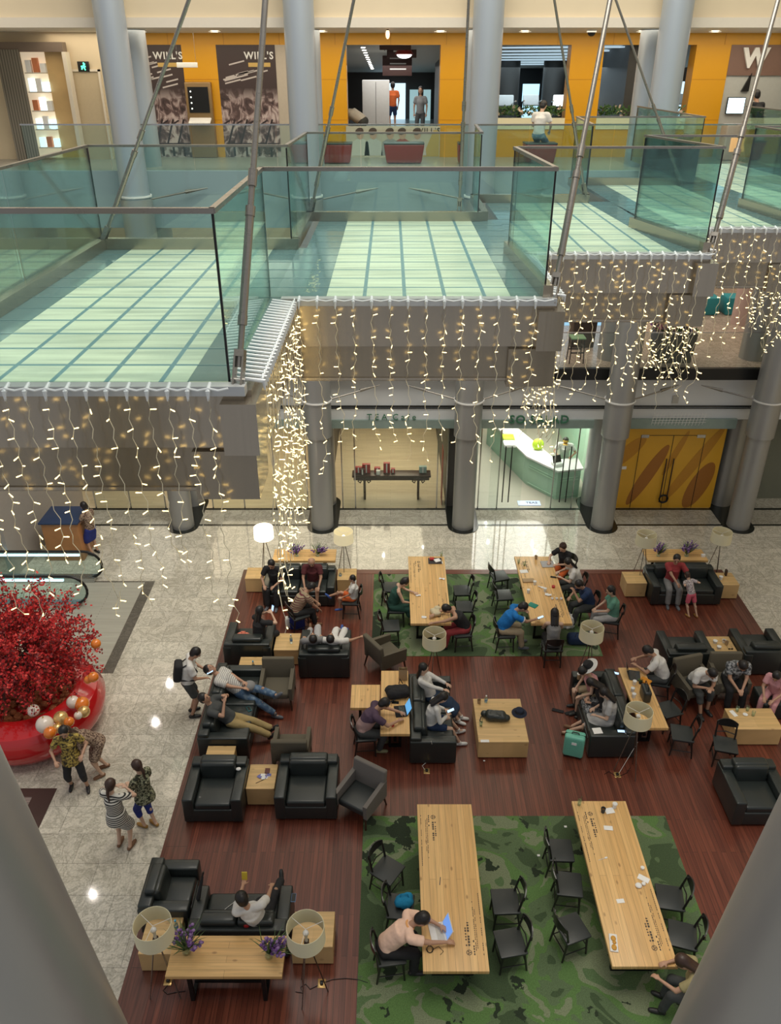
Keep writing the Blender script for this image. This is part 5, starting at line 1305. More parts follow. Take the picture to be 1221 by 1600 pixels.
# ================================================================ PEOPLE
mat('skin', (.46, .265, .175), .55, var=.05); mat('skin_pale', (.60, .39, .28), .55, var=.05); mat('hair_black', (.012, .010, .010), .45); mat('hair_brown', (.045, .022, .015), .45)
mat('eye_dark', (.02, .015, .015), .3); mat('lips', (.35, .13, .11), .5)
def cloth(nm, c, **k): return mat(nm, c, .9, bump=.25, scale=22, var=.12, **k)
def ik(a, b_, l1, l2, pole):
    a, b_ = Vector(a), Vector(b_); d = b_ - a; D_ = d.length
    mx_ = (l1 + l2) * .995
    if D_ > mx_: b_ = a + d.normalized() * mx_; d = b_ - a; D_ = mx_
    if D_ < abs(l1 - l2) + .02: D_ = abs(l1 - l2) + .02; b_ = a + d.normalized() * D_; d = b_ - a
    x = (l1 * l1 - l2 * l2 + D_ * D_) / (2 * D_); h = math.sqrt(max(0, l1 * l1 - x * x)); u = d.normalized()
    p = Vector(pole); p = p - u * p.dot(u)
    if p.length < 1e-4: p = u.orthogonal()
    return a + u * x + p.normalized() * h, b_
def cap(m, p0, p1, r0, r1, n=12):
    m.cone(p0, p1, r0, r1, n); m.ball(p0, r0, n, 8); m.ball(p1, r1, n, 8)
FOLD = bpy.data.textures.new('folds', 'CLOUDS'); FOLD.noise_scale = .11; FOLD.noise_depth = 2
def sm_fold(o, st=.020):
    s_ = o.modifiers.new('presmooth', 'SMOOTH'); s_.iterations = 6; s_.factor = .5
    d_ = o.modifiers.new('folds', 'DISPLACE'); d_.texture = FOLD; d_.strength = st; d_.mid_level = .3; d_.texture_coords = 'GLOBAL'
def remesh(o, vox, sm=3):
    r_ = o.modifiers.new('skin', 'REMESH'); r_.mode = 'VOXEL'; r_.voxel_size = vox; r_.use_smooth_shade = True
    if sm > 4: sm_fold(o)
    s_ = o.modifiers.new('smooth', 'SMOOTH'); s_.iterations = sm; s_.factor = .5
    return o
def person(lab, x, y, deg, z=None, h=1.68, fem=False, P=(0, 0, .90), lean=0, side=0, twist=0, head=(0, 0, 0), hl=None, hr=None, fl=None, fr=None, kp=(0, 1, .6), epl=(-.7, -.5, -.5), epr=(.7, -.5, -.5),
           top=None, sleeve='short', bottom=None, leg='trousers', skirt=None, hair='short', haircol='hair_black', shoe='shoe_black', skin='skin', toe=None, hem=0.0, vox=.012, torso_len=.50, floor_lock=True, handdir=None, topcol=None, cat='person', collar=None, band=None):
    z = (FZ if z is None else z); s = h / 1.68
    t = empty('person', lab, cat, (x, y, z), R(deg)); t.scale = (s, s, s)
    V_ = lambda p: Vector(p)
    P = V_(P)
    Mt = Matrix.Rotation(R(twist), 3, 'Z') @ Matrix.Rotation(R(side), 3, 'Y') @ Matrix.Rotation(R(-lean), 3, 'X')
    T = Mt @ Vector((0, 0, 1)); F = Mt @ Vector((0, 1, 0)); X = Mt @ Vector((1, 0, 0)); rot = Mt
    fs = .93 if fem else 1.0
    sc = P + T * torso_len; sh = .165 if fem else .19
    S = {-1: sc - X * sh + F * .0, 1: sc + X * sh}
    Hm = Mt @ Matrix.Rotation(R(head[1]), 3, 'Z') @ Matrix.Rotation(R(head[2]), 3, 'Y') @ Matrix.Rotation(R(-head[0]), 3, 'X')
    HT = Hm @ Vector((0, 0, 1)); HF = Hm @ Vector((0, 1, 0)); HX = Hm @ Vector((1, 0, 0))
    nb = sc + T * .03; hc = nb + (T * .5 + HT * .5) * .10 + HT * .105 + HF * .02
    hands = {-1: hl or (-.22, .05, P.z - .02), 1: hr or (.22, .05, P.z - .02)}
    feet = {-1: V_(fl or (-.1, 0, .08)), 1: V_(fr or (.1, 0, .08))}
    hip = {k: P + Matrix.Rotation(R(twist * .3), 3, 'Z') @ Vector((k * .09, 0, -.02)) for k in (-1, 1)}
    body = MB()
    body.ball(P, (.150 * fs + (.012 if fem else 0), .11, .125), 14, 10, rot); body.ball(P + T * .19, (.125 * fs, .095, .15), 14, 10, rot); body.ball(P + T * .36 + F * .005, (.155 * fs, .108, .17), 14, 10, rot)
    if fem: body.ball(P + T * .35 + F * .07 + X * .06, .06, 10, 8).ball(P + T * .35 + F * .07 - X * .06, .06, 10, 8)
    cap(body, S[-1] * .9 + sc * .1, S[1] * .9 + sc * .1, .052 * fs, .052 * fs); cap(body, sc, hc - HT * .05 - HF * .015, .055 * fs, .048 * fs)
    body.ball(hc, (.082, .102, .116), 16, 12, Hm); body.ball(hc - HT * .058 + HF * .030, (.057, .062, .066), 12, 8, Hm)
    cap(body, hc + HF * .098 + HT * .008, hc + HF * .118 - HT * .02, .009, .014, 8)
    for k in (-1, 1): body.ball(hc + HX * k * .084 - HT * .005 - HF * .005, (.012, .02, .03), 8, 6, Hm)
    E = {}; Wd = {}; K = {}; An = {}
    for k in (-1, 1):
        e, wv = ik(S[k], hands[k], .285, .25, Mt @ V_(epl if k < 0 else epr)); E[k] = e; Wd[k] = wv
        cap(body, S[k], e, .050 * fs, .040 * fs); cap(body, e, wv, .036 * fs, .025 * fs)
        d = (wv - e).normalized()
        if handdir and handdir.get(k): d = V_(handdir[k]).normalized()
        nrm = Vector((0, 0, 1)) - d * d.z
        if nrm.length < .3: nrm = F - d * F.dot(d)
        nrm.normalize(); sd = d.cross(nrm).normalized()
        hm = Matrix((sd, d, nrm)).transposed()
        pc = wv + d * .05; body.ball(pc, (.041, .052, .017), 12, 8, hm)
        for j, (off, ln) in enumerate(((-.031, .058), (-.010, .070), (.011, .066), (.031, .050))):
            b0 = wv + d * .082 + sd * off; m1 = b0 + (d * .85 - nrm * .35).normalized() * ln * .55 + sd * off * .12; m2 = m1 + (d * .5 - nrm * .8).normalized() * ln * .5
            cap(body, b0, m1, .0092, .0088, 7); cap(body, m1, m2, .0088, .0075, 7)
        inw = -1 if sd.dot(X) * k > 0 else 1
        b0 = wv + d * .03 + sd * .030 * inw; m1 = b0 + (d * .7 + sd * .75 * inw - nrm * .3).normalized() * .038; m2 = m1 + (d * .95 + sd * .2 * inw - nrm * .3).normalized() * .03
        cap(body, b0, m1, .013, .0105, 7); cap(body, m1, m2, .0105, .0085, 7)
        kn, an = ik(hip[k], feet[k], .43, .42, V_(kp) + Vector((k * .12, 0, 0))); K[k] = kn; An[k] = an
        cap(body, hip[k], kn, .078 * fs, .054 * fs); cap(body, kn, an, .052 * fs, .034 * fs)
        sp = (kn + an) * .5; body.ball(kn.lerp(an, .3) - (Vector((0, 1, 0)) * .012), (.048 * fs, .052, .1), 10, 8)
        td = Vector((toe[0], toe[1], toe[2])) if toe else Vector((k * .12, 1, -.25 if an.z < .13 else -.1))
        if not toe and an.z > .14:
            sd_ = (an - kn).normalized(); td = Vector((0, .6, .5)) if sd_.y > .3 else Vector((k * .1, 1, -.15))
        td.normalize(); heel = an - td * .04 + Vector((0, 0, -.045)); tt = an + td * .15 + Vector((0, 0, -.04))
        cap(body, heel, tt, .030, .026, 8); cap(body, an, heel, .034, .03, 8)
    b0 = body.build('body', skin, t); remesh(b0, vox * .82, 2)
    # face
    for k in (-1, 1): MB().ball(hc + HF * .0955 + HX * k * .032 + HT * .012, (.012, .007, .0065), 8, 6, Hm).build('eye', 'eye_dark', t)
    MB().ball(hc + HF * .090 - HT * .056, (.020, .010, .006), 8, 6, Hm).build('mouth', 'lips', t)
    MB().tube([hc + HF * .095 + HX * -.045 + HT * .032, hc + HF * .102 + HX * -.02 + HT * .038], .0045, 5).tube([hc + HF * .095 + HX * .045 + HT * .032, hc + HF * .102 + HX * .02 + HT * .038], .0045, 5).build('eyebrows', haircol, t)
    # hair
    hm_ = MB(); hm_.ball(hc - HF * .022 + HT * .032, (.097, .107, .107), 14, 10, Hm); hm_.ball(hc - HF * .048 - HT * .01, (.088, .070, .095), 12, 8, Hm)
    if hair == 'bun': hm_.ball(hc + HT * .125 - HF * .04, .042, 10, 8)
    if hair == 'pony': cap(hm_, hc - HF * .10 + HT * .04, hc - HF * .13 - HT * .12, .032, .03); cap(hm_, hc - HF * .13 - HT * .12, hc - HF * .10 - HT * .30, .03, .012)
    if hair == 'long':
        for k in (-1, 0, 1): cap(hm_, hc - HF * .05 + HX * k * .055, hc - HF * (.085 if not k else .06) + HX * k * .06 - HT * .26 , .045, .03)
    if hair == 'bob':
        for k in (-1, 0, 1): cap(hm_, hc - HF * .04 + HX * k * .06, hc - HF * .045 + HX * k * .068 - HT * .08, .04, .035)
    if hair == 'bald': hm_ = MB().ball(hc - HF * .050 - HT * .010, (.090, .066, .06), 12, 8, Hm)
    o = hm_.build('hair', haircol, t); remesh(o, vox * .85, 2)
    # top
    if top:
        c = MB(); g = .018
        c.cone(P + T * .02, P + T * .40, .128 * fs + g, .14 * fs + g, 18)
        c.ball(P + T * .03, (.152 * fs + g, .115 + g, .12), 14, 10, rot).ball(P + T * .19, (.135 * fs + g, .10 + g, .17), 14, 10, rot).ball(P + T * .36, (.158 * fs + g, .11 + g, .16), 14, 10, rot)
        if hem: c.cone(P + T * .1, P - T * hem, .17, .20 if fem else .18, 18)
        if fem: c.ball(P + T * .35 + F * .075 + X * .06, .065, 10, 8).ball(P + T * .35 + F * .075 - X * .06, .065, 10, 8)
        if sleeve != 'none': cap(c, S[-1] * .92 + sc * .08, S[1] * .92 + sc * .08, .064 * fs, .064 * fs)
        else:
            for k in (-1, 1): cap(c, sc + X * k * sh * .55, P + T * .3 + X * k * .1, .045, .06)
        c.cone(sc - T * .04, sc + T * .035, .10, .062, 14)
        for k in (-1, 1):
            if sleeve == 'short': c.ball(S[k], .062 * fs, 12, 8); c.cone(S[k], S[k].lerp(E[k], .70), .073 * fs, .070 * fs, 12)
            if sleeve == 'long': cap(c, S[k], E[k], .062 * fs, .05 * fs); c.cone(E[k], E[k].lerp(Wd[k], .95), .05 * fs, .036 * fs, 12)
        o = c.build('shirt', top, t); remesh(o, vox, 5)
    if collar:
        n_ = sc + T * .035; MB().tube([n_ + X * .068 * math.cos(a_ * PI / 8) + F * .066 * math.sin(a_ * PI / 8) for a_ in range(16)], .016, 8, closed=True).build('collar', collar, t)
    if band:
        for k in (-1, 1):
            q_ = S[k].lerp(E[k], .66); d_ = (E[k] - S[k]).normalized() * .012; MB().cone(q_ - d_, q_ + d_, .084, .084, 20).build('sleeve_band', band, t)
    if bottom:
        c = MB(); c.ball(P - T * .01, (.155 * fs + .014, .115 + .012, .125), 14, 10, rot)
        if leg == 'skirt' or skirt:
            ln = skirt or .6
            for q in range(6):
                f = q / 5; kk = K[-1].lerp(K[1], f); aa = An[-1].lerp(An[1], f); hh = hip[-1].lerp(hip[1], f)
                if ln <= 1: cap(c, hh, hh.lerp(kk, ln), .095, .095 + .02 * ln)
                else: cap(c, hh, kk, .095, .10); cap(c, kk, kk.lerp(aa, ln - 1), .10, .115)
        else:
            for k in (-1, 1):
                f1 = {'shorts': .78, 'trousers': 1, 'capri': 1}[leg]
                if leg == 'shorts': c.ball(hip[k], .09, 12, 8); c.cone(hip[k], hip[k].lerp(K[k], f1), .094, .082, 14)
                else:
                    cap(c, hip[k], K[k], .098 * fs, .078 * fs); c.cone(K[k], K[k].lerp(An[k], .96 if leg == 'trousers' else .45), .076 * fs, .062 * fs, 14); c.ball(K[k], .077 * fs, 12, 8)
        o = c.build({'shorts': 'shorts', 'skirt': 'skirt'}.get(leg, 'trousers'), bottom, t); remesh(o, vox, 5)
    if shoe:
        for k in (-1, 1):
            an = An[k]; kn = K[k]
            td = Vector((toe[0], toe[1], toe[2])) if toe else Vector((k * .12, 1, -.25 if an.z < .13 else -.1))
            if not toe and an.z > .14:
                sd_ = (an - kn).normalized(); td = Vector((0, .6, .5)) if sd_.y > .3 else Vector((k * .1, 1, -.15))
            td.normalize(); heel = an - td * .045 + Vector((0, 0, -.042)); tt = an + td * .155 + Vector((0, 0, -.036))
            if an.z < .13: heel.z = .038; tt.z = .036
            c = MB(); cap(c, heel, tt, .038, .033, 10); cap(c, heel.lerp(tt, .3), heel.lerp(tt, .85), .042, .04, 10)
            if shoe not in ('sandal', 'sandal_gold'): c.cone(an + Vector((0, 0, .02)), heel.lerp(tt, .25), .042, .04, 10)
            o = c.build('shoe', shoe, t); remesh(o, vox * .85, 2)
    return t, dict(hc=hc, wr=Wd, S=S, P=P, T=T, F=F, X=X, s=s, HT=HT, HF=HF, K=K, An=An)
mat('shoe_black', (.02, .02, .02), .45); mat('shoe_white', (.72, .72, .70), .5); mat('shoe_blue', (.04, .10, .35), .5); mat('sandal', (.20, .10, .05), .6); mat('shoe_grey', (.12, .13, .15), .6); mat('sandal_gold', (.40, .22, .06), .4, .5); mat('shoe_olive', (.28, .26, .14), .6)
cloth('c_white', (.68, .67, .64)); cloth('c_offwhite', (.60, .58, .52)); cloth('c_black', (.018, .018, .020)); cloth('c_grey', (.22, .22, .22)); cloth('c_darkgrey', (.06, .065, .065)); cloth('c_khaki', (.36, .27, .12)); cloth('c_beige', (.42, .34, .22))
cloth('c_pinkpolo', (.88, .60, .46)); cloth('c_orangecollar', (.85, .42, .16)); cloth('c_navy', (.015, .035, .095)); cloth('c_navydress', (.018, .04, .085)); cloth('c_blue', (.01, .17, .50)); cloth('c_green', (.02, .075, .055)); cloth('c_seagreen', (.12, .30, .22)); cloth('c_red', (.33, .045, .05)); cloth('c_pink', (.62, .12, .18))
cloth('c_maroon', (.09, .018, .022)); cloth('c_orange', (.62, .13, .03)); cloth('c_ltgrey', (.42, .42, .42)); cloth('c_royal', (.02, .035, .22)); cloth('c_olive', (.33, .28, .14)); cloth('c_purple', (.085, .05, .085)); cloth('c_palepink', (.60, .30, .32)); cloth('c_salmon', (.80, .24, .16))
print_mat('c_denim', [(.2, (.035, .075, .15)), (.5, (.07, .13, .22)), (.68, (.22, .30, .38))], 9, interp='LINEAR')
print_mat('c_yellowprint', [(0, (.03, .025, .012)), (.42, (.20, .14, .04)), (.52, (.48, .36, .08)), (.62, (.12, .09, .03))], 16)
print_mat('c_brownprint', [(0, (.10, .055, .04)), (.45, (.26, .18, .13)), (.55, (.42, .31, .22)), (.65, (.16, .10, .07))], 26)
print_mat('c_camo', [(0, (.02, .022, .015)), (.44, (.10, .11, .06)), (.52, (.33, .33, .22)), (.62, (.05, .055, .035))], 20)
print_mat('c_greypattern', [(0, (.05, .055, .06)), (.46, (.18, .19, .20)), (.55, (.34, .35, .36))], 22)
print_mat('c_leopard', [(0, (.6, .55, .55)), (.5, (.06, .05, .06)), (.58, (.6, .5, .52))], 26)
stripe_mat('c_stripe', (.03, .03, .03), (.62, .60, .54), .045, 'Z', .5)
stripe_mat('c_stripe_white', (.34, .33, .31), (.66, .65, .62), .035, 'Y', .5)
stripe_mat('c_pinkpurple', (.085, .05, .085), (.46, .30, .28), 3.0, 'Z', .275)
stripe_mat('c_colorstripe', (.12, .02, .03), (.32, .25, .16), .05, 'Z', .6)
def attach(nm, mb, mt, t, loc=None): return mb.build(nm, mt, t, loc)
SIT = dict(P=(0, -.08, .56), fl=(-.12, .42, .08), fr=(.12, .40, .08))
def sit(lab, x, y, deg, **k):
    d = dict(SIT); d.update(k); return person(lab, x, y, deg, **d)
# 1 standing man with backpack and phone
t, j = person('person standing on the marble in white tee and dark shorts, looking at a phone', -4.27, 13.0, -75, 0, 1.74, lean=12, head=(32, 0, 0), hl=(-.12, .38, 1.02), hr=(.12, .36, 1.0), top='c_white', bottom='c_darkgrey', leg='shorts', shoe='shoe_black')
bp = j['P'] + j['T'] * .30 - j['F'] * .22
o = empty('backpack', 'black backpack worn by the standing man in white', 'backpack', t.location, t.rotation_euler.z)
MB().rbox(bp, (.30, .17, .44), .06, 4, rx=R(-12)).build('bag_body', 'c_black', o)
for k in (-1, 1): MB().tube([bp + j['F'] * .06 + j['X'] * k * .1 + j['T'] * .15, j['S'][k] * .6 + (j['P'] + j['T'] * .5) * .4 + j['T'] * .085, j['P'] + j['T'] * .36 + j['F'] * .16 + j['X'] * k * .09, j['P'] + j['T'] * .16 + j['F'] * .14 + j['X'] * k * .15, bp + j['X'] * k * .14 - j['T'] * .15], .016, 6).build('strap', 'c_black', o)
def phone(lab, par, loc, rot=(.4, 0, 0), lit=True, case='black_frame', world=None, rz=0):
    loc = Vector(loc)
    if par is not None:
        m4 = Matrix.Translation(par.location) @ Matrix.Rotation(par.rotation_euler.z, 4, 'Z') @ Matrix.Diagonal((*par.scale, 1)); loc = m4 @ loc; rz = par.rotation_euler.z
    o = empty('phone', lab, 'phone', loc, rz)
    MB().rbox((0, 0, 0), (.075, .15, .010), .004, 2, rx=rot[0]).build('phone_body', case, o)
    MB().box(Matrix.Rotation(rot[0], 3, 'X') @ Vector((0, 0, .0055)), (.066, .138, .001), rx=rot[0]).build('screen', emis('phone_lit', (.5, .72, 1), .9) if lit else 'black_line', o)
    return o
phone('glowing phone held by the standing man with the backpack', t, (0, .47, 1.03))
# 2/3 lounging men on the left sofa
person('person sprawled on the left sofa in white tee and torn jeans, leg on a chair', -3.32, 13.15, -97, None, 1.76, P=(0, .10, .53), lean=-52, torso_len=.5, head=(-8, 0, 0), hl=(.02, .20, .74), hr=(.16, .24, .70), fl=(.17, .90, .60), fr=(.18, .88, .09), fem=False, kp=(0, .4, 1), top='c_stripe_white', bottom='c_denim', shoe='shoe_grey', sleeve='short')
person('person slumped on the left sofa in dark grey tee and khaki trousers, hand on forehead', -3.36, 12.25, -88, None, 1.72, P=(0, .10, .53), lean=-44, head=(16, -10, 0), hl=(-.06, .02, 1.10), hr=(.12, .04, 1.06), fl=(-.06, 1.02, .13), fr=(.12, 1.06, .09), kp=(0, .4, 1), top='c_darkgrey', bottom='c_khaki', shoe='shoe_black')
# 4-7 women on the marble
person('person standing by the red pot in yellow patterned blouse and black cropped trousers', -6.02, 10.98, 196, 0, 1.6, fem=True, head=(24, 0, 0), hl=(-.26, .26, 1.12), hr=(.24, .28, 1.1), fl=(-.17, .06, .08), fr=(.15, -.08, .08), top='c_yellowprint', hem=.12, bottom='c_black', leg='capri', hair='short', shoe='shoe_black')
person('person bending forward beside the red pot in a brown patterned dress', -5.72, 11.35, 120, 0, 1.6, fem=True, P=(0, -.1, .88), lean=48, head=(-10, 0, 0), hl=(-.1, .42, .86), hr=(.12, .40, .80), fl=(-.1, 0, .08), fr=(.12, -.14, .08), top='c_brownprint', bottom='c_brownprint', skirt=.75, leg='skirt', hair='long', haircol='hair_brown', shoe='sandal', skin='skin_pale')
person('person standing in camouflage-print top and blue cropped leggings, ponytail with pink tie', -4.40, 10.08, 62, 0, 1.58, fem=True, head=(12, 0, 0), hl=(-.1, .28, 1.1), hr=(.12, .26, 1.05), fl=(-.07, .10, .08), fr=(.07, -.06, .08), top='c_camo', hem=.10, bottom='c_royal', leg='capri', hair='pony', haircol='hair_brown', shoe='sandal_gold', skin='skin_pale')
person('person seen from behind in a black and white striped dress with a long ponytail', -4.76, 9.62, -12, 0, 1.6, fem=True, head=(10, 0, 0), hl=(-.1, .3, 1.3), hr=(.1, .3, 1.3), epl=(-1, 0, -.3), epr=(1, 0, -.3), fl=(-.11, .04, .08), fr=(.12, .02, .08), top='c_stripe', hem=.14, bottom='c_stripe', skirt=.85, leg='skirt', hair='pony', haircol='hair_brown', shoe='sandal', skin='skin_pale')
# 8 man on the near sofa
person('person on the bottom left sofa in white shirt and black trousers, seen from behind', -2.05, 7.88, 8, None, 1.72, P=(0, -.05, .54), lean=-14, side=-14, head=(28, 15, 0), hl=(-.22, .38, .86), hr=(.22, .34, .80), fl=(.12, .60, .09), fr=(.34, .74, .36), kp=(0, .3, 1), top='c_white', bottom='c_black', shoe='shoe_black')
# 9 man in pink polo
t, j = sit('person in a pink-orange polo leaning on the near table at a white laptop', .0, 7.42, -84, h=1.76, lean=42, head=(16, 0, 0), hl=(-.05, .72, .80), hr=(-.28, .78, .80) if False else (.22, .84, .80), top='c_pinkpolo', collar='c_orangecollar', bottom='c_black', fl=(-.12, .35, .08), fr=(.14, .32, .08))
# 10 blurred person bottom right
sit('person in an olive top at bottom right, mostly cut off beside the slanting column', 4.40, 6.70, 70, lean=25, head=(30, 10, 0), hl=(-.14, .55, .80), hr=(.16, .46, .80), fem=True, hair='long', haircol='hair_brown', top='c_olive', bottom='c_darkgrey', shoe='shoe_black', vox=.015)
# 11 laptop man mid
sit('person in purple and pink tee typing on a black laptop at the narrow desk', -.50, 11.95, -82, z=FZ, h=1.74, lean=32, head=(25, 10, 0), hl=(-.08, .70, .80), hr=(.14, .62, .80), top='c_pinkpurple', bottom='c_darkgrey', shoe='shoe_olive', fl=(-.10, .30, .08), fr=(.12, .24, .08))
# 12/13 women on the middle sofa
person('person reclining on the middle sofa in a long navy dress and white sleeves', .92, 12.98, -108, None, 1.64, fem=True, P=(0, -.08, .53), lean=-22, head=(35, 0, 0), hl=(-.06, .34, .84), hr=(.1, .34, .82), fl=(-.02, .62, .10), fr=(.12, .60, .10), kp=(0, .3, 1), top='c_white', sleeve='long', bottom='c_navydress', skirt=1.45, leg='skirt', hair='long', shoe='shoe_white', skin='skin_pale')
t, j = person('person on the middle sofa in white blouse, navy shorts and white sneakers', .84, 12.18, -80, None, 1.62, fem=True, P=(0, -.04, .53), lean=12, head=(40, 0, 0), hl=(-.1, .30, .76), hr=(.1, .30, .76), fl=(-.12, .62, .12), fr=(.22, .56, .08), kp=(0, .4, 1), top='c_white', sleeve='long', bottom='c_navy', leg='shorts', hair='long', shoe='shoe_white', skin='skin_pale')
phone('pale blue phone held by the woman in the white blouse', t, (0, .40, .80), case='shoe_white')
# 14/15 right sofa
person('person with a black and white straw hat at the top end of the right sofa', 4.36, 13.12, 100, None, 1.62, fem=True, P=(0, .0, .53), lean=20, head=(40, 0, 0), hl=(-.2, .42, .62), hr=(.1, .4, .60), fl=(-.1, .42, .09), fr=(.14, .36, .09), top='c_palepink', sleeve='none', bottom='c_beige', leg='shorts', hair='short', shoe='shoe_black', skin='skin_pale')
o = empty('sun_hat', 'white and black brimmed hat on the head of the person at the right sofa', 'hat', (4.16, 13.14, FZ + 1.19), 0)
mm = Matrix.Rotation(R(-38), 3, 'Y')
MB().lathe([(.0, .10), (.07, .095), (.10, .06), (.105, .0), (.11, 0), (.105, .07), (.075, .11), (0, .115)], n=24, mtx=mm).build('crown', 'c_black', o)
MB().lathe([(.10, .0), (.20, -.015), (.20, -.007), (.10, .01)], n=32, closed=True, mtx=mm).build('brim', 'c_white', o)
MB().lathe([(.106, .005), (.106, .03), (.112, .03), (.112, .005)], n=24, closed=True, mtx=mm).build('band', 'c_black', o)
person('person in black bent forward at the middle of the right sofa', 4.50, 12.72, 92, None, 1.62, fem=True, P=(0, -.05, .53), lean=28, head=(35, -20, 0), hl=(-.1, .36, .66), hr=(.1, .36, .66), fl=(-.1, .44, .08), fr=(.12, .42, .08), top='c_black', sleeve='long', bottom='c_greypattern', skirt=1.1, leg='skirt', hair='long', shoe='shoe_black')
person('person in light grey dress and brown sandals, lower end of the right sofa', 4.42, 12.28, 78, None, 1.64, fem=True, P=(0, -.05, .53), lean=6, head=(38, 0, 0), hl=(-.14, .24, .70), hr=(.12, .26, .68), fl=(-.06, .78, .09), fr=(.12, .66, .08), kp=(0, .3, 1), top='c_ltgrey', bottom='c_ltgrey', skirt=.95, leg='skirt', hair='long', shoe='sandal', skin='skin_pale')
# 16 white shirt, laptop at right desk
sit('person in a white short-sleeved shirt at the laptop on the right desk table', 5.86, 13.55, 76, z=FZ, h=1.74, lean=26, head=(35, 0, 0), hl=(-.12, .50, .81), hr=(.14, .50, .81), top='c_white', bottom='c_darkgrey', shoe='shoe_black')
# 17/18/19 right group
sit('person in plain white tee and dark trousers hunched forward on a khaki armchair', 6.62, 13.42, 192, z=FZ, h=1.74, P=(0, -.05, .53), lean=36, head=(20, 0, 0), hl=(.02, .52, .74), hr=(.06, .46, .72), top='c_white', bottom='c_darkgrey', leg='capri', shoe='shoe_black', fl=(-.10, .42, .08), fr=(.10, .50, .08))
sit('person in a grey patterned shirt with hands clasped, right of the man in plain white', 7.42, 13.52, 178, z=FZ, h=1.76, P=(0, -.05, .53), lean=24, head=(40, 0, 0), hl=(-.05, .48, .62), hr=(.05, .48, .62), top='c_greypattern', bottom='c_black', shoe='shoe_black', fl=(-.14, .42, .08), fr=(.14, .42, .08))
sit('person in pale pink cut off by the right edge of the photo', 8.15, 13.05, 140, z=FZ, h=1.6, fem=True, lean=20, head=(30, 0, 0), hl=(-.1, .4, .66), hr=(.1, .4, .66), top='c_palepink', bottom='c_palepink', hair='long', shoe='shoe_white')
tag(MB().rbox((8.15, 13.08, FZ + .23), (.6, .6, .44), .05).build('leather_stool', 'leather'), 'black leather stool under the person in pale pink', 'stool')
# 20/21 far right sofa
sit('person in dark red tee and grey trousers on the far right sofa', 7.28, 17.28, 176, z=FZ, P=(0, -.08, .53), lean=8, head=(10, -10, 0), hl=(-.30, .40, .80), hr=(-.02, .44, .72), top='c_red', bottom='c_grey', shoe='shoe_grey')
person('small child in leopard-print top and pink shorts leaning against the far right sofa', 7.58, 16.55, 22, FZ, 1.12, fem=True, P=(0, .08, .90), lean=34, head=(-6, 0, 0), hl=(-.2, .34, 1.28), hr=(.26, .36, 1.28), fl=(-.12, -.12, .08), fr=(.16, -.24, .08), top='c_leopard', bottom='c_pink', leg='shorts', hair='bob', haircol='hair_brown', shoe='sandal_gold', skin='skin_pale')
# 22-28 far left group
sit('person in black on the far left sofa behind the tips of the fairy lights', -2.98, 17.2, 172, z=FZ, P=(0, -.08, .53), lean=16, head=(15, 0, 0), hl=(-.1, .38, .70), hr=(.18, .36, .68), top='c_black', bottom='c_black', shoe='shoe_grey')
sit('bald elderly person in a maroon polo and dark shorts on the far left sofa', -2.0, 17.22, 180, z=FZ, P=(0, -.08, .53), lean=10, head=(18, 0, 0), hl=(-.18, .36, .64), hr=(.18, .36, .64), top='c_maroon', collar='c_maroon', bottom='c_black', leg='shorts', hair='bald', haircol='c_grey', shoe='shoe_black')
sit('person in coloured striped tee leaning over a bright blue bag', -2.28, 15.98, -62, z=FZ, lean=36, head=(20, 0, 0), hl=(-.04, .56, .56), hr=(.16, .52, .50), top='c_colorstripe', bottom='c_black', shoe='sandal')
sit('child in white top and orange shorts on a black bistro chair', -1.0, 16.55, 85, z=FZ, h=1.30, P=(0, -.08, .70), lean=-4, head=(15, 10, 0), hl=(-.16, .2, .80), hr=(.16, .2, .80), fl=(-.1, .34, .30), fr=(.14, .72, .60), top='c_white', bottom='c_orange', leg='shorts', shoe='shoe_blue')
t, j = sit('person with long black hair in black photographing with a blue phone in the left armchair', -3.05, 14.92, -40, z=FZ, P=(0, -.02, .53), fem=True, lean=6, head=(4, 0, 0), hl=(-.06, .34, 1.06), hr=(.10, .34, 1.08), hair='long', top='c_black', bottom='c_black', shoe='shoe_black', skin='skin_pale')
phone('blue phone raised by the long-haired woman in the left armchair', t, (.02, .45, 1.14), rot=(1.3, 0, 0), case='c_blue')
person('person lying back in the wide armchair, left of the pair, in grey trousers', -1.78, 14.62, 8, None, 1.7, P=(0, .12, .53), lean=-46, head=(0, 0, 0), hl=(-.2, .2, .62), hr=(.2, .2, .62), fl=(-.02, .92, .30), fr=(.16, .84, .36), kp=(0, .2, 1), top='c_grey', bottom='c_ltgrey', shoe='sandal')
person('person in white lying in the wide armchair, right of the pair, arm flung out', -1.28, 14.60, -8, None, 1.66, P=(0, .12, .53), lean=-44, head=(0, 0, 0), hl=(-.2, .2, .62), hr=(.62, .14, .78), fl=(-.02, .86, .34), fr=(.12, .80, .30), kp=(0, .2, 1), top='c_white', bottom='c_white', leg='capri', shoe='shoe_blue')
# 29/30 tray table
gt, gj = sit('person in dark green sleeveless dress, hair in a bun, left of the tray table', .12, 16.2, -88, z=RZ, fem=True, lean=18, head=(28, 0, 0), hl=(-.16, .46, .80), hr=(.10, .38, .66), top='c_green', sleeve='none', bottom='c_green', skirt=1.3, leg='skirt', hair='bun', shoe='shoe_black', skin='skin_pale')
sit('person in black and red sleeveless outfit unpacking a paper bag', 1.70, 15.3, 94, z=RZ, lean=34, head=(30, 0, 0), hl=(-.16, .74, .82), hr=(.16, .66, .84), top='c_black', sleeve='none', bottom='c_red', shoe='shoe_black', hair='short')
phone('phone held by the woman in the green dress', gt, (.10, .46, .70), lit=False)
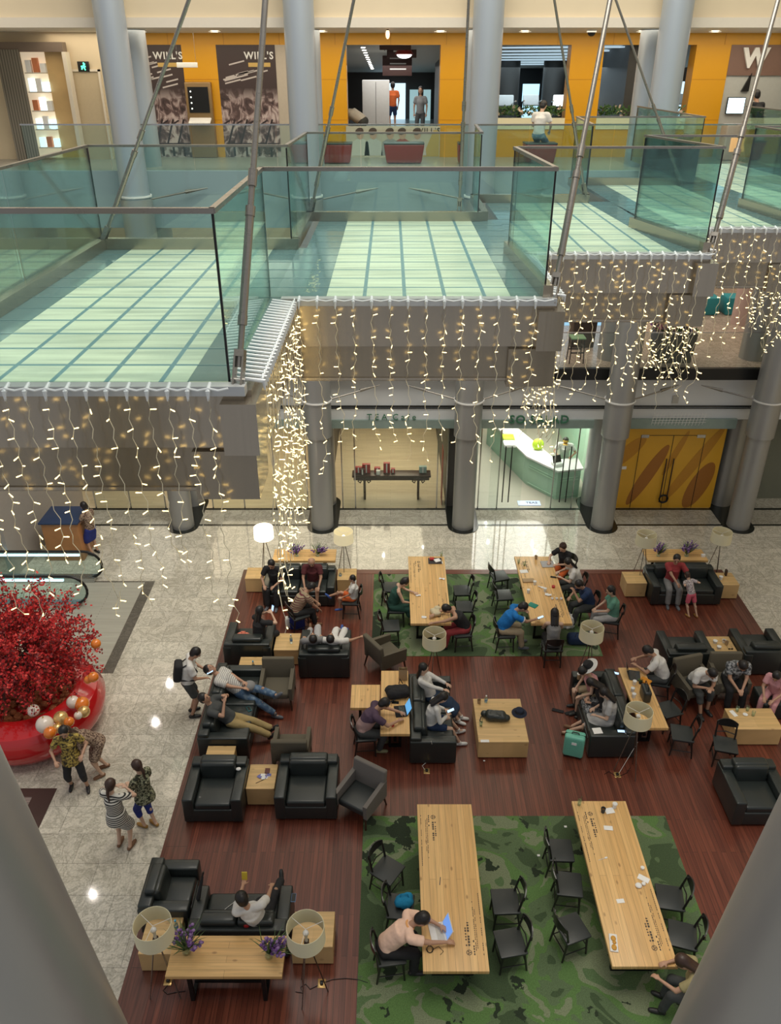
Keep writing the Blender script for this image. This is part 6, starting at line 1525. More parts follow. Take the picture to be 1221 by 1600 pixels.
# 31 blue polo
t, j = sit('person in bright blue polo, head in hand, left of the crowded table', 2.70, 15.25, -86, z=RZ, h=1.74, lean=32, head=(34, 0, 0), hl=(-.02, .46, 1.0), hr=(.10, .66, .82), top='c_blue', collar='c_blue', band='c_white', bottom='c_beige', shoe='shoe_grey')
phone('phone held by the man in the bright blue polo', t, (.10, .78, .87), lit=True)
sit('person in black and orange, hair up, far head of the crowded table', 4.58, 17.9, 140, z=RZ, fem=True, lean=14, head=(18, 0, 0), hl=(-.02, .34, .80), hr=(.24, .36, .82), top='c_black', bottom='c_orange', hair='bun', haircol='hair_brown', shoe='shoe_black', skin='skin_pale')
sit('person in white tee with long black hair at the right side of the crowded table', 4.74, 17.12, 90, z=RZ, fem=True, lean=22, head=(20, 25, 0), hl=(-.1, .40, .80), hr=(.16, .40, .82), top='c_white', bottom='c_darkgrey', hair='long', shoe='shoe_white', skin='skin_pale')
sit('person in navy tee resting chin on hand, right of the crowded table', 4.86, 16.25, 108, z=RZ, lean=26, head=(20, 0, 0), hl=(.0, .40, .98), hr=(.18, .38, .72), top='c_navy', bottom='c_darkgrey', shoe='shoe_white')
sit('person in sea green shirt with wavy hair near the crowded table', 5.32, 15.78, 84, z=FZ, fem=True, lean=8, head=(14, 10, 0), hl=(-.1, .32, .70), hr=(.06, .34, .70), top='c_seagreen', bottom='c_ltgrey', hair='bob', shoe='shoe_white', skin='skin_pale')
sit('person in a grey strappy top with long black hair, back to the camera', 3.74, 14.74, -4, z=FZ, fem=True, lean=14, head=(20, 0, 0), hl=(-.18, .42, .66), hr=(.18, .40, .66), top='c_grey', sleeve='none', bottom='c_black', hair='long', shoe='shoe_white', skin='skin_pale')
# 37 salad shop worker
q = G(884, 742)
t, j = person('shop worker in yellow cap and beige apron behind the mint counter', P1.x + .45, P1.y + 1.35, 165, 0, 1.7, lean=14, head=(30, 0, 0), hl=(-.24, .38, 1.1), hr=(.2, .40, 1.1), top='c_white', bottom='c_darkgrey', shoe='shoe_black')
o = empty('cap', 'mustard yellow cap on the shop worker', 'cap', t.location, t.rotation_euler.z)
MB().ball(j['hc'] + j['HT'] * .05 - j['HF'] * .01, (.095, .10, .085), 14, 10).build('crown', mat('mustard', (.62, .38, .08), .7), o)
MB().rbox(j['hc'] + j['HF'] * .12 + j['HT'] * .045, (.15, .12, .012), .005).build('peak', 'mustard', o)
# upstairs
person('person in a white tee standing behind a red booth on the top gallery', W(843, 215, 23.2).x, 23.35, -30, L2Z, 1.62, P=(0, 0, .72), lean=10, head=(20, 0, 0), hl=(-.1, .3, .8), hr=(.2, .3, .8), fl=(-.12, .25, .08), fr=(.12, .22, .08), top='c_white', bottom='c_denim', shoe='shoe_black', skin='skin_pale', vox=.016)
person('person in a white vest bending over at the left of the corridor opening', W(563, 190, 25.8).x, 25.8, 70, L2Z, 1.74, P=(0, -.1, .86), lean=62, head=(0, 0, 0), hl=(-.1, .55, .9), hr=(.1, .6, .9), top='c_offwhite', sleeve='none', bottom='c_darkgrey', shoe='shoe_white', vox=.018)
person('small person in orange-red tee far down the corridor', W(614, 188, 36).x, 36, 10, L2Z, 1.66, top='c_orange', bottom='c_navy', leg='shorts', shoe='shoe_white', vox=.022)
person('small person with long black hair walking out of the corridor at right', W(657, 188, 31).x, 31, 170, L2Z, 1.6, fem=True, hair='long', top='c_grey', bottom='c_darkgrey', shoe='shoe_black', vox=.022)
person('person in black at the glowing counter, cut off at the upper right edge', W(1184, 210, 23.4).x, 23.5, 20, L2Z, 1.7, lean=20, top='c_black', sleeve='long', bottom='c_black', hl=(-.1, .4, 1.0), hr=(.1, .4, 1.0), vox=.018)
person('person in dark blue at the wooden stand behind the escalator', -8.45, 19.5, 60, 0, 1.62, head=(25, 0, 0), hl=(-.1, .32, 1.1), hr=(.1, .32, 1.05), fem=True, hair='bob', top='c_brownprint', bottom='c_royal', leg='skirt', skirt=.9, shoe='shoe_black', vox=.016)
# ================================================================ SMALL THINGS
def on(u, v, z): return G(u, v, z)
def cup(lab, u, v, z, r=.042, h=.10, mt='white', lid=True, rz=None):
    q = G(u, v, z + h * .5); t = empty('cup', lab, 'cup', (q.x, q.y, z + .001))
    MB().lathe([(r * .74, 0), (r, h), (r * .93, h), (r * .7, .006)], n=18).build('cup_body', mt, t)
    if lid: MB().lathe([(0, h + .012), (r * .8, h + .012), (r * 1.06, h + .004), (r * 1.06, h - .004), (0, h - .004)], n=18).build('lid', 'white', t)
    else: MB().cone((0, 0, .01), (0, 0, h * .6), r * .72, r * .84, 14).build('drink', mat('coffee', (.16, .08, .03), .2), t)
    return t
def glass_cup(lab, u, v, z, r=.038, h=.12, straw=True):
    q = G(u, v, z + h * .5); t = empty('plastic_cup', lab, 'cup', (q.x, q.y, z + .001))
    MB().lathe([(r * .7, 0), (r, h), (r * .94, h), (r * .64, .004)], n=16).build('cup_body', 'clear_glass', t)
    MB().cone((0, 0, .005), (0, 0, h * .45), r * .64, r * .75, 12).build('drink', mat('lemonade', (.45, .42, .22), .2), t)
    if straw: MB().cone((0, 0, .01), (.03, .02, h * 1.6), .004, .004, 6).build('straw', 'grass_green', t)
def napkin(lab, u, v, z, w_=.13, d_=.09, rz=0.3, crumple=False, nm='napkin'):
    q = G(u, v, z); m = MB(); rn = random.Random(int(u * 7 + v)); n = 5
    vs = [(w_ * (i / n - .5), d_ * (j / n - .5), .003 + (rn.random() * .03 if crumple else abs(math.sin(i * 1.3)) * .003)) for i in range(n + 1) for j in range(n + 1)]
    k = len(vs); vs += [(x, y, max(0.0, zz - .0025)) for x, y, zz in vs]
    fs = []
    for i in range(n):
        for jj in range(n):
            a = i * (n + 1) + jj; fs.append((a, a + n + 1, a + n + 2, a + 1)); fs.append((k + a + 1, k + a + n + 2, k + a + n + 1, k + a))
    m.add(vs, fs, Matrix.Rotation(rz, 4, 'Z')); o = m.build(nm, 'paper', None, (q.x, q.y, z + .001)); return tag(o, lab, 'napkin' if nm == 'napkin' else 'paper')
def laptop(lab, x, y, z, deg, body='white', screen=None, op=105, s=1.0):
    t = empty('laptop', lab, 'laptop', (x, y, z + .001), R(deg))
    MB().rbox((0, 0, .009), (.32 * s, .23 * s, .018), .004, 2).build('keyboard_base', body, t)
    MB().bb(-.14 * s, .14 * s, -.02 * s, .09 * s, .018, .0195).build('keys', 'black_line' if body != 'white' else 'c_offwhite', t)
    a = R(op - 90); hgt = .22 * s; c = Vector((0, .115 * s + math.sin(a) * hgt / 2, .015 + math.cos(a) * hgt / 2))
    sc = MB().rbox(c, (.32 * s, .009, hgt), .004, 2, rx=-a).build('lid', body, t)
    MB().box(c + Vector((0, -.006 * math.cos(a), .006 * math.sin(a))), (.295 * s, .0015, hgt * .88), rx=-a).build('screen', emis(screen, {'scr_blue': (.12, .25, .6), 'scr_blue2': (.10, .32, .6)}.get(screen, (.3, .3, .3)), .9) if screen else 'black_line', sc)
def bottle(lab, u, v, z, capm='cap_blue', h=.23, r=.033):
    q = G(u, v, z + h * .5); t = empty('bottle', lab, 'bottle', (q.x, q.y, z + .001))
    MB().lathe([(r * .9, 0), (r, .02), (r, h * .6), (r * .4, h * .82), (r * .4, h * .9), (0, h * .9)], n=16).build('bottle_body', 'clear_glass', t)
    MB().lathe([(r * 1.01, h * .25), (r * 1.02, h * .25), (r * 1.02, h * .5), (r * 1.01, h * .5)], n=16, closed=True).build('bottle_label', mat('label_blue', (.15, .3, .55), .5), t)
    MB().cone((0, 0, h * .88), (0, 0, h), r * .5, r * .5, 12).build('cap', capm, t)
mat('cap_blue', (.03, .35, .6), .4); mat('cap_white', (.7, .7, .7), .4); mat('tray_black', (.03, .02, .02), .4); mat('kraft', (.42, .30, .17), .8); mat('mint_case', (.16, .50, .38), .4); mat('cards', (.15, .15, .4), .5, var=.8, scale=30)
mat('teal_folder', (.0, .22, .16), .5); mat('food', (.6, .3, .04), .6, var=.6, scale=40)
# ---- near laptop table
q = G(684, 1458, TZ); laptop('white open laptop on the near long table, in front of the man in pink', q.x - .0, q.y, TZ, -80, 'white', 'scr_blue', 112)
q = G(687, 1377, TZ); tag(MB().cone((0, 0, .006), (.02, .14, .006), .005, .005, 8).build('pen', 'c_navy', None, (q.x, q.y - .07, TZ)), 'dark blue pen lying on the near long table', 'pen')
q = G(672, 1484, TZ); t = empty('coiled_cable', 'dark coiled cable and key on the near table beside the laptop', 'cable', (q.x, q.y, TZ))
MB().tube([(.055 * math.cos(k * .5) * (1 - k * .01), .055 * math.sin(k * .5), .006 + k * .0006) for k in range(26)], .005, 6).tube([(.05, .0, .008), (.13, .05, .006), (.2, -.03, .006), (.15, -.08, .006)], .004, 6).build('cord', 'black_frame', t)
q = G(632, 1412, RZ + .48); t = empty('blue_bag', 'crumpled bright blue bag on the chair left of the man in pink', 'bag', (q.x, q.y - .02, RZ + .478))
o = MB().ball((0, 0, .09), (.15, .11, .10), 14, 10).ball((.06, .05, .13), (.08, .07, .07), 10, 8).ball((-.07, -.03, .10), (.09, .08, .08), 10, 8).build('bag_body', cloth('bag_blue', (.01, .22, .42)), t); remesh(o, .012, 1); sm_fold(o, .03)
MB().tube([(-.08, 0, .15), (-.05, .02, .24), (.05, .02, .24), (.08, 0, .16)], .009, 6).build('handle', 'bag_blue', t)
# ---- near right table
glass_cup('clear plastic cup with a straw at the far left corner of the napkin-littered table', 906, 1254, TZ)
cup('white lidded cup at the far end of the napkin-littered table', 961, 1259, TZ)
cup('dark paper cup at the far end of the napkin-littered table', 943, 1266, TZ, mt='c_darkgrey', lid=False)
napkin('white receipt paper beside the dark cup at the far end of the littered table', 953, 1267, TZ, .16, .12, .2, nm='paper_sheet')
napkin('white folded napkin below the cups on the littered near table', 951, 1294, TZ, .15, .09, -.1)
t = empty('plastic_spoon', 'white plastic spoon on the littered near table', 'spoon', G(943, 1342, TZ), .35)
MB().cone((-.09, 0, .005), (.03, 0, .005), .004, .004, 6).build('handle', 'white', t); MB().ball((.055, 0, .007), (.028, .018, .006), 10, 6).build('bowl', 'white', t)
tag(MB().cone((0, 0, 0), (0, 0, .045), .025, .032, 14).build('sauce_pot', 'white', None, G(1004, 1358, TZ)), 'small white sauce pot, upper one right of centre on the littered table', 'pot')
napkin('large white napkin near the right edge of the littered table', 1006, 1373, TZ, .18, .10, -.6)
tag(MB().ball((0, 0, .025), (.055, .05, .028), 12, 8).build('crumpled_napkin', 'paper', None, G(998, 1385, TZ)), 'crumpled white napkin ball beside the large napkin on the littered table', 'napkin')
tag(MB().ball((0, 0, .02), (.035, .035, .025), 12, 8).build('crumpled_napkin', 'paper', None, G(1006, 1382, TZ)), 'smaller crumpled white ball between the napkins on the littered table', 'napkin')
napkin('small white napkin at the middle of the littered near table', 970, 1408, TZ, .12, .07, .1)
q = G(959, 1474, TZ); t = empty('food_tray', 'white paper food tray with leftovers on the littered near table', 'food tray', q, -.15)
MB().rbox((0, 0, .012), (.12, .28, .024), .008).build('tray', 'white', t); MB().ball((0, .06, .03), (.04, .045, .02), 10, 6).ball((0, -.08, .03), (.04, .05, .02), 10, 6).ball((.01, 0, .028), (.03, .03, .015), 10, 6).build('leftovers', 'food', t)
# ---- tray table (far left long)
q = G(680, 877, TZ); t = empty('serving_tray', 'dark tray with red and white wrappers at the far end of the tray table', 'tray', (q.x, q.y, TZ))
MB().rbox((0, 0, .012), (.36, .28, .02), .01).build('tray_base', 'tray_black', t)
MB().rbox((-.08, .06, .04), (.12, .1, .04), .01).build('wrapper', 'gift_red', t); MB().rbox((.06, -.02, .04), (.16, .14, .03), .01, rz=.4).build('wrapper', 'paper', t)
glass_cup('plastic cup with green straw at the far end of the tray table', 690, 866, TZ); napkin('white napkin right of the dark tray', 689, 879, TZ, .1, .12, .1)
napkin('crumpled napkin at the right edge of the tray table', 691, 905, TZ, .14, .06, -.3, True); napkin('small napkin at the left middle of the tray table', 654, 931, TZ, .12, .06, .1, True); napkin('small napkin near the front of the tray table', 663, 965, TZ, .12, .07, -.2, True)
q = G(681, 957, TZ + .05); t = empty('paper_bag', 'crumpled cream paper bag being opened on the tray table', 'bag', (q.x, q.y, TZ)); o = MB().rbox((0, 0, .06), (.20, .26, .11), .04, rz=.3).ball((.05, .1, .1), (.08, .07, .05), 10, 8).build('bag_body', mat('cream_paper', (.62, .54, .36), .8), t); remesh(o, .012, 1); sm_fold(o, .03)
# ---- crowded table
q = G(856, 882, TZ); t = empty('silver_laptop', 'closed silver laptop with black emblem on the crowded table', 'laptop', (q.x, q.y, TZ)); MB().rbox((0, 0, .011), (.34, .30, .02), .006, rz=.05).build('laptop_body', 'c_ltgrey', t); MB().rbox((.03, 0, .024), (.09, .07, .004), .002, rz=.5).build('emblem', 'black_frame', t)
glass_cup('clear cup at the far left corner of the crowded table', 811, 877, TZ); glass_cup('greenish cup beside the far left corner of the crowded table', 820, 881, TZ)
cup('brown cup at the far end middle of the crowded table', 838, 871, TZ, mt='kraft', lid=False)
napkin('white napkin in front of the clear cups on the crowded table', 819, 893, TZ, .2, .15, .1)
q = G(826, 908, TZ); t = empty('paper_bag', 'flat kraft paper bag lying on the crowded table', 'bag', (q.x, q.y, TZ)); MB().rbox((0, 0, .02), (.3, .16, .04), .015, rz=.05).build('bag_body', 'kraft', t)
cup('white lidded cup right of the kraft bag on the crowded table', 836, 911, TZ); cup('white lidded cup at the left middle of the crowded table', 826, 924, TZ); cup('white lidded cup at the centre of the crowded table', 852, 922, TZ)
napkin('twisted napkin left of the central cup on the crowded table', 846, 918, TZ, .16, .05, -.5, True); napkin('napkin below the central cup on the crowded table', 857, 930, TZ, .16, .1, -.2, True)
for k, (uu, vv) in enumerate([(863, 937), (870, 937), (877, 937)]): tag(MB().lathe([(.02, 0), (.034, .05), (.03, .05), (.016, .005)], n=14).build('small_glass', 'bulb_glass', None, G(uu, vv, TZ)), 'small drinking glass in the row near the right edge of the crowded table, %s' % ['left', 'middle', 'right'][k], 'glass')
tag(MB().cone((0, 0, 0), (0, 0, .05), .04, .045, 14).build('red_cup', 'gift_red', None, G(865, 918, TZ)), 'reddish brown cup near the right edge of the crowded table', 'cup')
phone('dark phone lying on the crowded table near the long-haired woman', None, G(865, 902, TZ) + Vector((0, 0, .006)), rot=(0, 0, 0), rz=1.3, lit=False)
tag(MB().rbox((0, 0, .008), (.17, .22, .014), .003, rz=.9).build('green_notebook', 'teal_folder', None, G(833, 946, TZ)), 'teal green notebook in front of the man in the blue polo', 'notebook')
# white shopping bag and things on floor by the crowded table
q = G(893, 985, FZ); t = empty('shopping_bag', 'white shopping bag on the floor beside the lamp at the crowded table', 'bag', (q.x - .1, q.y + .15, FZ)); o = MB().rbox((0, 0, .17), (.36, .2, .34), .05).ball((.1, 0, .2), (.12, .12, .14), 10, 8).build('bag_body', 'c_white', t); remesh(o, .014, 1); sm_fold(o, .03); MB().tube([(-.08, 0, .32), (-.05, 0, .42), (.05, 0, .42), (.08, 0, .32)], .008, 6).build('handle', 'c_white', t)
q = G(905, 1005, FZ); t = empty('duffel_bag', 'dark navy duffel bag on the floor under the lamp by the crowded table', 'bag', (q.x, q.y, FZ)); MB().rbox((0, 0, .14), (.6, .28, .26), .09, 4).build('bag_body', 'c_navy', t); MB().tube([(-.15, -.1, .24), (-.1, -.05, .34), (.1, -.05, .34), (.15, -.1, .24)], .01, 6).build('handle', 'c_black', t)
# ---- narrow desk
q = G(622, 1082, CT + .08); t = empty('backpack', 'black backpack lying on the narrow desk behind the middle sofa', 'backpack', (q.x, q.y, CT)); o = MB().rbox((0, 0, .10), (.46, .30, .2), .08, 4, rz=.15).ball((-.15, .02, .12), (.12, .12, .1), 12, 8).build('bag_body', 'c_black', t); remesh(o, .014, 1); sm_fold(o, .03)
MB().tube([(-.2, -.12, .08), (-.28, -.2, .02), (-.2, -.26, .02), (-.05, -.18, .06)], .014, 6).tube([(.02, .15, .18), (.04, .22, .26), (.1, .16, .18)], .012, 6).build('strap', 'black_frame', t)
q = G(630, 1054, CT + .12); t = empty('paper_bag', 'upright brown kraft paper bag at the far end of the narrow desk', 'bag', (q.x, q.y, CT)); 
m = MB(); m.bb(-.09, .09, -.05, -.048, 0, .28).bb(-.09, .09, .048, .05, 0, .28).bb(-.09, -.088, -.05, .05, 0, .28).bb(.088, .09, -.05, .05, 0, .28).bb(-.09, .09, -.05, .05, 0, .004); m.build('bag_body', 'kraft', t); MB().tube([(-.04, -.05, .27), (-.03, -.05, .34), (.03, -.05, .34), (.04, -.05, .27)], .004, 6).build('handle', 'kraft', t)
q = G(626, 1112, CT); laptop('black open laptop on the narrow desk, screen tilted back', q.x, q.y, CT, -82, 'c_black', 'scr_blue2', 118)
t = empty('computer_mouse', 'small red computer mouse on the narrow desk', 'mouse', G(614, 1134, CT)); MB().ball((0, 0, .016), (.032, .05, .018), 12, 8).build('mouse_body', 'gift_red', t)
phone('black phone on the narrow desk above the laptop', None, G(618, 1098, CT) + Vector((0, 0, .006)), rot=(0, 0, 0), rz=1.5, lit=False)
# ---- coffee table
KT = FZ + .45
q = G(775, 1120, KT + .06); t = empty('handbag', 'black soft bag lying on the wide coffee table', 'bag', (q.x, q.y, KT)); o = MB().rbox((0, 0, .09), (.42, .24, .17), .08, 4, rz=-.1).ball((.2, -.04, .07), (.09, .08, .07), 10, 8).ball((-.22, .08, .07), (.08, .07, .06), 10, 8).build('bag_body', 'leather', t); remesh(o, .012, 1); sm_fold(o, .03); MB().tube([(-.2, .1, .06), (-.3, .04, .02), (-.33, -.06, .01), (-.28, -.12, .01)], .01, 6).build('strap', 'black_frame', t)
q = G(812, 1112, KT + .04); t = empty('sun_hat', 'dark navy floppy hat on the right corner of the coffee table', 'hat', (q.x, q.y, KT)); MB().lathe([(.155, .004), (.16, .01), (.10, .045), (.085, .10), (.05, .125), (0, .13)], n=24).build('hat_body', cloth('hat_navy', (.012, .018, .04)), t); MB().lathe([(.098, .045), (.101, .045), (.096, .065), (.093, .065)], n=24, closed=True).build('band', 'black_frame', t)
cup('brown iced coffee cup at the far left of the coffee table', 749, 1096, KT, mt='kraft', lid=False); bottle('clear plastic bottle at the far edge of the coffee table', 760, 1092, KT, 'cap_white', .18); glass_cup('cup with yellow-green drink at the left of the coffee table', 752, 1131, KT)
napkin('white napkin at the near left corner of the coffee table', 758, 1158, KT, .17, .07, 0)
# ---- right desk
q = G(990, 1060, CT); laptop('dark open laptop on the right desk, in front of the man in white', q.x + .05, q.y + .08, CT, 78, 'c_darkgrey', None, 112)
cup('white cup on the right desk nearest the laptop', 992, 1067, CT); cup('white cup in the middle of the three on the right desk', 989, 1078, CT); cup('white lidded cup, lowest of the three on the right desk', 991, 1087, CT)
t = empty('small_plant', 'small green plant pot beside the laptop on the right desk', 'plant', G(1001, 1068, CT)); MB().lathe([(.03, 0), (.04, .06), (.035, .06)], n=14).build('pot', 'c_black', t); m = MB()
for k in range(24): a = k * 2.4; d = Vector((math.cos(a), math.sin(a), 1)).normalized() * .09; s_ = d.orthogonal().normalized() * .012; m.add([(0, 0, .05), d * .5 + s_ + Vector((0, 0, .05)), d + Vector((0, 0, .05)), d * .5 - s_ + Vector((0, 0, .05))], [(0, 1, 2, 3)])
o = m.build('leaves', 'grass_green', t); o['kind'] = 'stuff'
tag(MB().rbox((0, 0, .02), (.16, .22, .035), .006, rz=.8).build('orange_book', mat('book_orange', (.65, .26, .02), .5), None, G(1009, 1065, CT)), 'orange yellow book on the right desk under the arm of the man in white', 'book')
q = G(1012, 1085, CT + .1); t = empty('handbag', 'black stiff handbag standing on the right desk', 'bag', (q.x - .04, q.y, CT)); MB().rbox((0, 0, .14), (.16, .34, .28), .05, 4).build('bag_body', 'leather', t); MB().tube([(0, -.12, .26), (0, -.1, .38), (0, .1, .38), (0, .12, .26)], .01, 6).build('handle', 'black_frame', t)
cup('white cup half hidden by the lamp shade on the right desk', 1012, 1112, CT)
# right sofa items
AT = FZ + .61
cup('tall white-lidded coffee cup on the far arm of the right sofa', 905, 1057, AT, h=.14, mt='kraft'); phone('glowing phone on the back of the right sofa', None, G(962, 1053, FZ + .69 + .0) + Vector((0, 0, .02)), rot=(0, 0, 0), rz=1.2)
napkin('white papers on the near arm of the right sofa', 934, 1142, AT, .18, .16, .1, nm='paper_sheet'); phone('phone with cable on the near arm of the right sofa', None, G(971, 1143, AT) + Vector((0, 0, .006)), rot=(0, 0, 0), rz=1.5)
q = G(897, 1192, FZ); t = empty('suitcase', 'mint green hard-shell suitcase beside the right sofa', 'suitcase', (q.x + .02, q.y + .22, FZ), R(-18))
MB().rbox((0, 0, .30), (.40, .24, .52), .05, 4).build('shell', 'mint_case', t)
m = MB()
for k in range(-3, 4): m.bb(k * .05 - .006, k * .05 + .006, -.126, -.118, .1, .5)
m.build('shell_ribs', 'mint_case', t); MB().lathe([(.001, 0)], n=3) if False else None
MB().bb(-.2, .2, -.006, .006, .05, .56).build('zip_band', 'black_frame', t); MB().tube([(-.07, 0, .56), (-.06, 0, .60), (.06, 0, .60), (.07, 0, .56)], .012, 8).build('handle', 'black_frame', t)
for sx in (-1, 1):
    for sy in (-1, 1): MB().cone((sx * .15 - .012, sy * .08, .025), (sx * .15 + .012, sy * .08, .025), .025, .025, 12).build('wheel', 'black_frame', t)
MB().bb(-.05, .05, -.13, -.122, .38, .44).build('luggage_tag', 'paper', t)
q = G(872, 1111, FZ); t = empty('sandal_pair', 'pair of dark flip-flops on the floor left of the right sofa', 'sandals', (q.x, q.y, FZ))
for dx, dy, rz in ((0, 0, 1.2), (.26, -.06, 1.9)): MB().rbox((dx, dy, .012), (.09, .25, .02), .01, rz=rz).build('sandal', 'c_black', t)
# cube table cups at right
for k, (uu, vv, lb) in enumerate([(1118, 1003, 'left'), (1132, 1002, 'far right'), (1124, 1012, 'near')]): cup('white cup on the cube table among black seats at right, %s one' % lb, uu, vv, KT, lid=(k != 1), r=.05, h=.07)
cup('brown cup on the cube table among black seats at right', 1136, 1005, KT, mt='kraft', lid=False); t = empty('sunglasses', 'dark sunglasses on the cube table at right', 'glasses', G(1142, 1015, KT)); MB().rbox((-.03, 0, .02), (.05, .01, .035), .004).rbox((.03, 0, .02), (.05, .01, .035), .004).build('lenses', 'black_frame', t); MB().tube([(-.055, 0, .03), (-.05, .12, .02)], .003, 5).tube([(.055, 0, .03), (.05, .12, .02)], .003, 5).build('temple_arms', 'black_frame', t)
for k, (uu, vv, lb) in enumerate([(1153, 1108, 'left'), (1169, 1107, 'middle'), (1178, 1115, 'right')]): glass_cup('drinking glass on the low table at the right edge, %s one' % lb, uu, vv, KT, straw=False)
napkin('folded white paper on the low table at the right edge', 1147, 1115, KT, .09, .18, .3, nm='paper_sheet'); tag(MB().lathe([(0, .004), (.03, .004), (.05, .016), (.046, .016), (.03, .008), (0, .008)], n=20).build('saucer', 'white', None, G(1165, 1117, KT)), 'white saucer on the low table at the right edge', 'saucer')
# far right cube, far left cube
cup('white cup on the cube table right of the far right sofa', 1127, 903, KT, r=.05, h=.09); tag(MB().rbox((0, 0, .09), (.05, .09, .18), .01).build('menu_stand', 'walnut', None, G(1134, 899, KT)), 'small brown menu stand on the cube table right of the far right sofa', 'stand')
tag(MB().rbox((0, 0, .04), (.1, .07, .08), .01).build('white_carton', 'paper', None, G(1099, 870, CT)), 'small white carton at the right end of the far right console table', 'box')
bottle('small jar on the cube table right of the far left sofa', 532, 897, KT, 'kraft', .12, .04); bottle('water bottle with bright blue cap on a cube table at left', 396, 1040, KT, 'cap_blue', .26); bottle('clear water bottle between the two armchairs seen from behind', 455, 998, KT, 'cap_white', .24); bottle('blue-labelled bottle on the cube table at bottom left', 275, 1445, KT, 'cap_blue', .22)
# cards cube
q = G(411, 1214, KT); t = empty('card_pile', 'pile of blue and white playing cards on the cube table between black armchairs', 'cards', (q.x + .02, q.y, KT)); rn = random.Random(2)
for k in range(9): MB().box((rn.uniform(-.09, .09), rn.uniform(-.05, .05), .002 + k * .0015), (.06, .085, .001), rz=rn.uniform(0, 3)).build('card', 'cards' if k % 2 else 'paper', t)
tag(MB().rbox((0, 0, .01), (.09, .12, .02), .003).build('card_box', mat('box_brown', (.12, .03, .02), .5, var=.6, scale=30), None, G(418, 1205, KT)), 'small dark brown patterned box on the cube table between black armchairs', 'box')
tag(MB().cone((0, 0, .006), (.17, .11, .006), .005, .005, 8).build('pencil', 'walnut', None, G(400, 1224, KT)), 'thin brown pencil on the cube table between black armchairs', 'pencil')
tag(MB().ball((0, 0, .025), (.05, .04, .025), 10, 8).build('tissue', 'paper', None, G(373, 1203, AT) + Vector((0, 0, .0))), 'crumpled tissue on the right arm of the lower left armchair', 'tissue')
phone('blue phone on the right arm of the bottom left sofa', None, G(459, 1403, AT) + Vector((0, 0, .006)), rot=(0, 0, 0), rz=0.0, lit=False, case='label_blue')
phone('phone with turquoise case on the left sofa between the two lounging men', None, (-2.95, 12.62, FZ + .475), rot=(0, 0, 0), rz=.5, lit=False, case='turquoise')
# bags near far left people
t = empty('salmon_bag', 'salmon pink fabric bag on the left armchair seen from behind', 'bag', (-3.4, 14.8, FZ + .47)); o = MB().ball((0, 0, .16), (.2, .12, .14), 12, 8).ball((.1, 0, .1), (.14, .12, .12), 12, 8).build('bag_body', 'c_salmon', t); remesh(o, .014, 1); sm_fold(o, .03); MB().tube([(-.06, 0, .26), (-.03, 0, .34), (.05, 0, .34), (.08, 0, .24)], .01, 6).build('handle', 'c_salmon', t)
q = G(465, 985, FZ); t = empty('shopping_bag', 'bright blue shopping bag on the floor held by the person in the striped tee', 'bag', (q.x, q.y + .1, FZ)); MB().rbox((0, 0, .17), (.36, .16, .34), .02).build('bag_body', 'c_royal', t); MB().rbox((-.24, .02, .16), (.12, .14, .3), .03).build('white_side_pocket', 'paper', t); MB().tube([(-.08, 0, .33), (-.06, 0, .44), (.06, 0, .44), (.08, 0, .33)], .008, 6).build('handle', 'c_royal', t)
tag(MB().ball((0, 0, .12), (.14, .14, .1), 12, 8).build('camera_bag', 'c_grey', None, (-3.0, 13.1, FZ + .55)), 'dark grey pouch on the lap of the man in torn jeans', 'bag')
tag(MB().rbox((0, 0, .15), (.1, .2, .22), .04, rx=.2).build('red_pillow', 'gift_red', None, (-2.2, 7.72, FZ + .52)), 'bright red bag beside the man in white on the bottom left sofa', 'bag')
tag(MB().rbox((0, 0, 0), (.09, .02, .15), .008, rx=-.3).build('yellow_card', mat('yellow_card', (.6, .45, .04), .5), None, (-2.32, 8.33, FZ + .93)), 'yellow booklet held up by the man in white on the bottom left sofa', 'booklet')
t = empty('folded_umbrella', 'black folded umbrella leaning on the left arm of the bottom left sofa', 'umbrella', (-3.05, 8.15, FZ + .61)); MB().cone((0, 0, .03), (.08, .12, .38), .035, .02, 10).ball((0, 0, .03), .035, 10, 8).build('canopy', 'c_black', t); MB().cone((.08, .12, .38), (.10, .15, .46), .012, .016, 8).build('handle', 'black_frame', t)
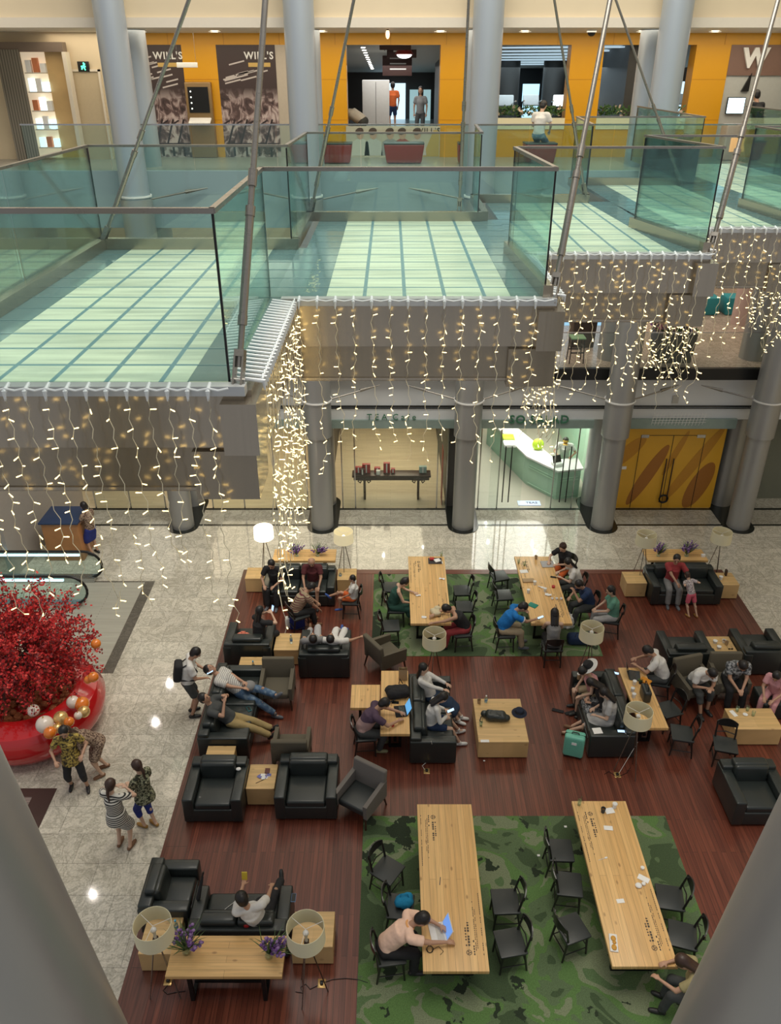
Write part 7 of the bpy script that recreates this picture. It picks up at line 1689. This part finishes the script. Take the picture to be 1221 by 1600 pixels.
# sockets and cables on the floor
def socket(lab, u, v, rz=0):
    q = G(u, v, FZ); t = empty('floor_socket', lab, 'socket', (q.x, q.y, FZ), rz); MB().rbox((0, 0, .004), (.12, .14, .008), .003).build('brass_plate', 'gold_gloss', t); MB().rbox((0, 0, .025), (.05, .06, .04), .01).build('plug', 'black_frame', t); return q
q = socket('brass floor socket with black plug at the bottom, right of the bottom left console', 503, 1537); socket('brass floor socket at the left leg of the bottom left console', 263, 1533)
q2 = socket('brass floor socket below the middle sofa', 667, 1205); q3 = socket('brass floor socket with white plug right of the suitcase', 965, 1211)
def cable(lab, pts, mt='black_frame', r=.006): 
    o = Vector(pts[0]); return tag(MB().tube([Vector(p) - o for p in pts], r, 6).build('power_cable', mt, None, o), lab, 'cable')
def fl(u, v): return tuple(G(u, v, FZ) + Vector((0, 0, .008)))
cable('black cable running right from the bottom floor socket', [fl(508, 1535), fl(520, 1531), fl(540, 1529), fl(560, 1531), fl(575, 1536)])
cable('black cable looping left from the bottom floor socket', [fl(497, 1540), fl(485, 1546), fl(478, 1538), fl(470, 1543), fl(474, 1552), fl(462, 1550)])
cable('black cable coil under the bottom left console', [fl(262, 1540), fl(255, 1548), fl(262, 1554), fl(275, 1551), fl(290, 1549)])
cable('white charging cable from the middle sofa to the floor socket', [tuple(G(674, 1158, .7)), tuple(G(677, 1170, .45)), tuple(G(668, 1190, .1)), fl(660, 1197), fl(664, 1203)], 'shoe_white')
cable('dark cable round the floor socket right of the suitcase', [fl(945, 1210), fl(952, 1206), fl(965, 1215), fl(980, 1208), fl(985, 1200)])
cable('white phone cable along the near arm of the right sofa', [tuple(G(975, 1144, AT) + Vector((0, 0, .008))), tuple(G(982, 1150, AT) + Vector((0, 0, .008))), (4.93, 11.75, FZ + .4), fl(968, 1208)], 'shoe_white', .004)
cable('white phone cable across the bottom left sofa', [tuple(G(283, 1455, AT) + Vector((.2, .15, .02))), (-2.75, 7.95, FZ + .47), (-2.6, 8.1, FZ + .475), (-2.5, 8.2, FZ + .475)], 'shoe_white', .004)
tag(MB().rbox((0, 0, .007), (.04, .03, .012), .004).build('floor_litter', 'paper', None, G(757, 1189, FZ)), 'tiny white scrap on the wooden floor below the coffee table', 'litter')
tag(MB().rbox((0, 0, .007), (.05, .04, .012), .004).build('floor_litter', 'paper', None, G(842, 1337, RZ)), 'tiny white scrap on the near rug between the two long tables', 'litter')
tag(MB().rbox((0, 0, .007), (.05, .04, .012), .004).build('floor_litter', 'paper', None, G(884, 1292, RZ)), 'tiny white scrap on the near rug above the chairs left of the littered table', 'litter')
